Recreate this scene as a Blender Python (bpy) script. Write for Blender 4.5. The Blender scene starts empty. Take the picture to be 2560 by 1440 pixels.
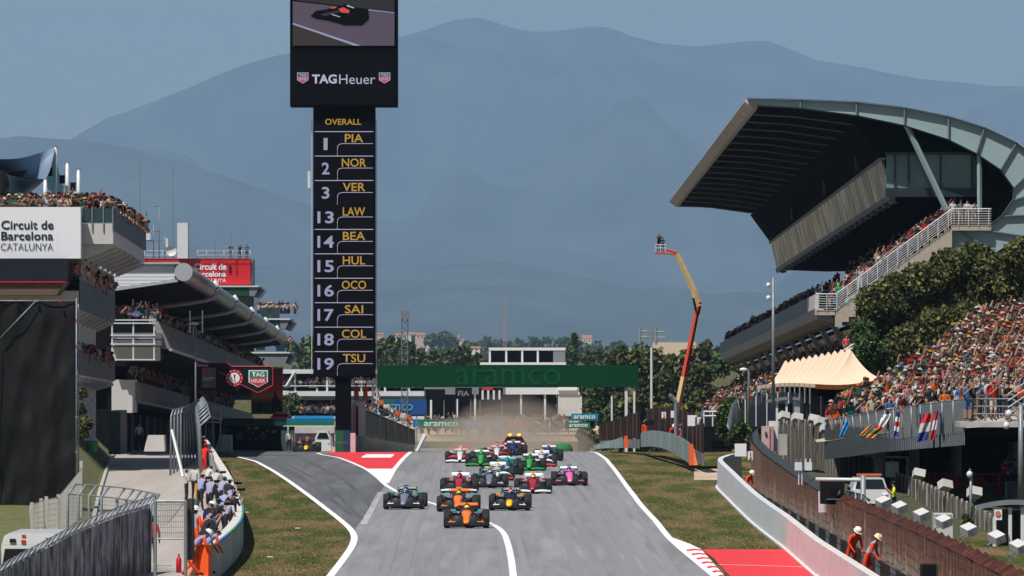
import bpy, bmesh, math, random
import numpy as np
from mathutils import Vector, Matrix, Euler
rnd = random.Random(7)
R = math.radians
scn = bpy.context.scene
C = scn.collection
# ---------------------------------------------------------------- camera, sky, sun, exposure
ZC = 7.4                      # camera height above the track
F = 200.0 / 36.0 * 2560.0     # focal length in photograph pixels
HX, HY = 1280.0, 900.0        # principal column, horizon row
cam = bpy.data.cameras.new('camera'); camo = bpy.data.objects.new('camera', cam); C.objects.link(camo)
cam.lens = 200; cam.sensor_width = 36; cam.shift_y = (HY - 720) / 2560.0
cam.clip_start = 1; cam.clip_end = 80000
camo.location = (0, 0, ZC); camo.rotation_euler = (R(90), 0, 0)
scn.camera = camo
SUN = Vector((-0.42, -0.66, 1.32)).normalized()
wld = bpy.data.worlds.new('World'); scn.world = wld; wld.use_nodes = True
wn = wld.node_tree; bg = wn.nodes['Background']
sky = wn.nodes.new('ShaderNodeTexSky'); sky.sky_type = 'NISHITA'; sky.sun_disc = False
sky.sun_elevation = math.asin(SUN.z); sky.sun_rotation = math.atan2(SUN.x, SUN.y)
sky.altitude = 100; sky.air_density = 1.0; sky.dust_density = 0.6; sky.ozone_density = 1.6
wn.links.new(sky.outputs[0], bg.inputs[0]); bg.inputs[1].default_value = 0.05
sl = bpy.data.lights.new('sun', 'SUN'); sl.energy = 5.0; sl.angle = R(0.53); sl.color = (1.0, 0.95, 0.87)
so = bpy.data.objects.new('sun', sl); C.objects.link(so)
so.rotation_euler = SUN.to_track_quat('Z', 'Y').to_euler(); so.location = (0, 0, 60)
vs = scn.view_settings; vs.view_transform = 'Standard'; vs.look = 'None'; vs.exposure = 0.0; vs.gamma = 1.0
vs.use_curve_mapping = False
scn.cycles.use_denoising = True
scn.cycles.max_bounces = 6; scn.cycles.diffuse_bounces = 2; scn.cycles.glossy_bounces = 3
scn.cycles.transparent_max_bounces = 16; scn.cycles.volume_bounces = 2
scn.cycles.caustics_reflective = False; scn.cycles.caustics_refractive = False

# ---------------------------------------------------------------- ground profile and placing
_HT = [(0, 7.4), (150, 7.4), (250, 7.4), (275, 7.28), (300, 7.1), (350, 6.93), (400, 6.86), (430, 6.9), (470, 7.7), (520, 8.75), (600, 10.5),
       (700, 12.2), (780, 12.9), (900, 13.0), (1100, 12.7), (1500, 12.2), (2200, 10), (3500, 6), (5000, 3), (9000, -6), (38000, -60)]
_hx = np.arange(0, 1600, 2.0)
_hy = np.interp(_hx, [a for a, b in _HT], [b for a, b in _HT])
_k = np.ones(13) / 13.0
_hs = np.convolve(np.pad(_hy, 6, mode='edge'), _k, 'valid')
def hgt(d):
    if d < 1590: return float(np.interp(d, _hx, _hs))
    return float(np.interp(d, [a for a, b in _HT], [b for a, b in _HT]))
def gz(d): return ZC - hgt(d)
def P(px, py, d): return Vector(((px - HX) * d / F, d, ZC - (py - HY) * d / F))
def S(d): return F / d
_gd = np.arange(120, 428, 0.5)
_gh = np.array([hgt(d) for d in _gd])
def G(px, py, up=0.0):
    yy = HY + F * (_gh - up) / _gd
    d = float(np.interp(-py, -yy, _gd))
    return P(px, py, d)
def GX(px, d, up=0.0):
    return Vector(((px - HX) * d / F, d, gz(d) + up))
DL = Vector(((1100 - HX) / F, 1, -(1110 - HY) / F))     # run of the pit buildings
DR = Vector(((1160 - HX) / F, 1, -(1185 - HY) / F))     # run of the covered stand
def ip(tab, t):
    return float(np.interp(t, [a for a, b in tab], [b for a, b in tab]))

# ---------------------------------------------------------------- materials
MATS = {}
def mat(name, col, rough=0.6, metal=0.0, var=0.12, scale=2.0, bump=0.0, spec=0.5, emit=None, estr=1.0, stretch=None, col2=None, coat=0.0, contrast=None, alpha=None):
    if name in MATS: return MATS[name]
    m = bpy.data.materials.new(name); m.use_nodes = True; MATS[name] = m
    nt = m.node_tree; b = nt.nodes['Principled BSDF']; L = nt.links.new
    c = Vector(col[:3])
    b.inputs['Roughness'].default_value = rough; b.inputs['Metallic'].default_value = metal
    b.inputs['Specular IOR Level'].default_value = spec
    if coat: b.inputs['Coat Weight'].default_value = coat; b.inputs['Coat Roughness'].default_value = 0.08
    if emit is not None:
        b.inputs['Emission Color'].default_value = (*emit, 1); b.inputs['Emission Strength'].default_value = estr
    if var > 0 or bump > 0:
        tc = nt.nodes.new('ShaderNodeTexCoord'); mp = nt.nodes.new('ShaderNodeMapping')
        L(tc.outputs['Object'], mp.inputs[0])
        if stretch: mp.inputs['Scale'].default_value = stretch
        nz = nt.nodes.new('ShaderNodeTexNoise'); nz.inputs['Scale'].default_value = scale; nz.inputs['Detail'].default_value = 6
        nz.inputs['Roughness'].default_value = 0.62
        L(mp.outputs[0], nz.inputs['Vector'])
        if var > 0:
            rp = nt.nodes.new('ShaderNodeValToRGB')
            a = c * (1 - var); z = Vector(col2) if col2 else c * (1 + var)
            lo, hi = contrast or (0.3, 0.7)
            rp.color_ramp.elements[0].position = lo; rp.color_ramp.elements[1].position = hi
            rp.color_ramp.elements[0].color = (a.x, a.y, a.z, 1); rp.color_ramp.elements[1].color = (z[0], z[1], z[2], 1)
            L(nz.outputs[0], rp.inputs[0]); L(rp.outputs[0], b.inputs['Base Color'])
        else: b.inputs['Base Color'].default_value = (*c, 1)
        if bump > 0:
            bp = nt.nodes.new('ShaderNodeBump'); bp.inputs['Strength'].default_value = bump; bp.inputs['Distance'].default_value = 0.05
            L(nz.outputs[0], bp.inputs['Height']); L(bp.outputs[0], b.inputs['Normal'])
    else: b.inputs['Base Color'].default_value = (*c, 1)
    return m
def mat_attr(name, rough=0.75, spec=0.3):
    m = bpy.data.materials.new(name); m.use_nodes = True; MATS[name] = m
    nt = m.node_tree; b = nt.nodes['Principled BSDF']
    at = nt.nodes.new('ShaderNodeAttribute'); at.attribute_name = 'tint'
    nt.links.new(at.outputs['Color'], b.inputs['Base Color']); b.inputs['Roughness'].default_value = rough
    b.inputs['Specular IOR Level'].default_value = spec
    return m
def K(*c):   # sRGB 0-255 -> linear
    return tuple(((v / 255) / 12.92 if v / 255 <= 0.04045 else ((v / 255 + 0.055) / 1.055) ** 2.4) for v in c)

# ---------------------------------------------------------------- mesh builder
WL = {}
class MB:
    def __init__(s): s.v = []; s.f = []; s.m = []
    def add(s, vs_, fs, m=0):
        o = len(s.v); s.v.extend(Vector(v) for v in vs_)
        for f in fs: s.f.append([i + o for i in f]); s.m.append(m)
        return s
    def box2(s, a, b, m=0):
        x0, y0, z0 = a; x1, y1, z1 = b
        return s.add([(x0, y0, z0), (x1, y0, z0), (x1, y1, z0), (x0, y1, z0), (x0, y0, z1), (x1, y0, z1), (x1, y1, z1), (x0, y1, z1)],
                     [(0, 3, 2, 1), (4, 5, 6, 7), (0, 1, 5, 4), (1, 2, 6, 5), (2, 3, 7, 6), (3, 0, 4, 7)], m)
    def box(s, c, size, m=0, rz=0.0, rx=0.0, ry=0.0):
        q = Euler((rx, ry, rz)).to_matrix(); c = Vector(c); h = Vector(size) / 2
        vs_ = [c + q @ Vector((sx * h.x, sy * h.y, sz * h.z)) for sz in (-1, 1) for sx, sy in ((-1, -1), (1, -1), (1, 1), (-1, 1))]
        return s.add(vs_, [(0, 3, 2, 1), (4, 5, 6, 7), (0, 1, 5, 4), (1, 2, 6, 5), (2, 3, 7, 6), (3, 0, 4, 7)], m)
    def tube(s, pts, r, n=6, m=0, cap=True):
        pts = [Vector(p) for p in pts]; k = len(pts)
        rr = r if isinstance(r, (list, tuple)) else [r] * k
        rings = []
        up = None
        for i, p in enumerate(pts):
            t = (pts[min(i + 1, k - 1)] - pts[max(i - 1, 0)])
            if t.length < 1e-9: t = Vector((0, 0, 1))
            t.normalize()
            if up is None:
                up = Vector((0, 0, 1)) if abs(t.z) < 0.9 else Vector((0, 1, 0))
            u = t.cross(up)
            if u.length < 1e-4: u = t.cross(Vector((1, 0, 0)))
            u.normalize(); w = t.cross(u); w.normalize(); up = -w if False else up
            rings.append([p + (u * math.cos(a) + w * math.sin(a)) * rr[i] for a in (2 * math.pi * j / n for j in range(n))])
        return s.loft(rings, m, cap)
    def loft(s, rings, m=0, cap=True, closed=True):
        o = len(s.v); n = len(rings[0])
        for rg in rings: s.v.extend(Vector(p) for p in rg)
        for i in range(len(rings) - 1):
            for j in range(n if closed else n - 1):
                a = o + i * n + j; b = o + i * n + (j + 1) % n
                s.f.append([a, b, b + n, a + n]); s.m.append(m)
        if cap and closed:
            s.f.append([o + j for j in range(n)][::-1]); s.m.append(m)
            s.f.append([o + (len(rings) - 1) * n + j for j in range(n)]); s.m.append(m)
        return s
    def sheet(s, rows, m=0): return s.loft(rows, m, False, False)
    def prism(s, poly, vec, m=0):
        vec = Vector(vec); n = len(poly); a = [Vector(p) for p in poly]
        fs = [list(range(n))[::-1], [n + i for i in range(n)]] + [[i, (i + 1) % n, n + (i + 1) % n, n + i] for i in range(n)]
        return s.add(a + [p + vec for p in a], fs, m)
    def quad(s, a, b, c, d, m=0): return s.add([a, b, c, d], [(0, 1, 2, 3)], m)
    def ball(s, c, r, m=0, nu=10, nv=6, z0=-1.0, z1=1.0):
        c = Vector(c); r = Vector(r) if not isinstance(r, (int, float)) else Vector((r, r, r)); rings = []
        t0, t1 = math.asin(z0), math.asin(z1)
        for i in range(nv + 1):
            t = t0 + (t1 - t0) * i / nv
            ct = max(math.cos(t), 0.02)
            rings.append([c + Vector((r.x * ct * math.cos(2 * math.pi * j / nu), r.y * ct * math.sin(2 * math.pi * j / nu), r.z * math.sin(t))) for j in range(nu)])
        return s.loft(rings, m, True)
    def build(s, name, mats, parent=None, smooth=False):
        me = bpy.data.meshes.new(name)
        off = WL.get(parent.name, Vector((0, 0, 0))) if parent else Vector((0, 0, 0))
        me.from_pydata([tuple(v - off) for v in s.v], [], s.f)
        if not isinstance(mats, (list, tuple)): mats = [mats]
        for mm in mats: me.materials.append(mm)
        me.polygons.foreach_set('material_index', s.m)
        if smooth: me.polygons.foreach_set('use_smooth', [True] * len(me.polygons))
        me.update()
        o = bpy.data.objects.new(name, me); C.objects.link(o)
        if parent: o.parent = parent; WL[o.name] = off
        return o
def tag(o, label=None, cat=None, group=None, kind=None):
    if label: o['label'] = label
    if cat: o['category'] = cat
    if group: o['group'] = group
    if kind: o['kind'] = kind
    return o
def thing(name, label, cat, loc=(0, 0, 0), group=None):
    o = bpy.data.objects.new(name, None); C.objects.link(o); o.empty_display_size = 0.2
    o.location = loc; WL[o.name] = Vector(loc)
    return tag(o, label, cat, group)
def solo(mb, name, mats, label, cat, group=None, smooth=False, origin=None):
    """a thing that is one mesh; its origin at the given base point"""
    if origin is None:
        xs = [v.x for v in mb.v]; ys = [v.y for v in mb.v]; zs = [v.z for v in mb.v]
        origin = Vector(((min(xs) + max(xs)) / 2, (min(ys) + max(ys)) / 2, min(zs)))
    for v in mb.v: v -= origin
    o = mb.build(name, mats, None, smooth); o.location = origin; WL[o.name] = Vector(origin)
    return tag(o, label, cat, group)
def copy_tree(o, parent=None):
    c = o.copy(); C.objects.link(c); c.parent = parent
    for ch in o.children: copy_tree(ch, c)
    return c
def pbox(mb, x0, y0, x1, y1, d0, d1, m=0, D=None):
    """box whose near face fills a pixel rectangle at depth d0 and runs back to d1"""
    a = P(x0, y1, d0); b = P(x1, y0, d0); D = D or Vector((0, 1, 0)); v = D * (d1 - d0)
    return mb.prism([a, (b.x, a.y, a.z), b, (a.x, a.y, b.z)], v, m)
def ppoly(mb, pts, d0, d1, m=0, D=None):
    D = D or Vector((0, 1, 0))
    return mb.prism([P(x, y, d0) for x, y in pts], D * (d1 - d0), m)
def text(s, x0, y0, x1, y1, d, m, parent, name='lettering', bold=0.0, fixw=True, ex=0.01, yaw=0.0):
    """lettering that fills a pixel box (x0,y0 top left) at depth d, facing the camera side"""
    cu = bpy.data.curves.new('t', 'FONT'); cu.body = s; cu.size = 1; cu.offset = bold; cu.resolution_u = 3; cu.extrude = 0
    ob = bpy.data.objects.new('t', cu); C.objects.link(ob)
    bpy.context.view_layer.update()
    me = bpy.data.meshes.new_from_object(ob.evaluated_get(bpy.context.evaluated_depsgraph_get()))
    bpy.data.objects.remove(ob); bpy.data.curves.remove(cu)
    xs = [v.co.x for v in me.vertices]; ys = [v.co.y for v in me.vertices]
    ax, bx, ay, by = min(xs), max(xs), min(ys), max(ys)
    A = P(x0, y1, d); B = P(x1, y0, d)
    sz = (B.z - A.z) / (by - ay); sx = (B.x - A.x) / (bx - ax) if fixw else sz
    off = WL.get(parent.name, Vector((0, 0, 0))) if parent else Vector((0, 0, 0))
    cy, sy = math.cos(yaw), math.sin(yaw)
    for v in me.vertices:
        lx = (v.co.x - ax) * sx
        v.co = Vector((A.x + lx * cy, d + lx * sy, A.z + (v.co.y - ay) * sz)) - off
    me.materials.clear(); me.materials.append(m); me.name = name
    o = bpy.data.objects.new(name, me); C.objects.link(o)
    if parent: o.parent = parent; WL[o.name] = off
    return o
# ================================================================ the setting
def ground_mat():
    m = bpy.data.materials.new('dry_grass'); m.use_nodes = True; nt = m.node_tree; L = nt.links.new; b = nt.nodes['Principled BSDF']
    tc = nt.nodes.new('ShaderNodeTexCoord')
    def noise(sc, det, stretch=(1, 1, 1)):
        mp = nt.nodes.new('ShaderNodeMapping'); mp.inputs['Scale'].default_value = stretch
        n = nt.nodes.new('ShaderNodeTexNoise'); n.inputs['Scale'].default_value = sc; n.inputs['Detail'].default_value = det
        L(tc.outputs['Object'], mp.inputs[0]); L(mp.outputs[0], n.inputs['Vector']); return n
    n1 = noise(0.55, 5, (1, 0.16, 1)); n2 = noise(5.0, 8, (1, 0.5, 1)); n3 = noise(0.1, 3, (1, .4, 1))
    r1 = nt.nodes.new('ShaderNodeValToRGB')
    e = r1.color_ramp.elements
    e[0].position = 0.43; e[0].color = (*K(68, 80, 36), 1); e[1].position = 0.53; e[1].color = (*K(103, 93, 60), 1)
    e2 = r1.color_ramp.elements.new(0.66); e2.color = (*K(126, 105, 77), 1)
    ad = nt.nodes.new('ShaderNodeMath'); ad.operation = 'ADD'; ad.inputs[1].default_value = 0
    mx = nt.nodes.new('ShaderNodeMath'); mx.operation = 'MULTIPLY_ADD'; mx.inputs[1].default_value = 0.35
    L(n2.outputs[0], mx.inputs[0]); L(n1.outputs[0], mx.inputs[2])
    sb = nt.nodes.new('ShaderNodeMath'); sb.operation = 'SUBTRACT'; sb.inputs[1].default_value = 0.175
    L(mx.outputs[0], sb.inputs[0]); L(sb.outputs[0], r1.inputs[0])
    mul = nt.nodes.new('ShaderNodeMix'); mul.data_type = 'RGBA'; mul.blend_type = 'MULTIPLY'; mul.inputs[0].default_value = 0.55
    r2 = nt.nodes.new('ShaderNodeValToRGB'); r2.color_ramp.elements[0].position = 0.3; r2.color_ramp.elements[1].position = 0.72
    r2.color_ramp.elements[0].color = (.3, .3, .3, 1); r2.color_ramp.elements[1].color = (1.25, 1.25, 1.2, 1)
    L(n2.outputs[0], r2.inputs[0]); L(r1.outputs[0], mul.inputs[6]); L(r2.outputs[0], mul.inputs[7]); L(mul.outputs[2], b.inputs['Base Color'])
    bp = nt.nodes.new('ShaderNodeBump'); bp.inputs['Strength'].default_value = 0.9; bp.inputs['Distance'].default_value = 0.06
    L(n2.outputs[0], bp.inputs['Height']); L(bp.outputs[0], b.inputs['Normal'])
    b.inputs['Roughness'].default_value = 0.95; b.inputs['Specular IOR Level'].default_value = 0.1
    return m
def asphalt_mat(name, base, streak, lane=None):
    m = bpy.data.materials.new(name); m.use_nodes = True; nt = m.node_tree; L = nt.links.new; b = nt.nodes['Principled BSDF']
    tc = nt.nodes.new('ShaderNodeTexCoord')
    def noise(sc, det, stretch, rot=0.0, dist=0.0):
        mp = nt.nodes.new('ShaderNodeMapping'); mp.inputs['Scale'].default_value = stretch; mp.inputs['Rotation'].default_value = (0, 0, rot)
        n = nt.nodes.new('ShaderNodeTexNoise'); n.inputs['Scale'].default_value = sc; n.inputs['Detail'].default_value = det; n.inputs['Distortion'].default_value = dist
        L(tc.outputs['Object'], mp.inputs[0]); L(mp.outputs[0], n.inputs['Vector']); return n
    n1 = noise(0.5, 4, (1, 0.05, 1), 0.02); n2 = noise(1.9, 5, (1, 0.03, 1), -0.03, 0.6); n3 = noise(7, 8, (1, .35, 1)); n4 = noise(.22, 4, (1, .25, 1), 0, 1.2)
    n5 = noise(1.1, 3, (0.25, 1.0, 1))
    def ramp(n, lo, hi, a, z):
        r = nt.nodes.new('ShaderNodeMapRange'); r.inputs[1].default_value = lo; r.inputs[2].default_value = hi
        r.inputs[3].default_value = a; r.inputs[4].default_value = z; L(n.outputs[0], r.inputs[0]); return r.outputs[0]
    def mul(a, c):
        q = nt.nodes.new('ShaderNodeMath'); q.operation = 'MULTIPLY'; L(a, q.inputs[0]); L(c, q.inputs[1]); return q.outputs[0]
    f = mul(mul(ramp(n1, .3, .62, 1 - streak * .75, 1.05), ramp(n2, .4, .6, 1 - streak * .4, 1.03)), mul(ramp(n3, .25, .75, .93, 1.06), ramp(n4, .3, .65, 1 - streak * .3, 1.02)))
    f = mul(f, ramp(n5, .38, .6, 0.975, 1.01))
    cc = nt.nodes.new('ShaderNodeMix'); cc.data_type = 'RGBA'; cc.blend_type = 'MULTIPLY'; cc.inputs[0].default_value = 1
    cc.inputs[6].default_value = (*base, 1)
    cmb = nt.nodes.new('ShaderNodeCombineColor'); L(f, cmb.inputs[0]); L(f, cmb.inputs[1]); L(f, cmb.inputs[2])
    L(cmb.outputs[0], cc.inputs[7]); L(cc.outputs[2], b.inputs['Base Color'])
    b.inputs['Roughness'].default_value = 0.85; b.inputs['Specular IOR Level'].default_value = 0.25
    bp = nt.nodes.new('ShaderNodeBump'); bp.inputs['Strength'].default_value = 0.25; bp.inputs['Distance'].default_value = 0.02
    L(n3.outputs[0], bp.inputs['Height']); L(bp.outputs[0], b.inputs['Normal'])
    return m
m_ground = ground_mat()
m_asph = asphalt_mat('asphalt', K(141, 141, 145), 0.27)
m_pit = asphalt_mat('pit_asphalt', K(106, 108, 112), 0.36)
m_white = mat('white_paint', K(232, 230, 234), 0.7, var=0.12, scale=4, contrast=(.25, .6))
m_red = mat('red_paint', K(222, 52, 60), 0.65, var=0.1, scale=2.5)
m_conc = mat('concrete', K(178, 174, 168), 0.85, var=0.14, scale=1.2, bump=0.1)
m_path = asphalt_mat('concrete_path', K(172, 164, 158), 0.12)
m_whitewall = mat('white_wall_paint', K(205, 207, 212), 0.7, var=0.1, scale=1.1)
m_black = mat('black_plastic', (0.008, 0.008, 0.010), 0.6, var=0, spec=.15)
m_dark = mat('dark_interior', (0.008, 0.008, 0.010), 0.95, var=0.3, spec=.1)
m_steel = mat('galvanised_steel', K(132, 140, 146), 0.5, 0.3, var=0.18, scale=5)
m_wire = mat('fence_wire', K(112, 118, 122), 0.5, 0.5, var=0.1)
m_plight = mat('white_metal', K(214, 216, 220), 0.5, var=0.06)
m_gravel = mat('gravel_sand', K(188, 168, 142), 0.95, var=0.16, scale=.2, bump=.1)

# the ground, one sheet to beyond the mountains
ds = [-350, 0, 60, 120] + list(np.arange(140, 820, 6)) + list(np.arange(820, 1600, 40)) + [1800, 2200, 2800, 3500, 4500, 6000, 9000, 14500, 25500, 38000]
xs_ = [-1, -.4, -.1, -.03, 0, .03, .1, .4, 1]
mb = MB(); mb.sheet([[Vector((x * min(max(260, abs(d) * .9) * 2, 33000), d, gz(max(d, 0)))) for x in xs_] for d in ds])
tag(mb.build('ground', m_ground), 'patchy dry grass ground around the race track', None, kind='structure')

def rows_sheet(name, tab, m, up, kind='structure', parent=None, step=8, thick=None):
    """a flat sheet on the ground: tab = (row, left column, right column) in photo pixels"""
    mb = MB(); rows = []
    ys = sorted(set([t[0] for t in tab] + list(np.arange(tab[0][0], tab[-1][0], step))))
    for y in ys:
        l = ip([(t[0], t[1]) for t in tab], y); r = ip([(t[0], t[2]) for t in tab], y)
        a = G(l, y); b = G(r, y); a.z = gz(a.y); b.z = gz(b.y)
        rows.append([a.lerp(b, k / 4) + Vector((0, 0, up)) for k in range(5)])
    mb.sheet(rows); o = mb.build(name, m, parent)
    if parent is None: tag(o, kind=kind)
    return o
TRK = [(1126.5, 545, 1471), (1133, 556, 1486), (1145, 602, 1506), (1160, 655, 1524), (1180, 690, 1540), (1200, 719, 1556), (1225, 752, 1573), (1250, 786, 1592), (1275, 818, 1614),
       (1300, 849, 1637), (1320, 872, 1653), (1335, 886, 1665), (1350, 890, 1679), (1370, 881, 1703), (1400, 858, 1741), (1440, 828, 1790), (1500, 780, 1860), (1620, 690, 2000)]
track = rows_sheet('race_track', [(y, max(l, ip([(1126, 1032), (1180, 982), (1212, 962), (1330, 880), (1620, 690)], y)), r) for y, l, r in TRK], m_asph, 0.03)
rows_sheet('pit_exit_road', [(y, l, ip([(1126, 1032), (1180, 984), (1212, 964), (1330, 884), (1350, 892)], y)) for y, l, r in TRK if y <= 1335], m_pit, 0.034)
# the straight beyond the crest, hidden mostly, then the far run-off
mb = MB(); rows = []
for d in list(np.arange(424, 900, 8)):
    xl = (P(1035, 1130, 425).x) + (d - 425) * (DR.x + DL.x) / 2 + (0.0 if d < 800 else (d - 800) * -.3)
    rows.append([Vector((xl + k * 14.5 / 4, d, gz(d) + .03)) for k in range(5)])
mb.sheet(rows); tag(mb.build('main_straight', m_asph), kind='structure')
mb = MB(); mb.sheet([[Vector((x, d, gz(d) + .02)) for x in np.linspace(-120, 90, 14)] for d in np.arange(905, 1190, 15)])
tag(mb.build('gravel_trap', m_gravel), kind='structure')
mb = MB(); mb.sheet([[GX(470, d, .032), GX(540, d, .032), GX(700, d, .032), GX(860, d, .032)] for d in np.arange(424, 640, 6)])
tag(mb.build('pit_lane', m_pit), kind='structure')

def line(pts, w, m, up, name, dash=None, step=2.0, parent=None):
    """painted line through photo pixels, w metres wide"""
    ws = [G(x, y) for x, y in pts]
    dense = []
    for a, b in zip(ws[:-1], ws[1:]):
        n = max(1, int((b - a).length / step))
        dense += [a.lerp(b, i / n) for i in range(n)]
    dense.append(ws[-1]); rows = []
    for _ in range(3):
        dense = [dense[0]] + [(dense[i - 1] + dense[i] * 2 + dense[i + 1]) / 4 for i in range(1, len(dense) - 1)] + [dense[-1]]
    for i, p in enumerate(dense):
        t = dense[min(i + 1, len(dense) - 1)] - dense[max(i - 1, 0)]; t.z = 0
        n = Vector((t.y, -t.x, 0)).normalized() * w / 2
        p = Vector((p.x, p.y, gz(p.y) + up)); rows.append([p - n, p + n])
    mb = MB(); mb.sheet(rows); o = mb.build(name, m, parent)
    if parent is None: tag(o, kind='structure')
    return o
LEFTLINE = [(596, 1144), (640, 1155), (680, 1177), (720, 1203), (760, 1232), (800, 1262), (840, 1293), (870, 1318), (883, 1334), (887, 1349), (879, 1371), (855, 1405), (828, 1440), (780, 1500)]
EXITLINE = [(792, 1133.5), (806, 1138.5), (845, 1145), (880, 1158), (915, 1174), (945, 1196), (962, 1213), (985, 1228), (1030, 1246), (1090, 1263), (1160, 1286), (1215, 1306), (1246, 1320), (1262, 1338), (1272, 1370), (1279, 1405), (1283, 1440), (1290, 1500)]
line(LEFTLINE, .28, m_white, .045, 'edge_line'); line(EXITLINE, .25, m_white, .047, 'pit_exit_line')
line([(1028, 1131), (1006, 1150), (986, 1174), (966, 1210)], .3, m_white, .046, 'edge_line')
line([(1470, 1126), (1490, 1132.5), (1515, 1149), (1540, 1180), (1570, 1222), (1600, 1262), (1640, 1305), (1672, 1346), (1700, 1372), (1790, 1446), (1840, 1490)], .28, m_white, .045, 'edge_line')
line([(797, 1133), (792, 1132.5), (860, 1129)], .2, m_white, .05, 'edge_line')
dm = MB()
for k in range(28):
    t = k / 27; a = G(951 - 41 * t, 1233 + 78 * t); a.z = gz(a.y) + .044
    hw = .15; hd = (G(930, 1233).y - G(930, 1311).y) / 27 * .22
    dm.quad((a.x - hw, a.y - hd, a.z), (a.x + hw, a.y - hd, a.z), (a.x + hw, a.y + hd, a.z), (a.x - hw, a.y + hd, a.z))
tag(dm.build('dashed_line', m_white), kind='structure')
m_rub = mat('tyre_marks', K(127, 127, 131), .8, var=.02, scale=.35, stretch=(1, .02, 1), col2=K(139, 139, 143), contrast=(.3, .7))
for k, (x0, x1, x2, w) in enumerate(((1130, 1120, 1085, .3), (1160, 1160, 1150, .25), (1200, 1225, 1270, .35), (1215, 1250, 1320, .25), (1290, 1360, 1450, .4), (1305, 1390, 1510, .3), (1345, 1430, 1560, .5), (1365, 1460, 1600, .35), (1400, 1500, 1640, .5), (1090, 1040, 960, .3), (1110, 1080, 1010, .25), (1420, 1530, 1690, .3))):
    line([(x0, 1128), (x0 * .6 + x1 * .4, 1165), (x1, 1230), (x1 * .5 + x2 * .5, 1310), (x2, 1446)], w, m_rub, .036 + .0005 * k, 'tyre_mark')
for k, (a, b, c, w) in enumerate((((640, 1150), (760, 1200), (880, 1290), .3), ((690, 1150), (820, 1215), (905, 1300), .25), ((740, 1142), (860, 1200), (930, 1270), .3), ((620, 1142), (700, 1165), (800, 1225), .5))): line([a, b, c], w, mat('pit_tyre_marks', K(72, 73, 77), .8, var=.02, scale=.4, stretch=(1, .03, 1), col2=K(94, 96, 102), contrast=(.3, .7)), .037 + .0005 * k, 'tyre_mark')
# red run-off triangle with its white tip
rows_sheet('red_runoff', [(1131.5, 806, 1026), (1140, 838, 1014), (1150, 866, 1003), (1160, 889, 993), (1173, 917, 983)], m_red, .04, step=3)
rows_sheet('white_chevron', [(1173.2, 917, 983), (1185, 934, 976), (1197, 949, 971), (1208, 961, 967)], m_white, .041, step=3)
rows_sheet('white_lettering_patch', [(1137, 915, 986), (1139.5, 912, 984), (1142, 906, 982), (1145.5, 903, 977)], m_white, .046, step=2)
# kerb and red apron on the right
rows_sheet('red_apron', [(1376, 1755, 1967), (1400, 1786, 1992), (1440, 1822, 2038), (1520, 1890, 2130)], m_red, .04)
kerb = thing('kerb', 'red and white striped kerb beside the red run-off', 'kerb', G(1740, 1400)); 
def kx(y): return ip([(1350, 1681), (1372, 1708), (1440, 1790), (1520, 1890)], y), ip([(1350, 1683), (1362, 1722), (1375, 1752), (1440, 1808), (1520, 1880)], y)
yb = 1349.0; k = 0
rows = []
def kq(y0, y1, m, nm):
    mb = MB(); r = []
    for y in np.linspace(y0, y1, 3):
        a, b = kx(y); pa = G(a, y); pb = G(b, y); pa.z = gz(pa.y); pb.z = gz(pb.y)
        r.append([pa + Vector((0, 0, .045)), pa.lerp(pb, .5) + Vector((0, 0, .085)), pb + Vector((0, 0, .06))])
    mb.sheet(r); mb.build(nm, m, kerb)
kq(1349, 1377, m_white, 'white_block'); y = 1377
while y < 1500:
    s1 = (y - 900) * .0085; kq(y, y + s1, m_red, 'red_block'); kq(y + s1, y + 2.55 * s1, m_white, 'white_block'); y += 2.55 * s1
line([(1795, 1414), (1860, 1416), (2012, 1420)], .16, m_white, .046, 'edge_line')

# ---------------------------------------------------------------- mountains
m_mtn = mat('mountain_scrub', K(26, 38, 40), 0.95, var=0.5, scale=.002, col2=K(66, 76, 70), bump=0.0)
from mathutils import noise as mno
def ridge(name, tab, d, depth, seed, amp, base_py, label):
    mb = MB(); rows = []; xs = np.arange(-700, 3300, 20)
    nr = 44
    for j in range(nr + 1):
        t = j / nr; dd = d - depth * (1 - t); row = []
        for x in xs:
            top = P(x, ip(tab, x), d)
            bz = ZC - (base_py - HY) * dd / F
            X = top.x * (1 - .25 * (1 - t)) 
            prof = t ** 1.35
            z = bz + (top.z - bz) * prof
            n = mno.fractal(Vector((X / 2400 + seed, dd / 2400, seed)), 1.0, 2.1, 6)
            n2 = mno.ridged_multi_fractal(Vector((X / 3600 + seed, dd / 5600, 3 + seed)), 1.0, 2.2, 5, 1.0, 2.0)
            env = min(1, (1 - t) * 5) * min(1, t * 4)
            z += amp * (n * .7 + (n2 - 1.1) * .8) * env + amp * .035 * n * (1 if t > .98 else 0)
            z = min(z, ZC + (top.z - ZC) * dd / d * (.992 if t < .99 else 1.01)); row.append(Vector((X, dd, z)))
        rows.append(row)
    back = [Vector((v.x, v.y + 1500, max(v.z - 700, 5))) for v in rows[-1]]; rows.append(back)
    mb.sheet(rows); o = mb.build(name, m_mtn, None, True); tag(o, kind='structure'); return o
MAIN = [(-700, 560), (-200, 470), (0, 430), (205, 350), (300, 292), (400, 255), (500, 214), (575, 180), (650, 151), (720, 131), (800, 118), (900, 104), (1000, 91), (1060, 76), (1110, 56), (1150, 46), (1195, 42), (1240, 55), (1290, 71), (1350, 78),
        (1420, 72), (1490, 65), (1530, 70), (1580, 90), (1650, 105), (1740, 111), (1800, 105), (1870, 97), (1920, 97), (1970, 115), (2040, 145), (2130, 160), (2210, 180), (2300, 200), (2420, 214), (2480, 222), (2560, 222), (2800, 240), (3300, 300)]
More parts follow.
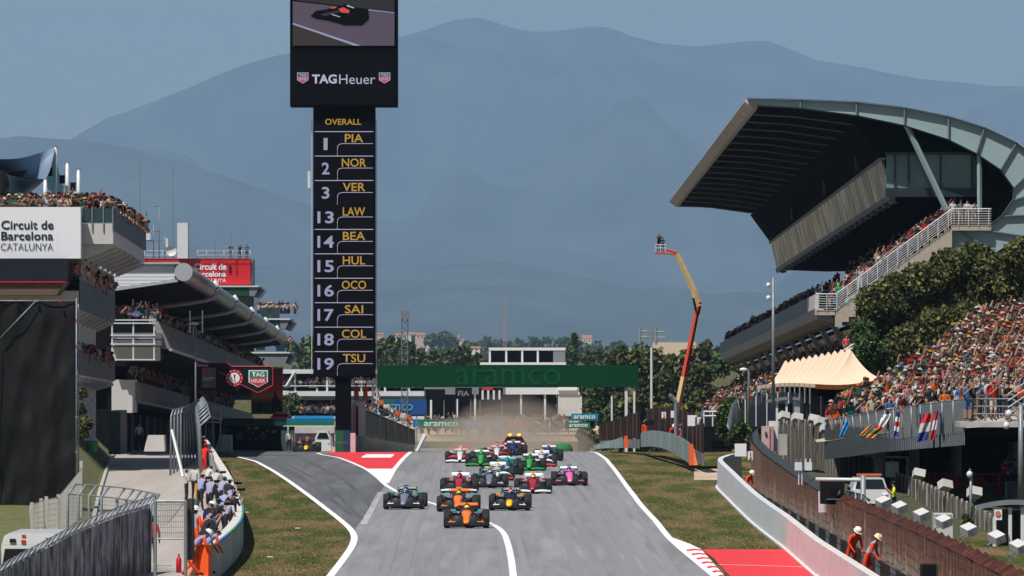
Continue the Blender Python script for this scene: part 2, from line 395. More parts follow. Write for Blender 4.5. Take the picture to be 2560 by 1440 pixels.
MID = [(-700, 400), (-200, 360), (0, 345), (50, 338), (110, 345), (205, 352), (330, 371), (430, 400), (560, 440), (700, 488), (800, 520), (950, 548), (1100, 575), (1300, 600), (1500, 640), (1700, 690), (1900, 735), (2200, 770), (2560, 780), (3300, 790)]
LOW = [(-700, 640), (0, 650), (400, 660), (800, 668), (1000, 672), (1180, 660), (1260, 655), (1350, 672), (1500, 700), (1700, 760), (1900, 800), (2560, 820), (3300, 830)]
ridge('mountain', MAIN, 36000, 13000, 3.1, 900, 890, '')
ridge('foothill', MID, 25500, 7000, 8.7, 380, 892, '')
ridge('low_hill', LOW, 21500, 5000, 5.2, 120, 893, '')
# the air: an even pale haze round everything
hz = bpy.data.materials.new('air_haze'); hz.use_nodes = True; nt = hz.node_tree; nt.nodes.clear()
ou = nt.nodes.new('ShaderNodeOutputMaterial'); pv = nt.nodes.new('ShaderNodeVolumePrincipled')
pv.inputs['Color'].default_value = (0.41, 0.635, 0.95, 1); pv.inputs['Density'].default_value = 0.000037; pv.inputs['Anisotropy'].default_value = 0.0
nt.links.new(pv.outputs[0], ou.inputs['Volume'])
mb = MB(); mb.box2((-34000, -400, -7), (34000, 38500, 2250))
tag(mb.build('haze', hz), 'thin blue air between the track and the mountains', None, kind='stuff')
# ================================================================ racing cars
def sup(cx, cz, w, h, y, n=14, e=2.6):
    out = []
    for j in range(n):
        a = 2 * math.pi * j / n; c, s_ = math.cos(a), math.sin(a)
        out.append(Vector((cx + w * math.copysign(abs(c) ** (2 / e), c), y, cz + h * math.copysign(abs(s_) ** (2 / e), s_))))
    return out
def paint(name, col, rough=0.32): return mat('paint_' + name, col, rough, var=0.05, scale=6, coat=0.35)
m_carbon = mat('carbon_fibre', (0.012, 0.012, 0.014), 0.38, var=0.2, scale=20, spec=0.4)
m_tyre = mat('tyre_rubber', (0.017, 0.017, 0.018), 0.75, var=0.25, scale=12, spec=0.3)
m_rim = mat('wheel_rim', (0.03, 0.03, 0.033), 0.4, 0.6, var=0.1)
m_visor = mat('visor', (0.01, 0.012, 0.015), 0.12, var=0)
m_tbar_y = mat('yellow_camera_bar', K(214, 220, 40), 0.5, var=0)
def part(mb, name, root, mats, smooth=True): return mb.build(name, mats, root, smooth)
def make_car():
    root = thing('racing_car', 'racing car', 'racing car')
    M0 = m_carbon
    # nose and chassis
    b = MB(); b.loft([sup(0, z, w, h, y) for y, w, h, z in [(-2.78, .1, .05, .235), (-2.7, .13, .085, .25), (-2.35, .15, .12, .33), (-1.95, .172, .145, .41), (-1.5, .2, .17, .475),
        (-1.0, .235, .2, .515), (-.62, .265, .225, .53)]]); part(b, 'nose', root, M0)
    b = MB(); b.loft([sup(0, z, w, h, y) for y, w, h, z in [(-.64, .29, .235, .53), (-.3, .345, .25, .53), (.0, .37, .25, .52), (.35, .36, .26, .52), (.8, .3, .25, .5)]]); part(b, 'cockpit', root, M0)
    b = MB()
    b.loft([sup(0, z, w, h, y, e=2.2) for y, w, h, z in [(.28, .125, .13, .87), (.5, .14, .17, .84), (.95, .13, .22, .74), (1.5, .1, .22, .62), (2.1, .05, .18, .5), (2.35, .03, .12, .46)]])
    b.box((0, 1.5, .86), (.012, 1.1, .2)); part(b, 'engine_cover', root, M0)
    b = MB(); b.loft([sup(0, .87, .095, .1, y, e=2.2) for y in (.275, .268)]); part(b, 'air_intake', root, M0)
    for sx in (-1, 1):
        b = MB(); b.loft([sup(sx * x, z, w, h, y, e=4) for y, x, z, w, h in [(-.32, .56, .47, .2, .12), (-.1, .57, .46, .22, .15), (.4, .55, .43, .22, .16), (1.0, .46, .37, .2, .15), (1.6, .33, .3, .15, .11), (2.0, .24, .26, .08, .07)]])
        part(b, 'sidepod', root, M0)
        b = MB(); b.loft([sup(sx * .56, .47, .16, .075, y, e=4) for y in (-.325, -.33)]); part(b, 'sidepod_inlet', root, M0)
        b = MB(); b.box((sx * .60, -.42, .72), (.22, .05, .1)); b.tube([(sx * .36, -.38, .6), (sx * .5, -.4, .7)], .012, 4); part(b, 'mirror', root, M0, False)
    b = MB(); b.prism([(-.28, -1.05, .05), (.28, -1.05, .05), (.78, -.5, .05), (.8, .9, .05), (.62, 1.6, .05), (.5, 2.2, .06), (-.5, 2.2, .06), (-.62, 1.6, .05), (-.8, .9, .05), (-.78, -.5, .05)], (0, 0, .05)); part(b, 'floor', root, M0, False)
    b = MB(); b.tube([(-.3, .35, .72), (-.33, .1, .77), (-.3, -.25, .8), (-.16, -.48, .8), (0, -.55, .8), (.16, -.48, .8), (.3, -.25, .8), (.33, .1, .77), (.3, .35, .72)], .035, 6)
    b.tube([(0, -.55, .8), (0, -.62, .68), (0, -.68, .56)], .025, 6); part(b, 'halo', root, M0)
    # front wing: four curved elements and end plates
    for k, (y0, z0, ch, nm) in enumerate([(-2.86, .1, .2, 'wing_plane'), (-2.66, .14, .17, 'wing_flap'), (-2.52, .19, .16, 'wing_flap'), (-2.4, .245, .16, 'wing_flap')]):
        b = MB()
        for sx in (-1, 1):
            for off in (0, -.014):
                rows = []
                for t in np.linspace(0, 1, 9):
                    x = .10 + .86 * t
                    arch = .09 * math.sin(math.pi * min(1, t * 1.05)) * (0.5 + .25 * k) + .045 * (1 - t) * k
                    sw = .22 * t * t
                    rows.append([Vector((sx * x, y0 + sw, z0 + arch * .55 + off)), Vector((sx * x, y0 + sw + ch * .55, z0 + arch * .8 + .03 + off)), Vector((sx * x, y0 + sw + ch, z0 + arch + .075 + off))])
                b.sheet(rows)
        part(b, nm, root, M0)
    for sx in (-1, 1):
        b = MB(); b.prism([(sx * .965, -2.66, .07), (sx * .965, -2.2, .07), (sx * .965, -2.12, .3), (sx * .965, -2.4, .28), (sx * .965, -2.64, .15)], (sx * .014, 0, 0)); part(b, 'wing_endplate', root, M0, False)
    # rear wing
    b = MB()
    for off in (0, .02):
        rows = []
        for t in np.linspace(-1, 1, 15):
            x = .5 * t; dr = .09 * max(0, abs(t) - .78) / .22
            rows.append([Vector((x, 2.16, .80 - dr + off)), Vector((x, 2.24, .815 - dr + off)), Vector((x, 2.36, .86 - dr * .8 + off))])
        b.sheet(rows)
    part(b, 'rear_wing_plane', root, M0)
    b = MB()
    for off in (0, .016):
        b.sheet([[Vector((x, 2.33 + off, .875)), Vector((x, 2.40 + off, .93)), Vector((x, 2.44 + off, .985))] for x in np.linspace(-.47, .47, 9)])
    part(b, 'rear_wing_flap', root, M0)
    for sx in (-1, 1):
        b = MB(); b.prism([(sx * .49, 2.1, .72), (sx * .49, 2.5, .76), (sx * .51, 2.5, .98), (sx * .51, 2.22, .96)], (sx * .015, 0, 0))
        b.prism([(sx * .42, 2.15, .3), (sx * .42, 2.42, .3), (sx * .49, 2.48, .76), (sx * .49, 2.14, .72)], (sx * .015, 0, 0)); part(b, 'rear_wing_endplate', root, M0, False)
    b = MB(); b.tube([(0, 2.0, .4), (0, 2.28, .8)], .025, 5); part(b, 'wing_strut', root, M0)
    b = MB()
    b.tube([(0, .42, .98), (0, .42, 1.07)], .016, 5); b.box((0, .42, 1.085), (.26, .06, .04)); part(b, 'camera_bar', root, M0, False)
    # suspension
    b = MB()
    for sx in (-1, 1):
        for (a, c) in [((.2, -1.45, .56), (.72, -1.72, .52)), ((.2, -1.95, .5), (.72, -1.8, .5)), ((.2, -1.4, .34), (.72, -1.72, .24)), ((.18, -1.95, .32), (.72, -1.82, .24)), ((.2, -1.7, .62), (.7, -1.76, .28)),
                       ((.2, 1.4, .5), (.66, 1.75, .5)), ((.16, 2.0, .46), (.66, 1.85, .48)), ((.2, 1.4, .3), (.66, 1.75, .24)), ((.16, 2.0, .3), (.66, 1.85, .24))]:
            b.tube([(sx * a[0], a[1], a[2]), (sx * c[0], c[1], c[2])], .02, 5)
    tag(part(b, 'suspension', root, M0), kind='stuff')
    for sx in (-1, 1):
        b = MB()
        for off in (0, .012):
            b.sheet([[Vector((sx * (.66 + .0 * t), -1.8 + .42 * math.cos(t) * 1.0, .36 + .42 * math.sin(t) + off)), Vector((sx * .71, -1.8 + .42 * math.cos(t), .36 + .42 * math.sin(t) + off))] for t in np.linspace(.25, 1.9, 8)])
        part(b, 'wheel_winglet', root, M0)
        for (y, w, xo, nm) in ((-1.8, .29, .855, 'wheel'), (1.8, .38, .81, 'wheel')):
            wc = Vector((sx * xo, y, .36))
            e = MB()
            prof = [(-.5, .30), (-.49, .335), (-.40, .356), (-.2, .36), (0, .36), (.2, .36), (.40, .356), (.49, .335), (.5, .30)]
            e.loft([[wc + Vector((p * w, r * math.cos(a), r * math.sin(a))) for a in (2 * math.pi * j / 22 for j in range(22))] for p, r in prof], 0, True)
            ty = part(e, nm, root, m_tyre)
            e = MB()
            for sg in (sx,):
                e.loft([[wc + Vector((sg * w * q, r * math.cos(a), r * math.sin(a))) for a in (2 * math.pi * j / 18 for j in range(18))] for q, r in ((.5, .235), (.515, .225), (.505, .06))], 0, True)
            part(e, 'rim', ty, m_rim)
            e = MB(); e.loft([[wc + Vector((sx * w * q, r * math.cos(a), r * math.sin(a))) for a in (2 * math.pi * j / 22 for j in range(22))] for q, r in ((.502, .315), (.506, .312), (.506, .285), (.502, .282))], 0, False); part(e, 'sidewall_band', ty, m_rim)
    return root
def driver_mesh():
    b = MB(); b.ball((0, .02, .80), (.135, .165, .15), 0, 12, 8)
    b.loft([[Vector((.118 * math.cos(a), -.06 - .085 * abs(math.sin(a)), z)) for a in np.linspace(math.pi * 1.08, math.pi * 1.92, 8)] for z in (.765, .84)], 1, False, False)
    for f in b.v[-16:]: f.y -= .0
    b.loft([sup(0, z, w, .1, y) for y, w, z in ((-.05, .1, .64), (.05, .2, .6), (.2, .22, .56))], 0)
    return b
LIV = {
 'papaya': dict(nose=K(255, 128, 22), body=(.02, .02, .022), cover=(.02, .02, .022), cock=K(60, 40, 30), rflap=K(246, 110, 30), rplane=(.02, .02, .022), flap=[(.018,) * 3] * 4, winglet=K(246, 110, 40), rend=(.02, .02, .022), mirror=K(60, 190, 190)),
 'navy': dict(nose=K(14, 20, 44), body=K(14, 20, 44), cover=K(16, 22, 48), cock=K(16, 22, 50), rflap=(.012, .013, .02), rplane=(.012, .013, .02), flap=[(.014,) * 3] * 4, winglet=(.014,) * 3, rend=(.012, .013, .02), mirror=K(250, 170, 30), tip=K(252, 196, 6), intake=K(235, 40, 60)),
 'silver': dict(nose=K(120, 126, 140), body=(.014, .015, .018), cover=(.014, .015, .018), cock=K(30, 46, 52), rflap=(.014,) * 3, rplane=(.014,) * 3, flap=[(.014,) * 3] * 4, winglet=(.014,) * 3, rend=K(20, 150, 120), mirror=K(30, 150, 130)),
 'red': dict(nose=K(176, 14, 34), body=K(70, 8, 16), cover=K(150, 12, 28), cock=K(120, 10, 24), rflap=K(226, 230, 236), rplane=K(200, 204, 210), flap=[(.015,) * 3, (.015,) * 3, (.015,) * 3, K(214, 220, 230)], winglet=(.02,) * 3, rend=K(226, 230, 236), mirror=K(170, 14, 30)),
 'pink': dict(nose=K(244, 110, 170), body=K(12, 18, 46), cover=K(20, 32, 96), cock=K(16, 26, 70), halo=K(240, 105, 165), rflap=K(220, 226, 236), rplane=K(30, 44, 110), flap=[(.015,) * 3] * 4, winglet=K(238, 110, 150), rend=(.015,) * 3, mirror=K(24, 40, 110)),
 'white': dict(nose=K(226, 228, 234), body=K(16, 24, 60), cover=K(200, 202, 210), cock=K(60, 66, 90), halo=K(222, 224, 230), rflap=K(232, 234, 240), rplane=K(220, 222, 230), flap=[(.015,) * 3, (.015,) * 3, K(228, 230, 236), K(216, 60, 66)], winglet=K(226, 228, 234), rend=(.015,) * 3, mirror=K(226, 228, 234), intake=K(240, 120, 40)),
 'green': dict(nose=K(40, 168, 56), body=(.014, .018, .016), cover=K(16, 74, 44), cock=K(14, 62, 38), halo=K(28, 110, 62), rflap=K(216, 226, 224), rplane=(.015,) * 3, flap=[(.015,) * 3, (.015,) * 3, (.015,) * 3, K(34, 150, 54)], winglet=K(28, 110, 62), rend=(.015,) * 3, mirror=K(28, 110, 62)),
 'teal': dict(nose=K(10, 96, 92), body=K(10, 88, 84), cover=K(10, 92, 88), cock=K(10, 96, 92), rflap=K(90, 180, 200), rplane=K(10, 80, 80), flap=[(.015,) * 3] * 4, winglet=K(10, 96, 92), rend=K(10, 80, 80), mirror=K(10, 96, 92)),
 'haas': dict(nose=K(226, 226, 230), body=K(34, 34, 38), cover=K(206, 206, 210), cock=K(90, 90, 96), halo=K(206, 206, 212), rflap=K(206, 40, 56), rplane=K(226, 226, 230), flap=[(.015,) * 3, (.015,) * 3, K(190, 30, 46), K(226, 226, 230)], winglet=K(180, 180, 186), rend=K(206, 40, 56), mirror=K(226, 226, 230)),
 'blue': dict(nose=K(16, 30, 92), body=K(16, 26, 80), cover=K(18, 34, 96), cock=K(18, 34, 100), rflap=K(206, 212, 226), rplane=K(40, 50, 90), flap=[(.015,) * 3] * 4, winglet=K(16, 26, 80), rend=(.015,) * 3, mirror=K(16, 26, 80)),
}
car0 = make_car(); drv = driver_mesh(); drv_me = None
def lmat(c):
    if max(c) < .03: return m_carbon
    return paint('%d_%d_%d' % tuple(int(v * 999) for v in c), c)
def livery(car, L_, tbar):
    fi = 0
    for ch in car.children:
        n = ch.name.split('.')[0]
        c = None
        if n == 'nose': c = L_['nose']
        elif n == 'cockpit': c = L_['cock']
        elif n == 'engine_cover': c = L_['cover']
        elif n == 'air_intake': c = L_.get('intake', (.01,) * 3)
        elif n == 'sidepod': c = L_['body']
        elif n == 'halo': c = L_.get('halo', L_['cock'])
        elif n in ('wing_plane', 'wing_flap'): c = L_['flap'][min(fi, 3)]; fi += 1
        elif n == 'rear_wing_plane': c = L_['rplane']
        elif n == 'rear_wing_flap': c = L_['rflap']
        elif n == 'rear_wing_endplate': c = L_['rend']
        elif n == 'mirror': c = L_['mirror']
        elif n == 'wheel_winglet': c = L_['winglet']
        elif n == 'camera_bar': mm = m_tbar_y if tbar else m_black
        if n == 'wheel':
            for g in ch.children:
                if g.name.startswith('sidewall'):
                    g.material_slots[0].link = 'OBJECT'; g.material_slots[0].material = paint('tyre_band', K(190, 30, 40) if not tbar else K(190, 30, 40))
            continue
        if c is not None: mm = lmat(c)
        elif n != 'camera_bar': continue
        ch.material_slots[0].link = 'OBJECT'; ch.material_slots[0].material = mm
CARS = [  # column, row of the front tyres, livery, driver helmet, yaw, camera bar yellow, label, helmet words
 (1167, 1320, 'papaya', K(232, 200, 60), 0.0, 0, 'orange racing car leading the whole field on the grey track', 'yellow'),
 (1147, 1279, 'papaya', K(170, 200, 40), 1.2, 1, 'orange racing car directly behind the leading orange car', 'lime green'),
 (1276, 1276, 'navy', K(210, 120, 130), 1.2, 0, 'navy racing car with yellow nose tip beside the two orange cars', 'pink and white'),
 (1014, 1273, 'silver', K(40, 140, 200), 1.4, 0, 'black and silver racing car alone by the pit exit line', 'bright blue'),
 (1149, 1232, 'red', K(150, 20, 40), 0.7, 0, 'dark red racing car with white rear wing behind the second orange car', 'dark red'),
 (1333, 1234, 'red', K(246, 200, 30), 0.9, 1, 'dark red racing car with yellow camera bar behind the navy car', 'yellow'),
 (1225, 1220, 'silver', K(150, 160, 190), 1.0, 1, 'black and silver racing car between the two dark red cars', 'pale lilac'),
 (1423, 1214, 'pink', K(60, 70, 150), -0.4, 0, 'pink nosed racing car rightmost on the track', 'blue and white'),
 (1243, 1201, 'white', K(200, 190, 80), 0.9, 0, 'white racing car half hidden behind the black and silver car', 'pale yellow'),
 (1325, 1177, 'green', K(30, 120, 70), 1.5, 1, 'bright green nosed racing car right of the teal car', 'green'),
 (1268, 1187, 'teal', K(30, 150, 110), 1.0, 1, 'teal racing car wedged between the white car and a green car', 'green teal'),
 (1203, 1166, 'green', K(60, 160, 90), 0.6, 0, 'bright green nosed racing car beside the white and red car', 'light green'),
 (1151, 1157, 'haas', K(216, 210, 90), 0.4, 1, 'white and red racing car at the pit wall side of the pack', 'white and yellow'),
 (1243, 1147, 'haas', K(180, 30, 40), 0.7, 0, 'white and red racing car tucked behind a green car', 'red'),
 (1353, 1167, 'white', K(210, 130, 110), 1.3, 1, 'white racing car with orange intake behind the green car', 'orange and white'),
 (1371, 1152, 'blue', K(60, 70, 140), 1.3, 1, 'dark blue racing car far back right of the pack', 'blue'),
 (1283, 1139, 'blue', K(40, 60, 140), 1.0, 1, 'dark blue racing car in the dust at the very back', 'dark blue'),
 (768, 1129, 'navy', K(220, 60, 70), 0.0, 1, 'navy racing car with yellow nose waiting at the pit exit', 'red and white'),
]
CARPOS = []
drv_meshes = {}
first = True
for (cx, by, lv, hel, yaw, tb, lab, hw) in CARS:
    p = G(cx, by + 1); p = GX(cx, p.y + 1.8, .034)
    c = car0 if first else copy_tree(car0); first = False
    c.location = p; c.rotation_euler = (0, 0, R(-yaw)); tag(c, lab, 'racing car', 'racing cars on the opening lap'); WL[c.name] = p
    livery(c, LIV[lv], tb)
    d_ = MB(); d_.v = [v.copy() for v in drv.v]; d_.f = drv.f; d_.m = drv.m
    o = d_.build('person', [paint('helmet_' + hw.replace(' ', '_'), hel), m_visor], None, True); o.location = p; o.rotation_euler = c.rotation_euler
    tag(o, 'helmeted driver in the ' + lab.split(' racing car')[0] + ' car, ' + hw + ' helmet', 'person', 'drivers sitting in the racing cars')
    if lv == 'navy':
        b = MB(); b.loft([sup(0, z, w * 1.04, h * 1.05, y) for y, w, h, z in [(-2.79, .1, .05, .235), (-2.7, .133, .088, .25), (-2.35, .158, .13, .33), (-2.12, .172, .145, .375)]])
        WL[c.name] = Vector((0, 0, 0)); b.build('nose_tip', paint('yellow', K(252, 196, 6)), c, True)
        b = MB(); b.ball((-.0, .1, .95), (.2, .3, .14)); 
    CARPOS.append((c, p, lv))
def car_text(c, s, z0, z1, x0, x1, y, m, nm='lettering', tilt=0.0):
    o = text(s, HX, HY, HX + 10, HY - 10, 100, m, None, nm)
    vs_ = o.data.vertices; xs = [v.co.x for v in vs_]; zs = [v.co.z for v in vs_]
    for v in vs_:
        t = (v.co.z - min(zs)) / (max(zs) - min(zs)); u = (v.co.x - min(xs)) / (max(xs) - min(xs))
        v.co = Vector((x0 + (x1 - x0) * u, y + tilt * t, z0 + (z1 - z0) * t))
    o.parent = c; return o
m_wl = mat('white_lettering', K(236, 236, 240), 0.6, var=0)
for c, p, lv in CARPOS[:9]:
    if lv == 'silver': car_text(c, 'PETRONAS', .885, .965, -.4, .4, 2.315, m_wl, tilt=.09)
    if lv == 'navy': car_text(c, 'ORACLE', .885, .965, -.38, .38, 2.315, m_wl, tilt=.09)
    if lv in ('navy', 'silver', 'papaya', 'pink'):
        for sx in (-1, 1):
            b = MB(); off = WL[c.name]; WL[c.name] = Vector((0, 0, 0))
            b.prism([(sx * .42, -2.4, .335), (sx * .72, -2.3, .315), (sx * .72, -2.28, .335), (sx * .42, -2.38, .355)], (0, .02, .01))
            b.prism([(sx * .48, -2.52, .27), (sx * .78, -2.4, .25), (sx * .78, -2.38, .27), (sx * .48, -2.5, .29)], (0, .02, .01))
            b.build('wing_stripe', m_wl if lv in ('navy', 'silver') else paint('amber', K(246, 140, 40)) if lv == 'papaya' else paint('rose', K(238, 110, 168)), c); WL[c.name] = off
# ================================================================ people
m_person = mat_attr('cloth_and_skin', 0.8, 0.25)
SK = [tuple(v * .76 for v in c) for c in (K(216, 176, 154), K(196, 150, 128), K(176, 128, 106), K(140, 96, 78))]
HAIR = [K(30, 24, 22), K(58, 42, 32), K(92, 66, 44), K(22, 20, 20)]
# pose: (lean forward, [left elbow, left hand], [right elbow, right hand], stride)
POSES = {
 'stand': (0.0, ((-.27, .02, 1.14), (-.25, -.1, .9)), ((.27, .02, 1.14), (.25, -.1, .9)), .0),
 'phone': (0.05, ((-.27, -.1, 1.16), (-.12, -.34, 1.42)), ((.27, -.1, 1.16), (.1, -.34, 1.44)), .0),
 'up': (0.0, ((-.3, -.12, 1.6), (-.24, -.22, 1.88)), ((.27, 0, 1.14), (.22, -.2, 1.05)), .0),
 'uptwo': (0.0, ((-.27, -.2, 1.5), (-.16, -.38, 1.78)), ((.27, -.2, 1.5), (.16, -.38, 1.78)), .0),
 'cross': (0.0, ((-.27, -.08, 1.14), (.04, -.24, 1.16)), ((.27, -.08, 1.14), (-.04, -.26, 1.2)), .0),
 'lean': (0.6, ((-.28, -.12, 1.2), (-.2, -.38, 1.1)), ((.28, -.12, 1.2), (.2, -.38, 1.1)), .08),
 'bend': (0.95, ((-.27, -.2, 1.3), (-.2, -.48, 1.3)), ((.27, -.2, 1.3), (.2, -.48, 1.3)), .16),
 'shoot': (0.3, ((-.3, -.14, 1.3), (-.1, -.34, 1.52)), ((.3, -.14, 1.3), (.1, -.34, 1.5)), .06),
 'reach': (0.25, ((-.27, -.2, 1.3), (-.22, -.5, 1.42)), ((.27, 0, 1.14), (.22, -.15, 1.0)), .05),
}
_geo = {}
def person_geo(pose, hi):
    if (pose, hi) in _geo: return _geo[pose, hi]
    lean, la, ra, st = POSES[pose]
    piv = Vector((0, 0, .96)); q = Matrix.Rotation(lean, 3, 'X')
    def U(p): return piv + q @ (Vector(p) - piv)
    V = []; E = []; RD = []; REG = []
    def v(p, r): V.append(Vector(p)); RD.append(r); return len(V) - 1
    def e(a, b, reg): E.append((a, b)); REG.append(reg)
    pel = v((0, 0, .97), (.15, .12)); sp = v(U((0, 0, 1.16)), (.145, .11)); ch = v(U((0, .01, 1.36)), (.165, .115)); nk = v(U((0, .0, 1.5)), (.058, .06))
    hd = v(U((0, -.03, 1.60)), (.085, .1)); ht = v(U((0, -.015, 1.70)), (.075, .085))
    e(pel, sp, 's'); e(sp, ch, 's'); e(ch, nk, 's'); e(nk, hd, 'h'); e(hd, ht, 'h')
    for sx, arm in ((-1, la), (1, ra)):
        sh = v(U((sx * .19, .0, 1.43)), (.068, .068)); el = v(U(arm[0]), (.047, .047)); ha = v(U(arm[1]), (.036, .034))
        d = (Vector(arm[1]) - Vector(arm[0])).normalized() * .13
        fi = v(U(Vector(arm[1]) + d), (.03, .022))
        e(ch, sh, 's'); e(sh, el, 'u'); e(el, ha, 'a'); e(ha, fi, 'a')
        hp = v((sx * .095, .0, .9), (.1, .1)); kn = v((sx * .11, -.02 - sx * st, .5), (.066, .068)); an = v((sx * .11, .03 + (sx * st * 1.6 if st else 0), .1), (.046, .05)); to = v((sx * .12, -.13 + (sx * st * 1.6 if st else 0), .045), (.042, .04))
        e(pel, hp, 't'); e(hp, kn, 't'); e(kn, an, 'k'); e(an, to, 'f')
    me = bpy.data.meshes.new('tmp'); me.from_pydata([tuple(x) for x in V], E, [])
    ob = bpy.data.objects.new('tmp', me); C.objects.link(ob)
    bpy.context.view_layer.objects.active = ob
    sm = ob.modifiers.new('s', 'SKIN'); sm.use_smooth_shade = True; sm.branch_smoothing = .4
    for i, r in enumerate(RD): me.skin_vertices[0].data[i].radius = r
    me.skin_vertices[0].data[0].use_root = True
    if hi: ss = ob.modifiers.new('b', 'SUBSURF'); ss.levels = hi; ss.render_levels = hi
    dg = bpy.context.evaluated_depsgraph_get(); ev = ob.evaluated_get(dg); m2 = ev.to_mesh()
    vs_ = [p.co.copy() for p in m2.vertices]; fs = [list(p.vertices) for p in m2.polygons]
    ev.to_mesh_clear(); bpy.data.objects.remove(ob); bpy.data.meshes.remove(me)
    regs = []
    headc = V[hd]; hu = q @ Vector((0, 0, 1)); hf = q @ Vector((0, -1, 0))
    for f in fs:
        c = sum((vs_[i] for i in f), Vector()) / len(f)
        best = None; bd = 9
        for (a, b), rg in zip(E, REG):
            A, B = V[a], V[b]; t = max(0, min(1, (c - A).dot(B - A) / (B - A).length_squared)); dd = (c - A.lerp(B, t)).length
            if dd < bd: bd, best = dd, rg
        if best == 'h':
            rel = c - headc
            if rel.dot(hu) > .045 or (rel.dot(hf) < -.015 and rel.dot(hu) > -.06): best = 'H'
        regs.append(best)
    _geo[pose, hi] = (vs_, fs, regs, (U((0, -.012, 1.655)), q))
    return _geo[pose, hi]
def person_arr(pose, hi, shirt, trous, skin, hair, hat=None, hatcol=None, sleeves=False, shorts=False, vest=None):
    vs_, fs, regs, (hc, q) = person_geo(pose, hi)
    vs2 = list(vs_); fs2 = list(fs); cols = []
    for f, r in zip(fs, regs):
        if r == 's': c = shirt
        elif r == 'u': c = shirt
        elif r == 'a': c = shirt if sleeves else skin
        elif r == 't': c = trous
        elif r == 'k': c = skin if shorts else trous
        elif r == 'f': c = (.03, .03, .03)
        elif r == 'H': c = hair
        else: c = skin
        if vest and r == 's': c = vest
        cols.append(c)
    if hat:
        n = 8; b = MB()
        if hat == 'helmet': b.ball((0, 0, .03), (.135, .155, .12), 0, n + 2, 4, -.25, 1.0); b.loft([[Vector((r * math.cos(a), r * 1.2 * math.sin(a) - .02, z)) for a in (2 * math.pi * j / 10 for j in range(10))] for r, z in ((.13, .015), (.16, .0), (.16, -.008))], 0, False)
        else:
            b.ball((0, 0, .035), (.108, .122, .085), 0, n, 3, 0.0, 1.0)
            if hat == 'cap': b.prism([(-.085, -.08, .04), (.085, -.08, .04), (.07, -.2, .02), (-.07, -.2, .02)], (0, 0, .012))
            else: b.loft([[Vector((r * math.cos(a), r * 1.1 * math.sin(a), z)) for a in (2 * math.pi * j / 10 for j in range(10))] for r, z in ((.1, .04), (.165, .025), (.165, .015))], 0, False)
        o = len(vs2); vs2 += [hc + q @ p for p in b.v]; fs2 += [[i + o for i in f] for f in b.f]; cols += [hatcol] * len(b.f)
    return vs2, fs2, cols
_pm = {}
def person_mesh(key, *a, **k):
    if key in _pm: return _pm[key]
    vs_, fs, cols = person_arr(*a, **k)
    me = bpy.data.meshes.new('person'); me.from_pydata([tuple(v) for v in vs_], [], fs); me.materials.append(m_person)
    at = me.attributes.new('tint', 'FLOAT_COLOR', 'FACE'); at.data.foreach_set('color', [x for c in cols for x in (*c, 1.0)])
    me.polygons.foreach_set('use_smooth', [True] * len(fs)); me.update()
    _pm[key] = me; return me
def person(loc, rz, label, key, group=None, scale=1.0, **k):
    me = person_mesh(key, **k); o = bpy.data.objects.new('person', me); C.objects.link(o)
    o.location = loc; o.rotation_euler = (0, 0, rz); o.scale = (scale,) * 3
    return tag(o, label, 'person', group)
SHIRT = {'black': (.015, .015, .018), 'white': K(226, 226, 230), 'red': K(196, 30, 40), 'orange': K(240, 110, 30), 'teal': K(10, 110, 90), 'navy': K(26, 34, 70), 'pink': K(224, 130, 140), 'grey': K(120, 120, 124), 'blue': K(60, 120, 190), 'yellow': K(232, 200, 60), 'maroon': K(120, 20, 34), 'beige': K(206, 190, 160)}
SHIRT = {k: tuple(x * .66 for x in v) for k, v in SHIRT.items()}
SH_W = [('black', 26), ('white', 20), ('red', 13), ('orange', 4), ('teal', 8), ('navy', 8), ('pink', 4), ('grey', 6), ('blue', 4), ('yellow', 2), ('maroon', 4), ('beige', 4)]
SH_L = [n for n, w in SH_W for _ in range(w)]
HATS = [('none', None, None)] * 14 + [('white cap', 'cap', K(228, 228, 230)), ('black cap', 'cap', (.02, .02, .02)), ('red cap', 'cap', K(200, 36, 40)), ('orange cap', 'cap', K(244, 130, 40)), ('green cap', 'cap', K(20, 120, 96)), ('straw hat', 'brim', K(210, 186, 140)), ('navy cap', 'cap', K(30, 40, 80)), ('white sunhat', 'brim', K(226, 224, 220))]
HATS = [(a, b, c and tuple(x * .6 for x in c)) for a, b, c in HATS]
CROWD = []    # every spectator: position, facing, area
def spectator(p, rz, area, pose=None, bias=None, cut=.55):
    r = rnd
    sh = r.choice(bias or SH_L)
    CROWD.append(dict(cut=cut, p=Vector(p), rz=rz + r.uniform(-.5, .5), area=area, pose=pose or r.choice(['stand', 'phone', 'cross', 'phone', 'stand', 'cross', 'stand', 'phone', 'stand', 'phone', 'cross', 'reach', 'up', 'uptwo']), shirt=sh, hat=r.randrange(len(HATS)),
                      skin=r.choice([0, 0, 1, 1, 1, 2, 3]), hair=r.randrange(4), sc=r.uniform(.93, 1.07), tr=r.choice([(.02, .02, .025), K(50, 60, 90), K(150, 140, 120), (.03, .03, .03), K(90, 110, 140)])))
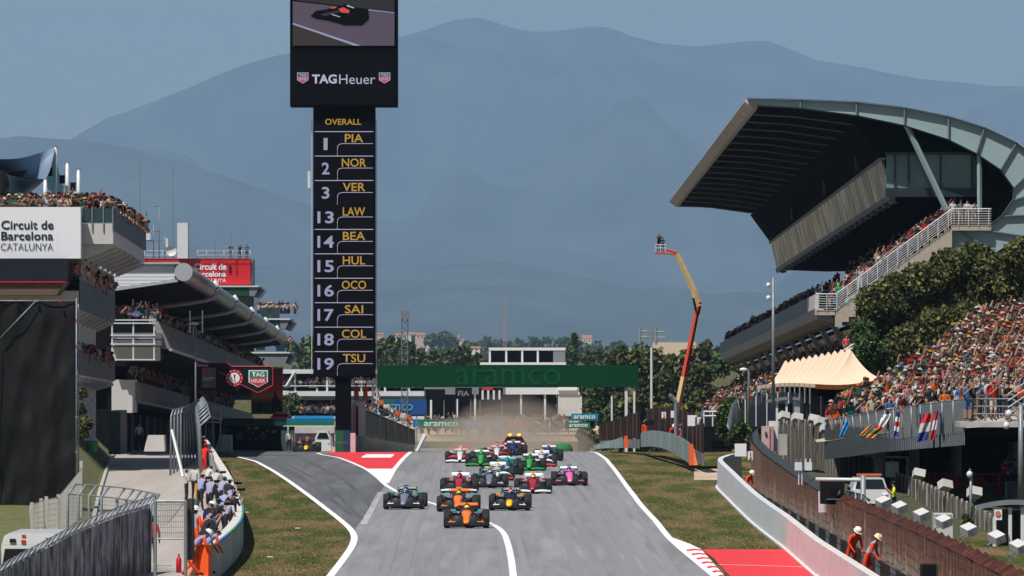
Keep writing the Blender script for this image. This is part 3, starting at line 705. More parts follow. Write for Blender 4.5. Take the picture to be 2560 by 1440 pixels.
def finish_crowd(n_single=255):
    CROWD.sort(key=lambda c: c['p'].y)
    for i, c in enumerate(CROWD):
        if i < n_single:
            hn, hk, hc = HATS[c['hat']]
            key = (c['pose'], c['shirt'], hn, c['skin'], c['hair'])
            pz = {'phone': ' filming', 'up': ' arm raised', 'uptwo': ' arms raised', 'cross': ' arms folded', 'lean': ' bent forward', 'reach': ' pointing'}.get(c['pose'], '')
            if 'hillside' in c['area']:
                xx = HX + c['p'].x * S(c['p'].y); rw = c['p'].y - df(c['p'].x)
                c['area'] = ('front row ' if rw < 2 else 'second row ' if rw < 3.2 else 'third row ' if rw < 4.4 else 'farther back ') + next(w for q, w in ((2120, 'near the kiosk end'), (2165, 'above the bright blue flag'), (2225, 'above the orange flag'), (2285, 'above the narrow flag'), (2345, 'above the wide flag'), (2411, 'at the fence right end'), (2480, 'behind the rail left half'), (9999, 'behind the rail right half')) if xx < q)
            lab = 'person%s in %s top%s %s' % (pz, c['shirt'], '' if hn == 'none' else ' and ' + hn, c['area'])
            o = person(c['p'], c['rz'], lab, key, 'spectators on the terraces', c['sc'], pose=c['pose'], hi=1, shirt=SHIRT[c['shirt']], trous=c['tr'], skin=SK[c['skin']], hair=HAIR[c['hair']], hat=hk, hatcol=hc, shorts=c['hair'] == 2)
    VV = []; FF = []; CC = []; off = 0
    cache = {}
    for c in CROWD[n_single:]:
        hn, hk, hc = HATS[c['hat']]
        key = (c['pose'], hk, c['cut'])
        if key not in cache:
            vs_, fs, cols = person_arr(c['pose'], 0, 1, 2, 3, 4, hk, 5)
            # shins and feet stand behind the row in front: leave them out of the mass
            keep = [i for i, f in enumerate(fs) if sum(vs_[j].z for j in f) / len(f) > c['cut'] or cols[i] == 5]
            used = sorted({j for i in keep for j in fs[i]}); mp = {j: n for n, j in enumerate(used)}
            fl = [[mp[j] for j in fs[i]] for i in keep]
            fl = [t for f in fl for t in ([f] if len(f) == 4 else [[f[0], f[k], f[k + 1], f[k + 1]] if False else [f[0], f[k], f[k + 1]] for k in range(1, len(f) - 1)])]
            cl = [cols[i] for i in keep for _ in range(1 if len(fs[i]) == 4 else len(fs[i]) - 2)]
            cache[key] = (np.array([tuple(vs_[j]) for j in used]), fl, cl)
        A, fl, cl = cache[key]
        ca, sa = math.cos(c['rz']), math.sin(c['rz'])
        B = A * c['sc']; X = np.stack([B[:, 0] * ca - B[:, 1] * sa, B[:, 0] * sa + B[:, 1] * ca, B[:, 2]], 1) + np.array(c['p'])
        VV.append(X); FF += [[i + off for i in f] for f in fl]; off += len(A)
        tab = [None, SHIRT[c['shirt']], c['tr'], SK[c['skin']], HAIR[c['hair']], hc]
        CC += [tab[k] if isinstance(k, int) else k for k in cl]
    if not VV: return
    me = bpy.data.meshes.new('crowd'); me.from_pydata(np.concatenate(VV).tolist(), [], FF); me.materials.append(m_person)
    at = me.attributes.new('tint', 'FLOAT_COLOR', 'FACE'); at.data.foreach_set('color', np.array([(*c, 1.0) for c in CC], dtype=np.float32).ravel())
    o = bpy.data.objects.new('crowd', me); C.objects.link(o); tag(o, 'dense crowd of spectators filling the stands and balconies', 'crowd', kind='stuff')
    print('crowd', len(CROWD), 'faces', len(FF))
# ================================================================ left side: terrace block, pit building, control tower, path and fences
m_wallw = mat('pale_render', K(196, 194, 192), 0.8, var=0.07, scale=1)
m_grey = mat('grey_cladding', K(118, 124, 132), 0.6, var=0.1, scale=1.5)
m_slate = mat('slate_panel', K(42, 52, 62), 0.4, 0.2, var=0.15, scale=.8)
m_navy = mat('navy_panel', K(18, 24, 36), 0.4, var=0.1)
m_signw = mat('sign_white', K(232, 234, 240), 0.5, var=0.02)
m_signblk = mat('sign_ink', K(34, 38, 50), 0.5, var=0)
m_redsign = mat('red_sign', K(206, 30, 40), 0.5, var=0.04)
m_glass = mat('dark_glass', K(40, 66, 72), 0.08, var=0.1, spec=0.6)
m_brown = mat('brown_soffit', K(96, 78, 66), 0.8, var=0.1)
m_tarp = mat('black_tarpaulin', K(21, 21, 23), 0.6, var=0.3, scale=.7, spec=.25)
m_roofm = mat('roof_metal', K(176, 180, 186), 0.45, 0.25, var=0.08, scale=1)
m_tubem = mat('weathered_metal_tube', K(150, 152, 148), 0.4, 0.35, var=0.4, scale=2.2, stretch=(1, .35, 1))
m_sail = mat('shade_sail', K(46, 82, 112), 0.6, var=0.1)
m_sail2 = mat('shade_sail_pale', K(118, 138, 164), 0.6, var=0.06)
m_bluesail = mat('teal_sail', K(60, 150, 170), 0.6, var=0.06)
m_hedge = None
DL2 = Vector(((1100 - HX) / F, 1, -(1165 - HY) / F))
def run(mb, pts, d0, da, db, m=0, D=None):
    D = D or DL
    mb.prism([P(x, y, d0) + D * (da - d0) for x, y in pts], D * (db - da), m); return mb
def RP(x, y, d0, d, D=None): return P(x, y, d0) + (D or DL) * (d - d0)

# --- terrace block
tb = thing('terrace_building', 'pale concrete terrace block with three balconies of spectators', 'building', GX(100, 354.5))
run(MB(), [(-150, 558), (150, 558), (150, 1130), (-150, 1130)], 340.09, 342.96, 375.54).build('wall', m_wallw, tb)
run(MB(), [(-150, 559), (283, 559), (283, 610), (-150, 610)], 340.09, 340.09, 375.54).build('floor_slab', m_wallw, tb)
run(MB(), [(-150, 727), (197, 727), (197, 770), (-150, 770)], 340.09, 340.09, 375.54).build('floor_slab', m_wallw, tb)
run(MB(), [(-150, 925), (197, 925), (197, 942), (-150, 942)], 340.09, 340.09, 375.54).build('floor_slab', m_wallw, tb)
for (xi, xo, yt, yb_) in ((203, 283, 610.5, 648), (150, 197, 770.5, 800), (150, 197, 942.5, 962)):
    for k in range(8):
        dd = 340.38 + k * 5.1
        run(MB(), [(xi, yt), (xo - 1, yt), (xo - 1, yt + 6), (xi, yb_)], 340.09, dd, dd + .8).build('soffit_rib', m_wallw, tb)
for (x, y0, y1, n) in ((283, 517, 575, 14), (197, 694, 772, 14), (197, 872, 936, 14)):
    for k in range(n):
        da = 340.09 + 37.0 * k / n; db = 340.09 + 37.0 * (k + 1) / n - .06
        run(MB(), [(x, y0 + 3), (x + 2.5, y0 + 3), (x + 2.5, y1), (x, y1)], 340.09, da, db).build('rail_panel', m_slate, tb)
    mb = MB(); mb.tube([RP(x + 1, y0, 340.09, 340.09), RP(x + 1, y0, 340.09, 375.54)], .05, 5); mb.build('hand_rail', m_steel, tb)
for x0, x1 in ((205, 230), (231, 258), (259, 282)):
    pbox(MB(), x0, 521, x1, 557, 340.09, 340.12).build('glass_pane', m_glass, tb)
for x in (204.5, 230.5, 258.5, 282):
    pbox(MB(), x - 1.4, 516, x + 1.4, 578, 339.99, 340.07).build('rail_post', m_steel, tb)
pbox(MB(), 150, 648, 205, 700, 341.53, 375.54, 0, DL).build('recessed_wall', mat('beige_wall', K(150, 138, 128), .8), tb)
sg = thing('sign_board', 'white circuit name board on the front of the terrace block', 'sign', P(60, 645, 338.65))
pbox(MB(), -60, 517.5, 201.5, 646, 338.65, 339.71).build('board', m_signw, sg)
text('Circuit de', 3, 551, 134, 573, 338.61, m_signblk, sg, bold=.018); text('Barcelona', 3, 579, 133, 600, 338.61, m_signblk, sg, bold=.018); text('CATALUNYA', 2, 608, 133, 626, 338.61, m_signblk, sg, bold=-.008)
cn = thing('canopy_box', 'navy hospitality canopy with red edge under the white board', 'canopy', P(60, 738, 337.22))
pbox(MB(), -60, 647, 163, 703, 336.74, 341.05).build('fascia', m_navy, cn); pbox(MB(), -60, 703.3, 163, 706, 336.64, 341.05).build('red_trim', m_redsign, cn)
ppoly(MB(), [(-60, 706.4), (162, 706.4), (140, 738), (-60, 738)], 336.83, 341.05).build('soffit', m_brown, cn)
# shade sails and their masts on the terrace roof
for (x, yt, yb_, d, nm) in ((113, 446, 516, 342.01, 'short white mast nearest the white board'), (138, 365.00, 484, 345.84, 'tallest white mast of the terrace shade sails'), (168, 404, 490, 349.67, 'second tallest white mast beside the hanging loudspeaker'), (196, 421, 495, 353.50, 'rightmost white mast of the terrace shade sails'), (151, 466, 500, 359.25, 'small white mast among palm leaves'), (30, 455, 505, 356.38, 'white mast under the shade sails by the image edge')):
    t = thing('sail_mast', nm, 'mast', P(x, 558, d), 'masts of the shade sails')
    MB().tube([P(x, 560, d), P(x, yt + 3, d)], .11, 8).build('pole', m_plight, t, True); pbox(MB(), x - 7, yt, x + 7, yt + 3, d - .1, d + .1).build('cap_plate', m_steel, t)
def sail(pts, m, lab):   # four corners (px,py,d), sagging between
    A, B_, C_, D_ = [P(*p) for p in pts]; rows = []
    for i in range(13):
        u = i / 12; r = []
        for j in range(13):
            v_ = j / 12
            p = A.lerp(B_, u).lerp(D_.lerp(C_, u), v_)
            p.z -= .9 * math.sin(math.pi * u) * math.sin(math.pi * v_) + .35 * (math.sin(math.pi * u) + math.sin(math.pi * v_))
            r.append(p)
        rows.append(r)
    mb = MB(); mb.sheet(rows); mb.sheet([[p + Vector((0, .02, .02)) for p in r] for r in rows])
    solo(mb, 'shade_sail', m, lab, 'shade sail', 'shade sails over the terrace', True)
sail([(138, 367.87, 345.84), (-40, 395, 342.01), (-60, 445, 358.29), (113, 449, 342.01)], m_sail2, 'pale blue shade sail stretched to the tallest mast')
sail([(113, 448, 342.20), (-50, 402, 342.49), (-60, 492, 356.38), (30, 488, 356.38)], m_sail, 'dark blue shade sail hanging low over the terrace crowd')
sail([(136, 371.70, 346.22), (108, 452, 343.92), (150, 480, 359.25), (160, 470, 362.12)], m_bluesail, 'narrow teal shade sail twisting beside the tallest mast')
for (x, y, d, lb) in ((124, 430, 345.36, 'black loudspeaker hanging left of the tallest mast'), (155, 449, 349.19, 'black loudspeaker between two white masts'), (182, 467, 353.02, 'black loudspeaker hanging beside the rightmost mast')):
    mb = MB(); c = P(x, y, d); mb.prism([c + Vector(v) for v in ((-.16, -.15, -.25), (.16, -.15, -.25), (.17, .15, -.22), (-.17, .15, -.22))], (0.02, -.08, .5)); solo(mb, 'loudspeaker', m_black, lb, 'speaker', 'loudspeakers on the terrace')
sail([(70, 425, 343), (-50, 400, 341), (-60, 470, 352), (10, 462, 350)], mat('navy_sail', K(16, 28, 46), .7), 'navy shade sail at the image edge under the pale one')
# spectators on the terrace
for i in range(64): spectator(P(-20 + i * 4.7, 560, 340.66 + rnd.random() * .8) + Vector((0, 0, -.05)), rnd.uniform(-.2, .6), 'on the top terrace')
for i in range(50): spectator(P(-10 + i * 5.5, 556, 342.49 + rnd.random() * 1.5), rnd.uniform(0, .6), 'on the top terrace')
for k in range(85):
    d = 341.05 + 36 * rnd.random(); spectator(RP(279 - 12 * rnd.random(), 559, 340.09, d), .9, 'at the terrace rail', rnd.choice(['lean', 'phone', 'cross', 'stand', 'lean', 'phone', 'reach']))
    d = 341.05 + 36 * rnd.random(); spectator(RP(193 - 9 * rnd.random(), 728, 340.09, d), .9, 'on the middle balcony', rnd.choice(['lean', 'phone', 'cross', 'stand', 'lean', 'phone', 'reach']))
    if k % 2: d = 341.05 + 36 * rnd.random(); spectator(RP(193 - 9 * rnd.random(), 926, 340.09, d), .9, 'on the lowest balcony', rnd.choice(['lean', 'phone', 'cross', 'stand', 'lean', 'phone', 'reach']), ['red', 'orange', 'maroon', 'navy', 'white', 'black'])
# --- black tarpaulin on scaffold
sc = thing('scaffold_screen', 'tall black tarpaulin stretched over a scaffold frame', 'screen', GX(90, 264.0))
rows = []
for j in range(41):
    v_ = j / 40; r = []
    for i in range(33):
        u = i / 32; x = -80 + 268 * u; y = 752 + (ip([(-80, 1330), (0, 1300), (100, 1262), (188, 1222)], x) - 752) * v_
        dy = .22 * mno.noise(Vector((u * 7 + v_ * 3.1, v_ * 3 - u * 4, .3))) + .12 * mno.noise(Vector((u * 15, v_ * 9 + u * 9, 2)))
        r.append(P(x, y, 262.0 + dy * (1 if 0 < i < 32 else 0)))
    rows.append(r)
mb = MB(); mb.sheet(rows); mb.build('tarpaulin', m_tarp, sc, True)
mb = MB(); mb.sheet([[P(188, y, 262.0), P(188.5, y, 263.3), P(189.5, y, 264.5)] for y in np.linspace(752, 1215, 9)]); mb.build('side_tarpaulin', m_tarp, sc)
def pole(parent, a, b, r=.03, m=None, n=6, nm='pole'): return MB().tube([a, b], r, n).build(nm, m or m_steel, parent, True)
pole(sc, P(-80, 752, 261.9), P(192, 752, 261.9)); pole(sc, P(191, 745, 261.8), P(191, 1225, 261.8)); pole(sc, P(0, 845, 261.7), P(92, 750, 261.7)); pole(sc, P(-3, 845, 261.8), P(-3, 1300, 261.8))
pole(sc, P(196, 760, 264.6), P(196, 1225, 264.6))
for (x, y) in ((191, 800), (191, 865), (191, 935), (191, 1043), (191, 1130), (92, 752), (40, 752), (150, 752)):
    pbox(MB(), x - 2.2, y - 3, x + 2.2, y + 3, 261.6, 261.8).build('coupler', m_redsign if rnd.random() < .5 else m_steel, sc)
# --- pit building
pb = thing('pit_building', 'long pit building with tubular roof edge and packed balcony', 'building', GX(300, 500))
run(MB(), [(240, 658), (456, 657), (456, 696), (283, 715), (240, 720)], 395, 396, 640).build('roof', m_roofm, pb)
run(MB(), [(240, 720.5), (283, 715.5), (456, 696.5), (452, 709), (283, 731), (240, 738)], 395, 396.0, 640).build('soffit', m_dark, pb)  # added near-black underside; the roof's shade is put into its colour
gp = MB()
for k in range(17):
    y = 662 + k * 3.5; xr = 436 if 662 < y < 700 else 436
    yb_ = ip([(283, 722), (440, 701)], 360)
    x1 = 437 if y < 701 else ip([(701, 437), (724, 288)], y)
    gp.prism([P(281, y, 395.6), P(x1, y, 395.6), P(x1, y + 3.1, 395.5), P(281, y + 3.1, 395.5)], (0, .1, -.02))
tag(gp.build('louvre', m_signw, pb), kind='stuff')
run(MB(), [(281, 656), (450, 655), (450, 660), (281, 661)], 395, 395.2, 396).build('gable_trim', m_roofm, pb); run(MB(), [(283, 719), (445, 697), (445, 704), (283, 727)], 395, 395.2, 396).build('gable_trim', m_roofm, pb)
cR = 22.5 / S(395); rings = []
for d in np.linspace(395, 640, 8):
    c = RP(459, 680, 395, d); rings.append([c + Vector((cR * math.cos(a), 0, cR * math.sin(a))) for a in (2 * math.pi * j / 24 for j in range(24))])
MB().loft(rings).build('roof_tube', m_tubem, pb, True)
c = RP(459, 680, 395, 394.9); MB().loft([[c + Vector((cR * q * math.cos(a), y, cR * q * math.sin(a))) for a in (2 * math.pi * j / 24 for j in range(24))] for q, y in ((1.01, .08), (1.01, 0))]).build('tube_end_cap', m_roofm, pb)
for d in (437, 479, 521, 563, 603):
    MB().tube([RP(x, y, 395, d) for x, y in ((240, 742), (400, 721), (455, 712), (474, 705), (484, 690), (484, 674), (474, 660))], .2, 6).build('roof_rib', m_plight, pb, True)
run(MB(), [(380, 803), (395, 803), (427, 872), (405, 872)], 395, 395, 640).build('parapet', mat('stained_concrete', K(122, 118, 112), .8, var=.25, scale=.5, stretch=(1, .3, 1)), pb)
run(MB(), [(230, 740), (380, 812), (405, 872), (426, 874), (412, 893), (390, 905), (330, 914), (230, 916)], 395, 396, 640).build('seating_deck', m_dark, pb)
MB().tube([RP(x, y, 395, 395) for x, y in ((426, 874),)] + [RP(426, 874, 395, 640)], .12, 6).build('deck_edge', m_roofm, pb)
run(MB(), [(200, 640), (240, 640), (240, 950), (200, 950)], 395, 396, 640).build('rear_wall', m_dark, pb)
eb = [pbox(MB(), 279, 832, 394, 847, 390, 395), pbox(MB(), 279, 850, 394, 864, 390.3, 395), pbox(MB(), 279, 867, 392, 902, 391, 395)]
for k, e in enumerate(eb): e.build('balcony_panel', m_plight if k < 2 else m_wallw, pb)
for x in (280, 333, 385): pbox(MB(), x - 1.6, 804, x + 1.6, 902, 389.6, 389.85).build('balcony_post', m_plight, pb)
for y in (800, 808, 838, 860, 899): pbox(MB(), 276, y - 1.4, 389, y + 1.4, 389.5, 389.6).build('balcony_rail', m_plight, pb)
# lower tier
pbox(MB(), 279, 950, 331, 1032, 392, 397).build('end_wall', m_wallw, pb)
run(MB(), [(331, 952), (338, 952), (349, 988), (345, 1001), (331, 1001)], 395, 395, 640, 0, DL2).build('parapet', MATS['stained_concrete'], pb)
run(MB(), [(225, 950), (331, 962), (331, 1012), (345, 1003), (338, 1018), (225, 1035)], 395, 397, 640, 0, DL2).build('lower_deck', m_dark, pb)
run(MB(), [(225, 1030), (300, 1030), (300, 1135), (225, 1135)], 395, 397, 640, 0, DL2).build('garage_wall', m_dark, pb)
MB().tube([RP(344, 1005, 395, 396, DL2), RP(344, 1005, 395, 640, DL2)], .1, 6).build('deck_edge', m_steel, pb)
for k in range(22): run(MB(), [(300.3, 1030), (306, 1030), (306, 1128), (300.3, 1128)], 395, 398 + k * 10.5, 398.7 + k * 10.5, 0, DL2).build('garage_pier', m_grey, pb)
# spectators in the pit building
for k in range(46): spectator(P(286 + k * 2.4, 829 - rnd.random() * 6, 396 + rnd.random() * 1.5), .2, 'on the pit building end balcony', bias=['yellow', 'teal', 'white', 'blue', 'navy', 'red', 'black', 'grey'])
for k in range(330):
    d = 397 + 240 * rnd.random() ** 1.2; u = rnd.random() * .5
    spectator(RP(378 - 60 * u, 815 - 30 * u + 14, 395, d), 1.0, 'along the pit building balcony', rnd.choice(['lean', 'phone', 'cross', 'stand', 'phone']))
    if k % 2: d = 397 + 190 * rnd.random(); spectator(RP(329 - 25 * u, 966 - 4 * u, 395, d, DL2), 1.0, 'along the lower pit balcony', rnd.choice(['lean', 'phone', 'stand']), ['red', 'navy', 'black', 'maroon', 'grey'])
# --- hanging timing sign over the pit lane
hs = thing('hanging_sign', 'black gantry sign with stopwatch and green red shield', 'sign', P(580, 985, 404)); D = 404
OUT = [(475, 907), (567, 907), (580, 916), (677, 916), (682, 921), (682, 963), (645, 982), (606, 963), (592, 977), (475, 977)]
ppoly(MB(), OUT[::-1], D, D + .5).build('panel', m_black, hs)
m_pinkled = mat('red_edge_light', K(200, 60, 80), .5, var=0)
for a, b in zip(OUT[:8], OUT[1:8]): MB().tube([P(*a, D - .02), P(*b, D - .02)], .03, 5).build('edge_strip', m_pinkled, hs)
MB().tube([P(548, 928, D - .02), P(606, 963, D - .02)], .03, 5).build('edge_strip', m_pinkled, hs)
def disc(c, r, r0, d, m, nm, parent, n=24):
    C0 = P(*c, d); s_ = S(d); mb = MB()
    if r0: mb.loft([[C0 + Vector((q / s_ * math.cos(a), y, q / s_ * math.sin(a))) for a in (2 * math.pi * j / n for j in range(n))] for q, y in ((r0, 0), (r0, -.02), (r, -.02), (r, 0))], 0, False)
    else: mb.loft([[C0 + Vector((q / s_ * math.cos(a), y, q / s_ * math.sin(a))) for a in (2 * math.pi * j / n for j in range(n))] for q, y in ((r, 0), (r, -.02))])
    return mb.build(nm, m, parent)
disc((586, 945), 21, 15.5, D - .02, m_redsign, 'bezel', hs); disc((586, 945), 15.5, 13.5, D - .02, m_black, 'bezel', hs); disc((586, 945), 13.5, 0, D - .02, m_signw, 'dial', hs)
for a, l in ((95, 9), (75, 8), (-80, 11)): MB().tube([P(586, 945, D - .05), P(586 + l * math.cos(R(a)), 945 - l * math.sin(R(a)), D - .05)], .03, 4).build('hand', m_redsign if a < 0 else m_black, hs)
for k in range(12): a = R(30 * k); ppoly(MB(), [(586 + q * math.cos(a + e), 945 + q * math.sin(a + e)) for q, e in ((17, -.04), (20, -.04), (20, .04), (17, .04))], D - .06, D - .05).build('tick', m_signw, hs)
m_tgreen = mat('shield_green', K(10, 120, 84), .5, var=0); m_tred = mat('shield_red', K(206, 40, 60), .5, var=0)
def shield(cx, cy, w, h, d, parent, bright=None):
    m0, m1, m2 = bright or (m_signw, m_tgreen, m_tred)
    e = w * .06
    ppoly(MB(), [(cx - w / 2 - e, cy - h / 2 - e), (cx + w / 2 + e, cy - h / 2 - e), (cx + w / 2 + e, cy + h * .22), (cx, cy + h / 2 + e), (cx - w / 2 - e, cy + h * .22)][::-1], d - .02, d).build('shield_border', m0, parent)
    ppoly(MB(), [(cx - w / 2, cy - h / 2), (cx + w / 2, cy - h / 2), (cx + w / 2, cy - h * .08), (cx - w / 2, cy - h * .08)][::-1], d - .04, d - .025).build('shield_top', m1, parent)
    ppoly(MB(), [(cx - w / 2, cy - h * .04), (cx + w / 2, cy - h * .04), (cx + w / 2, cy + h * .2), (cx, cy + h / 2), (cx - w / 2, cy + h * .2)][::-1], d - .04, d - .025).build('shield_base', m2, parent)
    text('TAG', cx - w * .36, cy - h * .44, cx + w * .36, cy - h * .14, d - .05, m0, parent, bold=.02)
    text('HEUER', cx - w * .4, cy + h * .02, cx + w * .4, cy + h * .25, d - .05, m0, parent, bold=.01)
shield(645.5, 947, 43, 38, D - .01, hs)
pbox(MB(), 504, 919, 539.5, 970, D - .03, D - .01).build('poster', mat('poster_grey', K(84, 84, 88), .6, var=0), hs)
for (x0, y0, x1, y1) in ((509, 919, 513.5, 930), (509, 959, 513.5, 970)): pbox(MB(), x0, y0, x1, y1, D - .05, D - .035).build('poster_stripe', m_redsign, hs)
text('F1', 507, 934, 524, 939.5, D - .05, m_redsign, hs, bold=.03); text('GRAN PREMIO', 506, 943, 537, 946.5, D - .05, m_signw, hs); text('DE ESPANA', 506, 948, 530, 951.5, D - .05, m_signw, hs)
text('TAGHeuer', 486, 910.5, 521, 916, D - .03, m_signw, hs, bold=.01)
pbox(MB(), 474, 977, 490, 1015, D + .1, D + .5).build('support', m_black, hs)
lp = thing('antenna_pole', 'thin grey pole with white antennas in front of the hanging sign', 'pole', GX(489, 398))
MB().tube([P(489, 1120, 398), P(489, 806, 398)], [.07, .05], 6).build('pole', m_steel, lp, True)
for x in (475, 506): MB().tube([P(x, 832, 398), P(x, 776, 398)], .05, 5).build('antenna', m_plight, lp)
MB().tube([P(475, 806, 398), P(506, 806, 398)], .04, 5).build('cross_arm', m_steel, lp)
mb = MB(); c = P(483, 812, 398); mb.loft([[c + Vector((r * math.cos(a), r * math.sin(a), z)) for a in (2 * math.pi * j / 10 for j in range(10))] for r, z in ((.02, .2), (.3, .14), (.44, 0))], 0, False); mb.tube([c, c + Vector((0, 0, -.9))], .02, 4)
solo(mb, 'umbrella', m_plight, 'white open umbrella held up in the pit balcony crowd', 'umbrella')
# --- control tower
ct = thing('control_tower', 'race control tower with green fascias behind the pit roof', 'building', GX(600, 650)); Dt = 650
pbox(MB(), 355, 713, 635, 1000, Dt + 2, Dt + 16).build('wall', m_glass, ct)
for (y, xr) in ((714, 660), (796, 737), (880, 737)):
    pbox(MB(), 500, y, xr - 12, y + 3.5, Dt - 1, Dt + 14).build('floor_edge', m_plight, ct)
    pbox(MB(), 500, y + 4, xr - 37, y + 26, Dt - .8, Dt + 14).build('fascia', mat('green_fascia', K(12, 62, 38), .5, var=.05) if y < 850 else m_grey, ct)
    ppoly(MB(), [(xr - 36.5, y + 4), (xr - 12, y + 4), (xr - 24, y + 27), (xr - 36.5, y + 26)][::-1], Dt - .8, Dt + 8).build('prow', m_grey, ct)
    ppoly(MB(), [(xr - 12, y + 4), (xr, y + 12), (xr - 14, y + 32), (xr - 24, y + 27)][::-1], Dt - .7, Dt + 6).build('prow_end', m_slate, ct)
for (x, y) in ((592, 742), (603, 742), (614, 742)): pbox(MB(), x, y, x + 9, y + 46, Dt + 1.8, Dt + 1.95).build('window_pane', m_glass, ct)
for (x0, y0) in ((652, 770), (676, 770), (640, 850), (690, 852)): pbox(MB(), x0, y0, x0 + 23, y0 + 26, Dt - .9, Dt - .85).build('glass_rail', m_glass, ct)
rs = thing('sign_board', 'red circuit name board on top of the control tower', 'sign', P(500, 712, Dt))
pbox(MB(), 357, 646, 626, 712, Dt, Dt + 6).build('board', m_redsign, rs); pbox(MB(), 626.3, 648, 631.5, 712, Dt + .3, Dt + 6).build('end_panel', m_grey, rs)
text('Circuit de', 486, 658, 566, 675, Dt - .05, m_signw, rs, bold=.03); text('Barcelona', 486, 678, 565, 692, Dt - .05, m_signw, rs, bold=.03); text('CATALUNYA', 486, 696, 565, 706, Dt - .05, m_signw, rs)
pbox(MB(), 572, 663, 577.5, 681, Dt - .15, Dt - .02).build('vent_box', m_navy, rs)
solo(pbox(MB(), 443, 557, 469.5, 646, 648, 650.5), 'chimney_slab', m_plight, 'tall white rectangular shaft on the control tower roof', 'shaft')
mb = MB(); c = P(428, 627, 648); mb.loft([[c + Vector((r * math.cos(a), y, r * math.sin(a) + .0)) for a in (2 * math.pi * j / 16 for j in range(16))] for r, y in ((.62, 0), (.5, .12), (.25, .22), (.05, .26))], 0, False)
mb.tube([c + Vector((0, .2, 0)), P(432, 646, 648.3)], .06, 5); mb.tube([c + Vector((0, .1, 0)), c + Vector((-.1, -.5, .1))], .02, 4); solo(mb, 'satellite_dish', m_plight, 'white satellite dish beside the white roof shaft', 'satellite dish', smooth=True)
for (x, yt, r, lb) in ((350, 400, .05, 'tall thin aerial left of the white roof shaft'), (433, 412, .05, 'tall thin aerial directly beside the satellite dish'), (538, 600, .04, 'short aerial behind the red circuit board'), (578, 575, .04, 'short aerial above the red circuit board text')):
    mb = MB(); mb.tube([P(x, 648, 649), P(x, yt, 649)], [r * 1.6, r * .7], 5); [mb.tube([P(x - 4, y, 649), P(x + 4, y, 649)], .03, 4) for y in np.linspace(yt + 12, yt + 60, 3)]
    solo(mb, 'aerial', m_steel, lb, 'aerial', 'aerials on the control tower')
am = thing('antenna_rack', 'steel antenna frame with white boxes beyond the terrace corner', 'antenna', P(385, 646, 640))
for a, b in (((366, 516), (400, 516)), ((398, 514), (398, 646)), ((360, 578), (400, 578)), ((360, 602), (402, 602)), ((384, 560), (384, 646)), ((366, 516), (366, 540)), ((412, 590), (412, 646)), ((405, 600), (420, 600))): pole(am, P(*a, 640), P(*b, 640), .05, m_steel, 5, 'bar')
pbox(MB(), 361, 579, 376, 600, 639, 640).build('antenna_box', m_plight, am); pbox(MB(), 414, 596, 420, 618, 639, 640).build('antenna_box', m_plight, am)
rl = thing('roof_railing', 'thin white railing along the red board roof', 'railing', P(500, 646, 649.5))
for y in (627, 638): pole(rl, P(360, y, 649.5), P(626, y, 649.5), .03, m_plight, 4, 'rail')
for x in range(362, 628, 22): pole(rl, P(x, 646, 649.5), P(x, 626, 649.5), .03, m_plight, 4, 'post')
for k, (x, sh) in enumerate(((577, 'black'), (599, 'navy'), (617, 'blue'))):
    person(P(x, 648, 650.3), 0.4, ['cameraman in black holding a dark bag on the red board roof', 'person in navy aiming a camera on the red board roof', 'person in blue and grey rightmost on the red board roof'][k], ('roof', k), 'people on the red board roof', pose=['cross', 'shoot', 'cross'][k], hi=1, shirt=SHIRT[sh], trous=(.02, .02, .03), skin=SK[1], hair=HAIR[0], hat=None if k < 2 else 'cap', hatcol=SHIRT['red'])
for i in range(34): spectator(P(646 + i * 2.6, 795, Dt - .2 - rnd.random() * .5) if i < 30 else P(726 + i * .4, 795, Dt), rnd.uniform(-.2, .7), 'on the control tower balcony', bias=['white', 'white', 'pink', 'beige', 'blue', 'navy', 'red', 'black'])
for i in range(10): spectator(P(688 + i * 4.5, 879, Dt - .3), .6, 'on the lower control tower balcony', bias=['black', 'navy', 'white'])
# ---------------------------------------------------------------- path, bank, barrier and fences, bottom left
UP = .3
mb = MB(); rows = []
for y in np.arange(1126, 1640, 10):
    l = ip([(1126, 292), (1140, 285), (1180, 268), (1240, 250), (1300, 238), (1440, 215), (1640, 160)], y); r = ip([(1126, 507), (1200, 538), (1262, 574), (1325, 592), (1360, 588), (1400, 562), (1440, 520), (1640, 380)], y)
    a = G(l, y, UP); b = G(r, y, UP); rows.append([a.lerp(b, k / 4) for k in range(5)])
mb.sheet(rows); tag(mb.build('service_path', m_path), kind='structure')
mb = MB(); rows = []
for y in np.arange(1100, 1660, 10):
    l = ip([(1100, 296), (1140, 284), (1180, 267), (1240, 249), (1300, 237), (1440, 214), (1640, 160)], y); a = G(l, max(y, 1128), UP); s_ = S(a.y)
    hk = ip([(150, 0), (240, 0.02), (262, .12), (284, .3), (292, 1.0), (420, 1.0)], a.y)
    rows.append([a + Vector((-q * 1.0, 0, .06 + z * hk + .12 * mno.noise(Vector((q * 2, a.y * .4, 0)))) if q else Vector((0, 0, .02))) for q, z in ((0, 0), (.3, .1), (1.0, .8), (2.2, 1.9), (4, 2.6), (7, 2.7), (14, 2.6))])
mb.sheet(rows); tag(mb.build('grass_bank', mat('bank_grass', K(70, 90, 40), .95, var=.3, scale=3, col2=K(122, 116, 70), bump=.6)), kind='structure')
mb = MB(); rows = []
for y in np.arange(1136, 1440, 8):
    l = ip([(1126, 292), (1140, 285), (1180, 268), (1240, 250), (1300, 238), (1440, 215)], y); a = G(l, y, UP); rows.append([a + Vector((-.16, 0, 0)), a + Vector((-.14, 0, .17)), a + Vector((.02, 0, .17)), a + Vector((.04, 0, .0))])
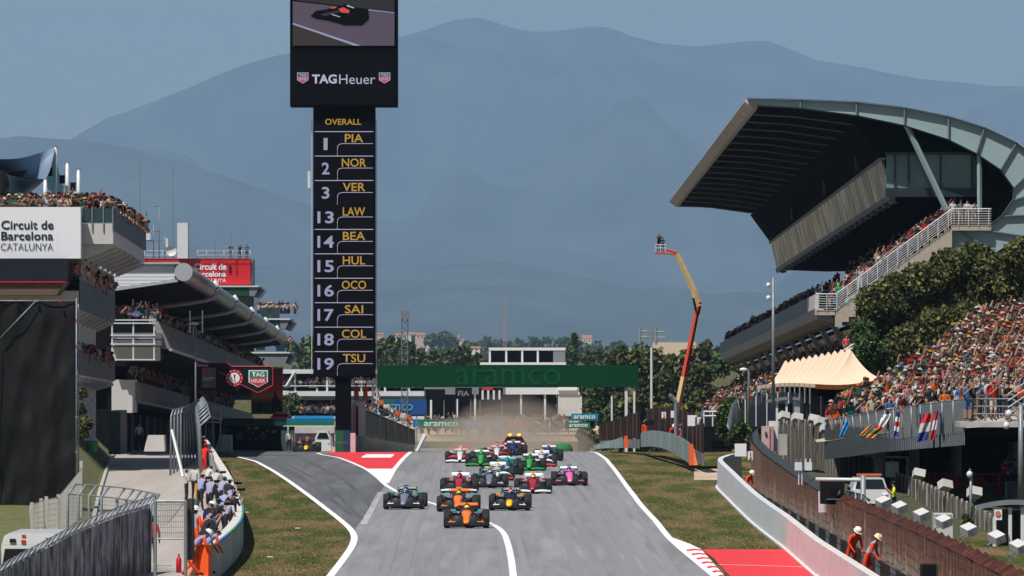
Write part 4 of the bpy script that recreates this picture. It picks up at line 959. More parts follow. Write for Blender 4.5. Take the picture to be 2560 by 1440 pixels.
mb.sheet(rows); solo(mb, 'kerb', m_conc, 'low pale kerb between the grass bank and the path', 'kerb')
# concrete barrier with its orange end pad
BAR = [(507, 1134), (522, 1160), (543, 1200), (572, 1255), (590, 1300), (600, 1340), (600, 1362), (594, 1382), (575, 1408), (548, 1434), (516, 1462)]
ws = [G(x, y) for x, y in BAR]
dense = []
for a, b in zip(ws[:-1], ws[1:]): dense += [a.lerp(b, i / 6) for i in range(6)]
dense.append(ws[-1])
for _ in range(4): dense = [dense[0]] + [(dense[i - 1] + dense[i] * 2 + dense[i + 1]) / 4 for i in range(1, len(dense) - 1)] + [dense[-1]]
bw = thing('concrete_barrier', 'curved concrete barrier with green and blue top band beside photographers', 'barrier', ws[6])
L_ = [0]
for a, b in zip(dense[:-1], dense[1:]): L_.append(L_[-1] + (b - a).length)
def at(s_):
    i = min(max(int(np.searchsorted(L_, s_)) - 1, 0), len(dense) - 2); t = (s_ - L_[i]) / max(1e-6, L_[i + 1] - L_[i]); p = dense[i].lerp(dense[i + 1], t); return Vector((p.x, p.y, gz(p.y))), (dense[i + 1] - dense[i])
m_bars = [mat('barrier_sage', K(150, 164, 156), .7, var=.12), mat('barrier_blue_grey', K(140, 156, 172), .7, var=.12), mat('barrier_olive', K(150, 160, 138), .7, var=.12), mat('barrier_grey', K(168, 172, 168), .7, var=.12)]
m_bt = [mat('band_green', K(60, 140, 100), .6, var=.05), mat('band_blue', K(60, 130, 190), .6, var=.05), mat('barrier_top', K(206, 204, 196), .8, var=.1)]
tot = L_[-1]; ss_ = 0; k = 0
while ss_ < tot - .3:
    step = 2.6 if tot - ss_ < 75 else 6; e_ = min(ss_ + step - .03, tot); sub = [at(ss_ + (e_ - ss_) * i / 3) for i in range(4)]
    def off(p, t, o, z): n = Vector((t.y, -t.x, 0)).normalized(); return p + n * o + Vector((0, 0, z))
    H_ = 1.25
    sgn = -1
    MB().loft([[off(p, t, -.14, 0), off(p, t, -.14, H_ - .1), off(p, t, .22, H_ - .1), off(p, t, .22, 0)] for p, t in sub]).build('barrier_block', m_bars[k % 4] if tot - ss_ < 60 else m_bars[3], bw)
    MB().loft([[off(p, t, -.16, H_ - .1), off(p, t, -.16, H_), off(p, t, -.08, H_), off(p, t, -.08, H_ - .1)][:4] for p, t in sub]).build('edge_band', m_bt[0 if (k // 4) % 2 else 1] if tot - ss_ < 70 else m_bt[2], bw)
    MB().loft([[off(p, t, -.08, H_ - .1), off(p, t, -.08, H_ - .004), off(p, t, .23, H_ - .004), off(p, t, .23, H_ - .1)] for p, t in sub]).build('cap', m_bt[2], bw)
    ss_ += step; k += 1
m_orange = mat('orange_pad', K(244, 96, 32), .55, var=.06)
pe, te = at(tot - .01); n = Vector((-te.y, te.x, 0)).normalized()
ep = thing('barrier_end_pad', 'orange foam pad on the near end of the curved barrier', 'barrier pad', pe)
MB().prism([pe + Vector((-.32, -.05, 0)), pe + Vector((.08, -.3, 0)), pe + Vector((.2, .25, 0)), pe + Vector((-.2, .3, 0))], (0, 0, 1.32)).build('pad', m_orange, ep)
MB().prism([pe + Vector((-.34, -.04, 0)), pe + Vector((-.34, .3, 0)), pe + Vector((-1.1, .3, 0))], (.0, 0, .2)).build('foot', mat('pale_orange_pad', K(240, 170, 136), .6), ep)
MB().prism([pe + Vector((-.33, -.04, 0)), pe + Vector((-.95, -.02, 0)), pe + Vector((-.33, -.02, 1.25))], (0, .3, 0)).build('wedge', MATS['pale_orange_pad'], ep)
# fences
def wire_fence(name, label, top, bot, cat='fence', nw=.1, vw=.1, r=.006, posts=None, mesh_m=None, group=None, postr=.05, over=None, mp=None, diag=False):
    """posts, rails and real wires between a top and a bottom polyline (world points)"""
    t = thing(name, label, cat, bot[0], group); mw = MB()
    L1 = sum((b - a).length for a, b in zip(bot[:-1], bot[1:]))
    cum = [0]
    for a, b in zip(bot[:-1], bot[1:]): cum.append(cum[-1] + (b - a).length)
    def pt(pl, s_):
        i = min(max(int(np.searchsorted(cum, s_)) - 1, 0), len(pl) - 2); u = (s_ - cum[i]) / max(1e-6, cum[i + 1] - cum[i]); return pl[i].lerp(pl[i + 1], u)
    def rib(a, b, rr):
        dv = (b - a); u = Vector((rr, 0, 0)) if abs(dv.z) > dv.length * .5 else Vector((0, 0, rr)); w = Vector((0, rr, 0)); o = len(mw.v)
        mw.v += [a - u, a + u * .5 + w, a + u * .5 - w, b - u, b + u * .5 + w, b + u * .5 - w]; mw.f += [[o, o + 1, o + 4, o + 3], [o + 1, o + 2, o + 5, o + 4], [o + 2, o, o + 3, o + 5]]; mw.m += [0, 0, 0]
    n = int(L1 / vw); hh = (top[0] - bot[0]).length
    for i in range(n + 1):
        s_ = L1 * i / n; rib(pt(bot, s_), pt(top, s_), r)
    nh = int(hh / nw); ns = max(1, int(L1 / 1.5))
    for j in range(nh + 1):
        u = j / nh
        for i in range(ns):
            a = pt(bot, L1 * i / ns).lerp(pt(top, L1 * i / ns), u); b = pt(bot, L1 * (i + 1) / ns).lerp(pt(top, L1 * (i + 1) / ns), u); rib(a, b, r)
    tag(mw.build('wire_mesh', mesh_m or m_wire, t), kind='stuff')
    np_ = max(1, int(L1 / (posts or 3)))
    for i in range(np_ + 1):
        s_ = L1 * i / np_; a = pt(bot, s_); b = pt(top, s_)
        pts = [a, b] + ([b + over] if over else [])
        MB().tube(pts, postr, 6).build('post', mp or m_steel, t, True)
    MB().tube([pt(top, L1 * i / ns) for i in range(ns + 1)], postr * .5, 5).build('top_rail', mp or m_steel, t, True)
    if over: MB().tube([pt(top, L1 * i / ns) + over for i in range(ns + 1)], postr * .5, 5).build('top_rail', mp or m_steel, t, True)
    return t
# near catch fence at the corner of the frame: bulges toward the gate, top leaning inwards
def pl(pts): return [P(*p) for p in pts]
nf_top = pl([(-60, 1462, 160), (60, 1395, 168), (180, 1330, 176), (300, 1282, 184), (372, 1262, 190)]); nf_bot = [Vector((a.x, a.y, .2)) for a in nf_top]
wire_fence('catch_fence', 'near steel catch fence with bent top sweeping into the corner', nf_top, nf_bot, nw=.14, vw=.12, r=.008, posts=1.0, postr=.035, over=Vector((.22, .35, .30)), mesh_m=mat('dark_fence_wire', K(96, 98, 110), .5, .4))
sheet_m = mat('fence_shade_cloth', K(84, 82, 94), .8, var=.6, scale=2.2, stretch=(1, 1, .4), col2=K(150, 148, 160), contrast=(.42, .6))
mb = MB(); rows = []
for k in range(19):
    t = k / 18; i = min(int(t * 4), 3); u = t * 4 - i; a = nf_bot[i].lerp(nf_bot[i + 1], u); b = nf_top[i].lerp(nf_top[i + 1], u)
    rows.append([a.lerp(b, q) + Vector((.05, .25 + .05 * math.sin(k * 2.2 + q * 3), 0)) for q in np.linspace(0, .96, 6)])
mb.sheet(rows); solo(mb, 'shade_cloth', sheet_m, 'stained grey cloth hanging behind the near catch fence', 'cloth', smooth=True)
wf = wire_fence('catch_fence', 'open wire fence returning left behind the near catch fence', pl([(170, 1235, 197), (240, 1240, 195), (300, 1246, 194), (345, 1255, 192), (378, 1262, 190)]), pl([(168, 1440, 197), (240, 1440, 195), (300, 1440, 194), (345, 1440, 192), (374, 1440, 190)]), nw=.14, vw=.12, r=.006, posts=.8, postr=.05, over=Vector((.25, .3, .34)))
gt = thing('gate', 'tall narrow wire gate beside the orange marshals', 'gate', P(385, 1445, 183))
for x in (388, 464): MB().tube([P(x, 1450, 183), P(x, 1250, 183)], .055, 6).build('gate_post', m_steel, gt)
MB().tube([P(388, 1253, 183), P(464, 1253, 183)], .05, 6).build('gate_rail', m_steel, gt); MB().tube([P(388, 1347, 183), P(464, 1347, 183)], .03, 6).build('gate_rail', m_steel, gt)
mw = MB()
for k in range(24):
    x = 390 + k * 6.4; mw.tube([P(min(x, 462), 1256 + max(0, x - 462) * 0, 183), P(max(390, min(462, x - 46)), 1256 + (min(x, 462) - max(390, x - 46)) * 1.0 * (90 / 72), 183)], .007, 3)
for y in range(1262, 1345, 14): mw.tube([P(390, y, 183), P(463, y, 183)], .008, 3)
for k in range(14): mw.tube([P(391 + k * 5.4, 1256, 183), P(391 + k * 5.4, 1346, 183)], .006, 3)
tag(mw.build('wire_mesh', m_wire, gt), kind='stuff')
pbox(MB(), 468, 1248, 480, 1400, 183.2, 184.6).build('side_screen', mat('dark_mesh_screen', K(62, 56, 54), .8, var=.3, scale=6), gt)
# upper catch fence beside the pit wall
wire_fence('catch_fence', 'steel catch fence on the path in front of the pit lane', pl([(428, 1040, 330), (462, 1030, 350), (488, 1016, 372)]), pl([(426, 1190, 330), (462, 1172, 350), (500, 1142, 372)]), nw=.5, vw=1.4, r=.007, posts=4.5, postr=.06, over=Vector((.1, .3, .35)))
wire_fence('catch_fence', 'steel catch fence running along the barrier behind the photographers', pl([(500, 1065, 300), (494, 1030, 335), (487, 1012, 372)]), pl([(503, 1200, 300), (500, 1168, 335), (494, 1140, 372)]), nw=.5, vw=3, r=.008, posts=9, postr=.07, over=Vector((.55, 0, .5)))
fs = thing('fence_stay', 'pale leaning steel stay bracing the pit path fence', 'stay', P(456, 1192, 326)); MB().tube([P(430, 1075, 328), P(458, 1192, 326)], .09, 4).build('stay', m_plight, fs)
# weathered posts with netting behind the near fence
for k, (x, yt, yb_, d) in enumerate(((80, 1256, 1335, 214), (103, 1246, 1335, 218), (116, 1241, 1335, 217), (146, 1236, 1335, 222), (203, 1152, 1240, 236))):
    solo(MB().box((P(x, yt, d).x, d, (P(x, yt, d).z + P(x, yb_ + 30, d).z) / 2), (.13, .13, P(x, yt, d).z - P(x, yb_ + 30, d).z)), 'fence_post', m_conc, ['weathered concrete post nearest the white van', 'weathered concrete post second from the white van', 'weathered concrete post third from the white van', 'weathered concrete post just left of the wire fence', 'weathered concrete post on the grass bank edge'][k], 'post', 'weathered concrete posts')
wire_fence('netting', 'grey netting strung between the weathered posts', pl([(75, 1262, 215), (110, 1250, 218), (146, 1242, 222), (205, 1170, 236)]), pl([(75, 1345, 215), (110, 1345, 218), (146, 1340, 222), (205, 1290, 236)]), 'netting', nw=.16, vw=.1, r=.008, posts=30, postr=.02, mesh_m=m_conc)
# the white van behind the near fence
def van():
    t = thing('van', 'white van with red roof marks behind the near catch fence', 'van', P(70, 1600, 185)); d = 185
    m_van = mat('van_white', K(226, 228, 230), .3, var=.03, coat=.4)
    ppoly(MB(), [(10, 1340), (22, 1333), (130, 1333), (143, 1340), (147, 1362), (4, 1362)][::-1], d, d + 4.6).build('roof', m_van, t)
    ppoly(MB(), [(4, 1362.4), (147, 1362.4), (158, 1500), (158, 1585), (-8, 1585), (-8, 1500)][::-1], d, d + 4.4).build('body', m_van, t)
    ppoly(MB(), [(12, 1372), (139, 1372), (150, 1430), (3, 1430)][::-1], d - .06, d - .01).build('windscreen', m_visor, t)
    for a in ((24, 1347), (115, 1345)): pbox(MB(), a[0], a[1], a[0] + 15, a[1] + 9, d - .05, d - .01).build('roof_lamp', m_navy, t)
    pbox(MB(), 54, 1337, 64, 1341, d - .04, d - .01).build('roof_mark', m_redsign, t); pbox(MB(), 53, 1350, 64, 1358, d - .04, d - .01).build('roof_mark', m_redsign, t)
    pbox(MB(), 76, 1370, 78.5, 1430, d - .1, d - .07).build('wiper', m_black, t)
    for x in (10, 140): MB().tube([P(x - 9, 1570, d + .6), P(x + 9, 1570, d + .6)], .34, 14).build('wheel', m_tyre, t)
    ppoly(MB(), [(-14, 1352), (-2, 1350), (-2, 1440), (-14, 1440)][::-1], d - .1, d + .1).build('mirror', m_van, t)
van()
# grey container, cctv, green bin, far path things
solo(pbox(MB(), 272, 1027, 301, 1136, 352, 358), 'container', m_slate, 'dark grey steel cabinet at the end of the path', 'container')
solo(run(MB(), [(372, 1088), (412, 1088), (414, 1128), (362, 1128), (366, 1110)], 392, 391, 393, 0, Vector((0, 1, 0))), 'barrier_block', m_wallw, 'white wedge shaped concrete block at the path end', 'concrete block')
mb = MB(); c = P(230, 1112, 345); mb.loft([[c + Vector((r * math.cos(a), r * math.sin(a), z)) for a in (2 * math.pi * j / 14 for j in range(14))] for r, z in ((.33, -.4), (.38, .2), (.4, .22), (.37, .25))]); solo(mb, 'bin', mat('green_plastic', K(10, 120, 84), .5), 'green plastic tub on the grass bank', 'tub')
cc = thing('cctv_camera', 'white dome camera on the lower terrace wall', 'camera', P(234, 1010, 350)); MB().tube([P(228, 1003, 350), P(236, 996, 350), P(238, 1000, 350)], .03, 5).build('arm', m_steel, cc); MB().ball(P(236, 1001, 350), (.11, .11, .1), 0, 10, 6).build('dome', m_plight, cc, True)
# ================================================================ middle: scoreboard tower, gantry, pit entry, far buildings
def led(n, c, e): return mat('led_' + n, (.01, .01, .012), .6, var=0, emit=c, estr=e)
m_lil = led('lilac', K(160, 158, 194), .8); m_gold = led('gold', K(196, 152, 48), .75); m_ledw = led('white', K(200, 196, 226), .75)
m_tower = mat('tower_black', K(9, 10, 14), .8, var=.15, spec=.05)
m_face = mat('screen_black', (.004, .004, .006), .8, var=0, spec=.05)
tw = thing('scoreboard_tower', 'tall black timing tower with lap chart and video screen', 'scoreboard', GX(858, 425)); D = 425
pbox(MB(), 838, 940, 877, 1160, D + .2, D + 1.4).build('column', m_tower, tw)
pbox(MB(), 783, 262, 937.5, 942, D, D + 2.2).build('board', m_tower, tw)
pbox(MB(), 725, -90, 993.5, 265, D - .6, D + 2.4).build('header', m_tower, tw)
pbox(MB(), 786, 281, 934.5, 940, D - .06, D - .01).build('lap_chart_screen', m_face, tw)
scr = pbox(MB(), 732, -40, 986, 114, D - .68, D - .62).build('video_screen', m_face, tw)
pbox(MB(), 732, 131, 986.5, 262, D - .68, D - .62).build('sponsor_screen', m_face, tw)
# picture on the video screen
def flat(pts, d, m, nm, parent): return ppoly(MB(), pts[::-1], d - .012, d).build(nm, m, parent)
dS = D - .7
flat([(732, 3), (986, 33), (986, 114), (732, 114)], dS, led('asphalt', K(84, 72, 92), .75), 'screen_road', tw); flat([(732, -30), (986, -30), (986, 30), (732, 0)], dS, led('dusk', K(14, 14, 24), .7), 'screen_verge', tw)
flat([(732, 62), (905, 114), (732, 114)], dS - .02, led('brown', K(44, 32, 26), .7), 'screen_grass', tw); flat([(732, 57), (732, 61), (885, 114), (903, 114)], dS - .04, m_lil, 'screen_line', tw); flat([(910, 22), (986, 31), (986, 33), (910, 24.5)], dS - .04, m_lil, 'screen_line', tw)
flat([(776, 40), (790, 27), (812, 24), (832, 18), (866, 10), (888, 18), (900, 22), (921, 22), (923, 48), (905, 64), (862, 64), (820, 52), (790, 48)], dS - .06, m_face, 'screen_car', tw)
flat([(846, 22), (858, 18), (874, 26), (872, 33), (852, 31)], dS - .08, led('red', K(214, 70, 50), .8), 'screen_car_flash', tw); flat([(800, 36), (846, 26), (850, 30), (812, 40)], dS - .08, led('navy', K(30, 30, 54), .8), 'screen_car_body', tw); flat([(868, 12), (886, 19), (884, 21), (866, 15)], dS - .08, m_ledw, 'screen_car_flash', tw); flat([(826, 18), (842, 16), (840, 20), (828, 22)], dS - .08, led('red', K(214, 70, 50), .8), 'screen_car_flash', tw); flat([(826, 34), (840, 38), (851, 42), (849, 43), (830, 37)], dS - .08, m_ledw, 'screen_car_flash', tw)
text('OVERALL', 813, 297, 903, 312, D - .08, m_gold, tw, bold=.01)
for i, (no, nm) in enumerate((('1', 'PIA'), ('2', 'NOR'), ('3', 'VER'), ('13', 'LAW'), ('14', 'BEA'), ('15', 'HUL'), ('16', 'OCO'), ('17', 'SAI'), ('18', 'COL'), ('19', 'TSU'))):
    y0 = 329 + 61.1 * i
    if i != 3: pbox(MB(), 787, y0 - .8, 933, y0 + .9, D - .09, D - .07).build('row_line', m_ledw, tw)
    w = 10 if no == '1' else 19 if len(no) == 1 else 41
    text(no, 814 - w / 2, y0 + 16, 814 + w / 2, y0 + 46, D - .08, m_lil, tw, bold=.02)
    w2 = 46 if nm in ('PIA', 'SAI') else 56 if nm in ('TSU', 'VER', 'HUL', 'LAW', 'BEA') else 61
    text(nm, 885 - w2 / 2, y0 + 6, 885 + w2 / 2, y0 + 27, D - .08, m_gold, tw, bold=.01)
    MB().tube([P(x, y, D - .08) for x, y in ((932, y0 + 30), (856, y0 + 30), (849, y0 + 31.5), (845, y0 + 35), (843.5, y0 + 41), (843.5, y0 + 60))], .018, 4).build('row_frame', m_ledw, tw)
text('TAG', 780, 186, 842, 209, D - .7, m_ledw, tw, bold=.03); text('Heuer', 848, 186, 938, 210, D - .7, m_ledw, tw, bold=-.005)
for cx in (757, 961.5): shield(cx, 195, 25, 24, D - .69, tw, (m_ledw, led('green', K(10, 70, 56), .6), led('crimson', K(200, 44, 84), .7)))
pbox(MB(), 769, 428, 776, 470, D + .5, D + .8).build('antenna_panel', m_plight, tw); MB().tube([P(776, 450, D + .7), P(784, 450, D + .7)], .05, 4).build('antenna_arm', m_steel, tw)
MB().tube([P(779.5, 300, D + .4), P(779.5, 935, D + .4)], .035, 5).build('edge_ladder', m_plight, tw); MB().tube([P(941, 300, D + .4), P(941, 1010, D + .4)], .035, 5).build('edge_ladder', m_plight, tw)
pbox(MB(), 839, 1076, 858, 1160, D - .1, D + .18).build('base_panel', mat('panel_green', K(14, 92, 58), .5, var=.05), tw); pbox(MB(), 858.2, 1076, 876, 1160, D - .1, D + .18).build('base_panel', mat('panel_blue', K(14, 56, 92), .5, var=.05), tw)
text('aramco', 843, 1104, 870, 1109, D - .12, mat('dim_print', K(90, 130, 140), .6, var=0), tw)
for (x0, x1, y0, lb) in ((876, 888.5, 1083, 'pale pink concrete post right of the scoreboard column'), (829, 838, 1117, 'short pale concrete post left of the scoreboard column')):
    solo(pbox(MB(), x0, y0, x1, 1142, D - 1, D - .5), 'bollard', mat('pinkish_concrete', K(206, 186, 186), .8), lb, 'post')
# pit wall with fence
pw = thing('pit_wall', 'long concrete pit wall beside the main straight', 'wall', P(886, 1132, 426))
a, b = P(886, 1135, 426), P(1036, 1140, 520); tA, tB = P(886, 1087, 426), P(1036, 1113, 520)
for k in range(24):
    u0, u1 = k / 24, (k + .97) / 24
    MB().prism([a.lerp(b, u0), a.lerp(b, u1), tA.lerp(tB, u1), tA.lerp(tB, u0)], (-.3, .0, 0)).build('wall_slab', mat('pit_wall_concrete', K(196, 192, 188), .85, var=.2, scale=1.2, stretch=(1, .4, .6)), pw)
wire_fence('catch_fence', 'dark mesh fence on top of the concrete pit wall', [P(886, 1012, 426), P(1036, 1075, 520)], [tA.copy(), tB.copy()], nw=.14, vw=.2, r=.017, posts=11, postr=.08, over=Vector((.35, .0, .35)), mesh_m=mat('dark_mesh', K(48, 52, 54), .6))
bo = thing('marshal_post', 'white marshal box beside the pit wall fence', 'booth', P(882, 1085, 431)); pbox(MB(), 878, 1002, 912, 1090, 431, 433).build('box', m_plight, bo)
for x in (886, 909): pole(bo, P(x, 1002, 431), P(x, 940, 431), .04, m_steel, 5, 'post')
MB().tube([P(884 + 48 * t, 945 + 18 * t * t, 431) for t in np.linspace(0, 1, 6)], .06, 5).build('roof_arch', m_plight, bo)
for k, x in enumerate((892, 914)): person(P(x, 1016, 431.6), .5, ['orange marshal leftmost on the white marshal box', 'orange marshal right on the white marshal box'][k], ('ob', k), 'marshals on the white marshal box', pose='cross', hi=1, shirt=SHIRT['orange'], trous=SHIRT['orange'], skin=SK[1], hair=HAIR[0], hat='cap', hatcol=SHIRT['red'], sleeves=True)
for i in range(7): spectator(P(938 + i * 14, 1040 + i * 7.0, 452 + i * 9), -.3, 'behind the pit wall fence', bias=['white', 'black', 'teal', 'orange'])
# lattice towers
def lattice(x, yt, yb_, d, w, name, lab, m=None):
    t = thing(name, lab, 'mast', P(x, yb_, d)); s_ = S(d); hw = w / 2 / s_; c0 = P(x, yb_, d); h = P(x, yt, d).z - c0.z; mb = MB()
    for sx, sy in ((-1, -1), (1, -1), (1, 1), (-1, 1)): MB().tube([c0 + Vector((sx * hw, sy * hw, 0)), c0 + Vector((sx * hw, sy * hw, h))], .05, 4).build('leg', m or m_steel, t)
    n = int(h / (2 * hw) / 1.1)
    for k in range(n):
        z0, z1 = h * k / n, h * (k + 1) / n
        for (ax, ay, bx, by) in ((-1, -1, 1, -1), (1, -1, 1, 1), (1, 1, -1, 1), (-1, 1, -1, -1)):
            mb.tube([c0 + Vector((ax * hw, ay * hw, z0)), c0 + Vector((bx * hw, by * hw, z1))], .03, 3); mb.tube([c0 + Vector((ax * hw, ay * hw, z1)), c0 + Vector((bx * hw, by * hw, z1))], .03, 3)
    tag(mb.build('bracing', m or m_steel, t), kind='stuff'); return t
lt = lattice(1012, 780, 1040, 570, 15, 'lattice_tower', 'slim steel lattice tower behind the green gantry'); pbox(MB(), 1002, 776, 1023, 798, 569.5, 570.8).build('head_frame', m_steel, lt)
lattice(936, 950, 1020, 470, 10, 'lattice_tower', 'short steel lattice mast just right of the scoreboard column')
# start gantry
ga = thing('start_gantry', 'dark green start gantry board across the straight', 'gantry', GX(1270, 560)); D = 560
m_gant = mat('gantry_green', K(6, 62, 34), .6, var=.06, scale=.3, spec=.1)
pbox(MB(), 943, 913, 1597, 968, D, D + 1.2).build('board', m_gant, ga)
text('aramco', 1140, 921, 1402, 962, D - .05, mat('gantry_print', K(14, 78, 48), .6, var=0, spec=.1), ga, bold=.0)
for x0, x1 in ((1562, 1569), (944, 950), (1583, 1588)): pbox(MB(), x0, 966, x1, 1150, D + .2, D + .7).build('leg', m_plight, ga)
# pit entry gantry, vehicles and pit crews
pg = thing('pit_entry_gantry', 'blue and green beam across the pit lane', 'gantry', P(700, 1125, 475)); D = 475
m_bl = mat('beam_blue', K(20, 110, 170), .5, var=.06); m_gr2 = mat('beam_green', K(14, 120, 84), .5, var=.06)
for k in range(7):
    x0 = 556 + k * 40; dk = k < 4
    pbox(MB(), x0, 1046, x0 + 39.6, 1055, D, D + 1).build('beam_panel', m_navy if dk else m_bl, pg); pbox(MB(), x0, 1055.2, x0 + 39.6, 1064, D, D + 1).build('beam_panel', mat('beam_dark_teal', K(14, 60, 64), .5) if dk else m_gr2, pg)
for x0, x1 in ((703, 718), (722, 736)): pbox(MB(), x0, 1066, x1, 1135, D + .2, D + .6).build('column', mat('teal_column', K(60, 84, 88), .5), pg)
solo(pbox(MB(), 735, 1040, 833, 1046, 471, 472), 'banner', mat('cyan_banner', K(40, 150, 210), .5), 'bright blue strip banner above the pit beam', 'banner')
gr = thing('pit_garage', 'dark open pit garage with hanging equipment arms', 'garage', P(640, 1130, 482))
pbox(MB(), 540, 1066, 705, 1132, 490, 491).build('back_wall', m_dark, gr); pbox(MB(), 540, 1058, 705, 1066, 478, 491).build('lintel', m_dark, gr); pbox(MB(), 538, 1066, 541, 1134, 478, 491).build('side_wall', m_dark, gr)
pbox(MB(), 575, 1126.5, 706, 1129, 477, 477.6).build('kerb', m_conc, gr)
for k, (x, y, w, cl) in enumerate(((556, 1056, 9, K(240, 100, 30)), (620, 1062, 22, K(210, 190, 210)), (640, 1070, 14, K(190, 200, 40)), (622, 1071, 12, K(150, 160, 40)), (668, 1077, 9, K(20, 170, 60)), (684, 1079, 14, K(244, 150, 40)), (709, 1086, 9, K(246, 110, 30)))):
    t = thing('pit_boom', ['orange', 'pale pink', 'yellow green', 'olive yellow', 'green paddle tipped', 'amber', 'bright orange'][k] + ' ended equipment boom hanging in the pit garage', 'boom', P(x, y, 476), 'equipment booms over the pit boxes')
    MB().tube([P(x - w * .8, y - 6, 478), P(x, y, 476)], .05, 5).build('arm', m_black, t); MB().ball(P(x, y, 476), (w / 2 / S(476), .2, 4.0 / S(476)), 0, 8, 5).build('tip', mat('boom_%d' % k, cl, .5, var=0), t, True)
PIT = [(723, 1128, 'white', K(30, 40, 60), 474, 'stand', 'person in white shirt standing beside the waiting pit car'), (559, 1124, 'black', (.02, .02, .02), 440, 'cross', 'person in black leaning at the white pit wall block'), (600, 1128, 'blue', (.02, .02, .03), 476.5, 'stand', 'pit crew member in lilac blue inside the dark garage'), (657, 1128, 'blue', (.02, .02, .03), 476.5, 'phone', 'pit crew member in lilac blue bent over in the garage'), (632, 1128, 'navy', (.02, .02, .03), 477, 'stand', 'pit crew member in navy inside the dark garage'), (347, 1120, 'white', (.02, .02, .03), 400, 'stand', 'person in white shirt in the shade at the path end')]
for x, y, sh, tr, d, ps, lb in PIT: person(P(x, y, d), .2, lb, ('pit', x), 'people in the pit lane', pose=ps, hi=1, shirt=SHIRT[sh], trous=tr, skin=SK[1], hair=HAIR[0], hat='cap' if x != 559 else None, hatcol=(.03, .03, .05))
solo(ppoly(MB(), [(548, 1088), (578, 1088), (579, 1131), (536, 1131)][::-1], 437, 439), 'concrete_block', m_wallw, 'white wedge block at the end of the pit wall', 'concrete block')
fr = thing('gate_arch', 'pale empty gate frame standing at the pit wall end', 'frame', P(530, 1125, 436))
for x in (514, 532, 551): pole(fr, P(x, 1126, 436), P(x, 1020, 436), .05, m_plight, 5, 'upright')
pole(fr, P(514, 1021, 436), P(551, 1021, 436), .05, m_plight, 5, 'crossbar'); pole(fr, P(514, 1056, 436), P(551, 1056, 436), .05, m_plight, 5, 'crossbar')
def pit_van():
    d = 452; t = thing('van', 'white van parked behind the pit exit car', 'van', P(810, 1130, d)); mv = mat('van_white', K(226, 228, 230), .3, var=.03)
    ppoly(MB(), [(788, 1094), (795, 1078), (818, 1078), (826, 1094), (828, 1128), (786, 1128)][::-1], d, d + 4).build('body', mv, t)
    ppoly(MB(), [(792, 1096), (798, 1082), (817, 1082), (823, 1096)][::-1], d - .05, d - .01).build('windscreen', m_visor, t)
    for x in (792, 822): MB().tube([P(x - 3, 1126, d + .6), P(x + 3, 1126, d + .6)], .33, 12).build('wheel', m_tyre, t); pbox(MB(), x - 3, 1104, x + 3, 1109, d - .04, d - .01).build('headlight', m_plight, t)
pit_van()
hb = thing('hoarding', 'dark purple sponsor hoarding behind the pit exit car', 'hoarding', P(785, 1130, 470)); pbox(MB(), 737, 1083, 836, 1132, 470, 470.3).build('panel', mat('purple_panel', K(70, 46, 66), .6, var=.2, scale=2), hb)
for x in (745, 762, 780, 815, 826): ppoly(MB(), [(x, 1128), (x + 5, 1090), (x + 9, 1128)][::-1], 469.9, 469.98).build('print_shape', mat('lilac_print', K(150, 136, 160), .6), hb)
solo(pbox(MB(), 718, 1066, 836, 1086, 500, 502), 'far_wall', m_wallw, 'pale pit lane wall glimpsed under the blue beam', 'wall')
rb = thing('banner', 'tall sunset coloured banner with dark tower silhouettes beside the pits', 'banner', P(665, 1035, 600)); D = 600
sun_m = bpy.data.materials.new('sunset_print'); sun_m.use_nodes = True; nt = sun_m.node_tree; tc = nt.nodes.new('ShaderNodeTexCoord'); sx_ = nt.nodes.new('ShaderNodeSeparateXYZ'); rp = nt.nodes.new('ShaderNodeValToRGB')
nt.links.new(tc.outputs['Generated'], sx_.inputs[0]); nt.links.new(sx_.outputs['Z'], rp.inputs[0]); nt.links.new(rp.outputs[0], nt.nodes['Principled BSDF'].inputs['Base Color'])
for i, (p, c) in enumerate(((0, (.01, .01, .015)), (.25, (.02, .015, .02)), (.38, K(214, 110, 30)), (.6, K(190, 50, 30)), (1, K(120, 16, 16)))):
    e = rp.color_ramp.elements[i] if i < 2 else rp.color_ramp.elements.new(p); e.position = p; e.color = (*c, 1)
pbox(MB(), 628, 922, 707, 1035, D, D + .4).build('cloth', sun_m, rb); pbox(MB(), 628, 918, 708, 921.8, D - .1, D + .5).build('blue_rail', m_bl, rb)
for x, yt in ((648, 1004), (683, 990), (688, 975), (694, 985), (699, 998)): ppoly(MB(), [(x - 3.5, 1035), (x - 2.5, yt + 8), (x, yt), (x + 2.5, yt + 8), (x + 3.5, 1035)][::-1], D - .06, D - .02).build('print_tower', m_black, rb)
hq = thing('hospitality_stand', 'small red and navy layered stand below the sunset banner', 'stand', P(700, 1046, 540))
for k in range(3): pbox(MB(), 676 + k * 5, 1041 - k * 5, 727 - k * 5, 1046 - k * 5, 540, 544).build('tier', m_redsign if k % 2 == 0 else m_navy, hq)
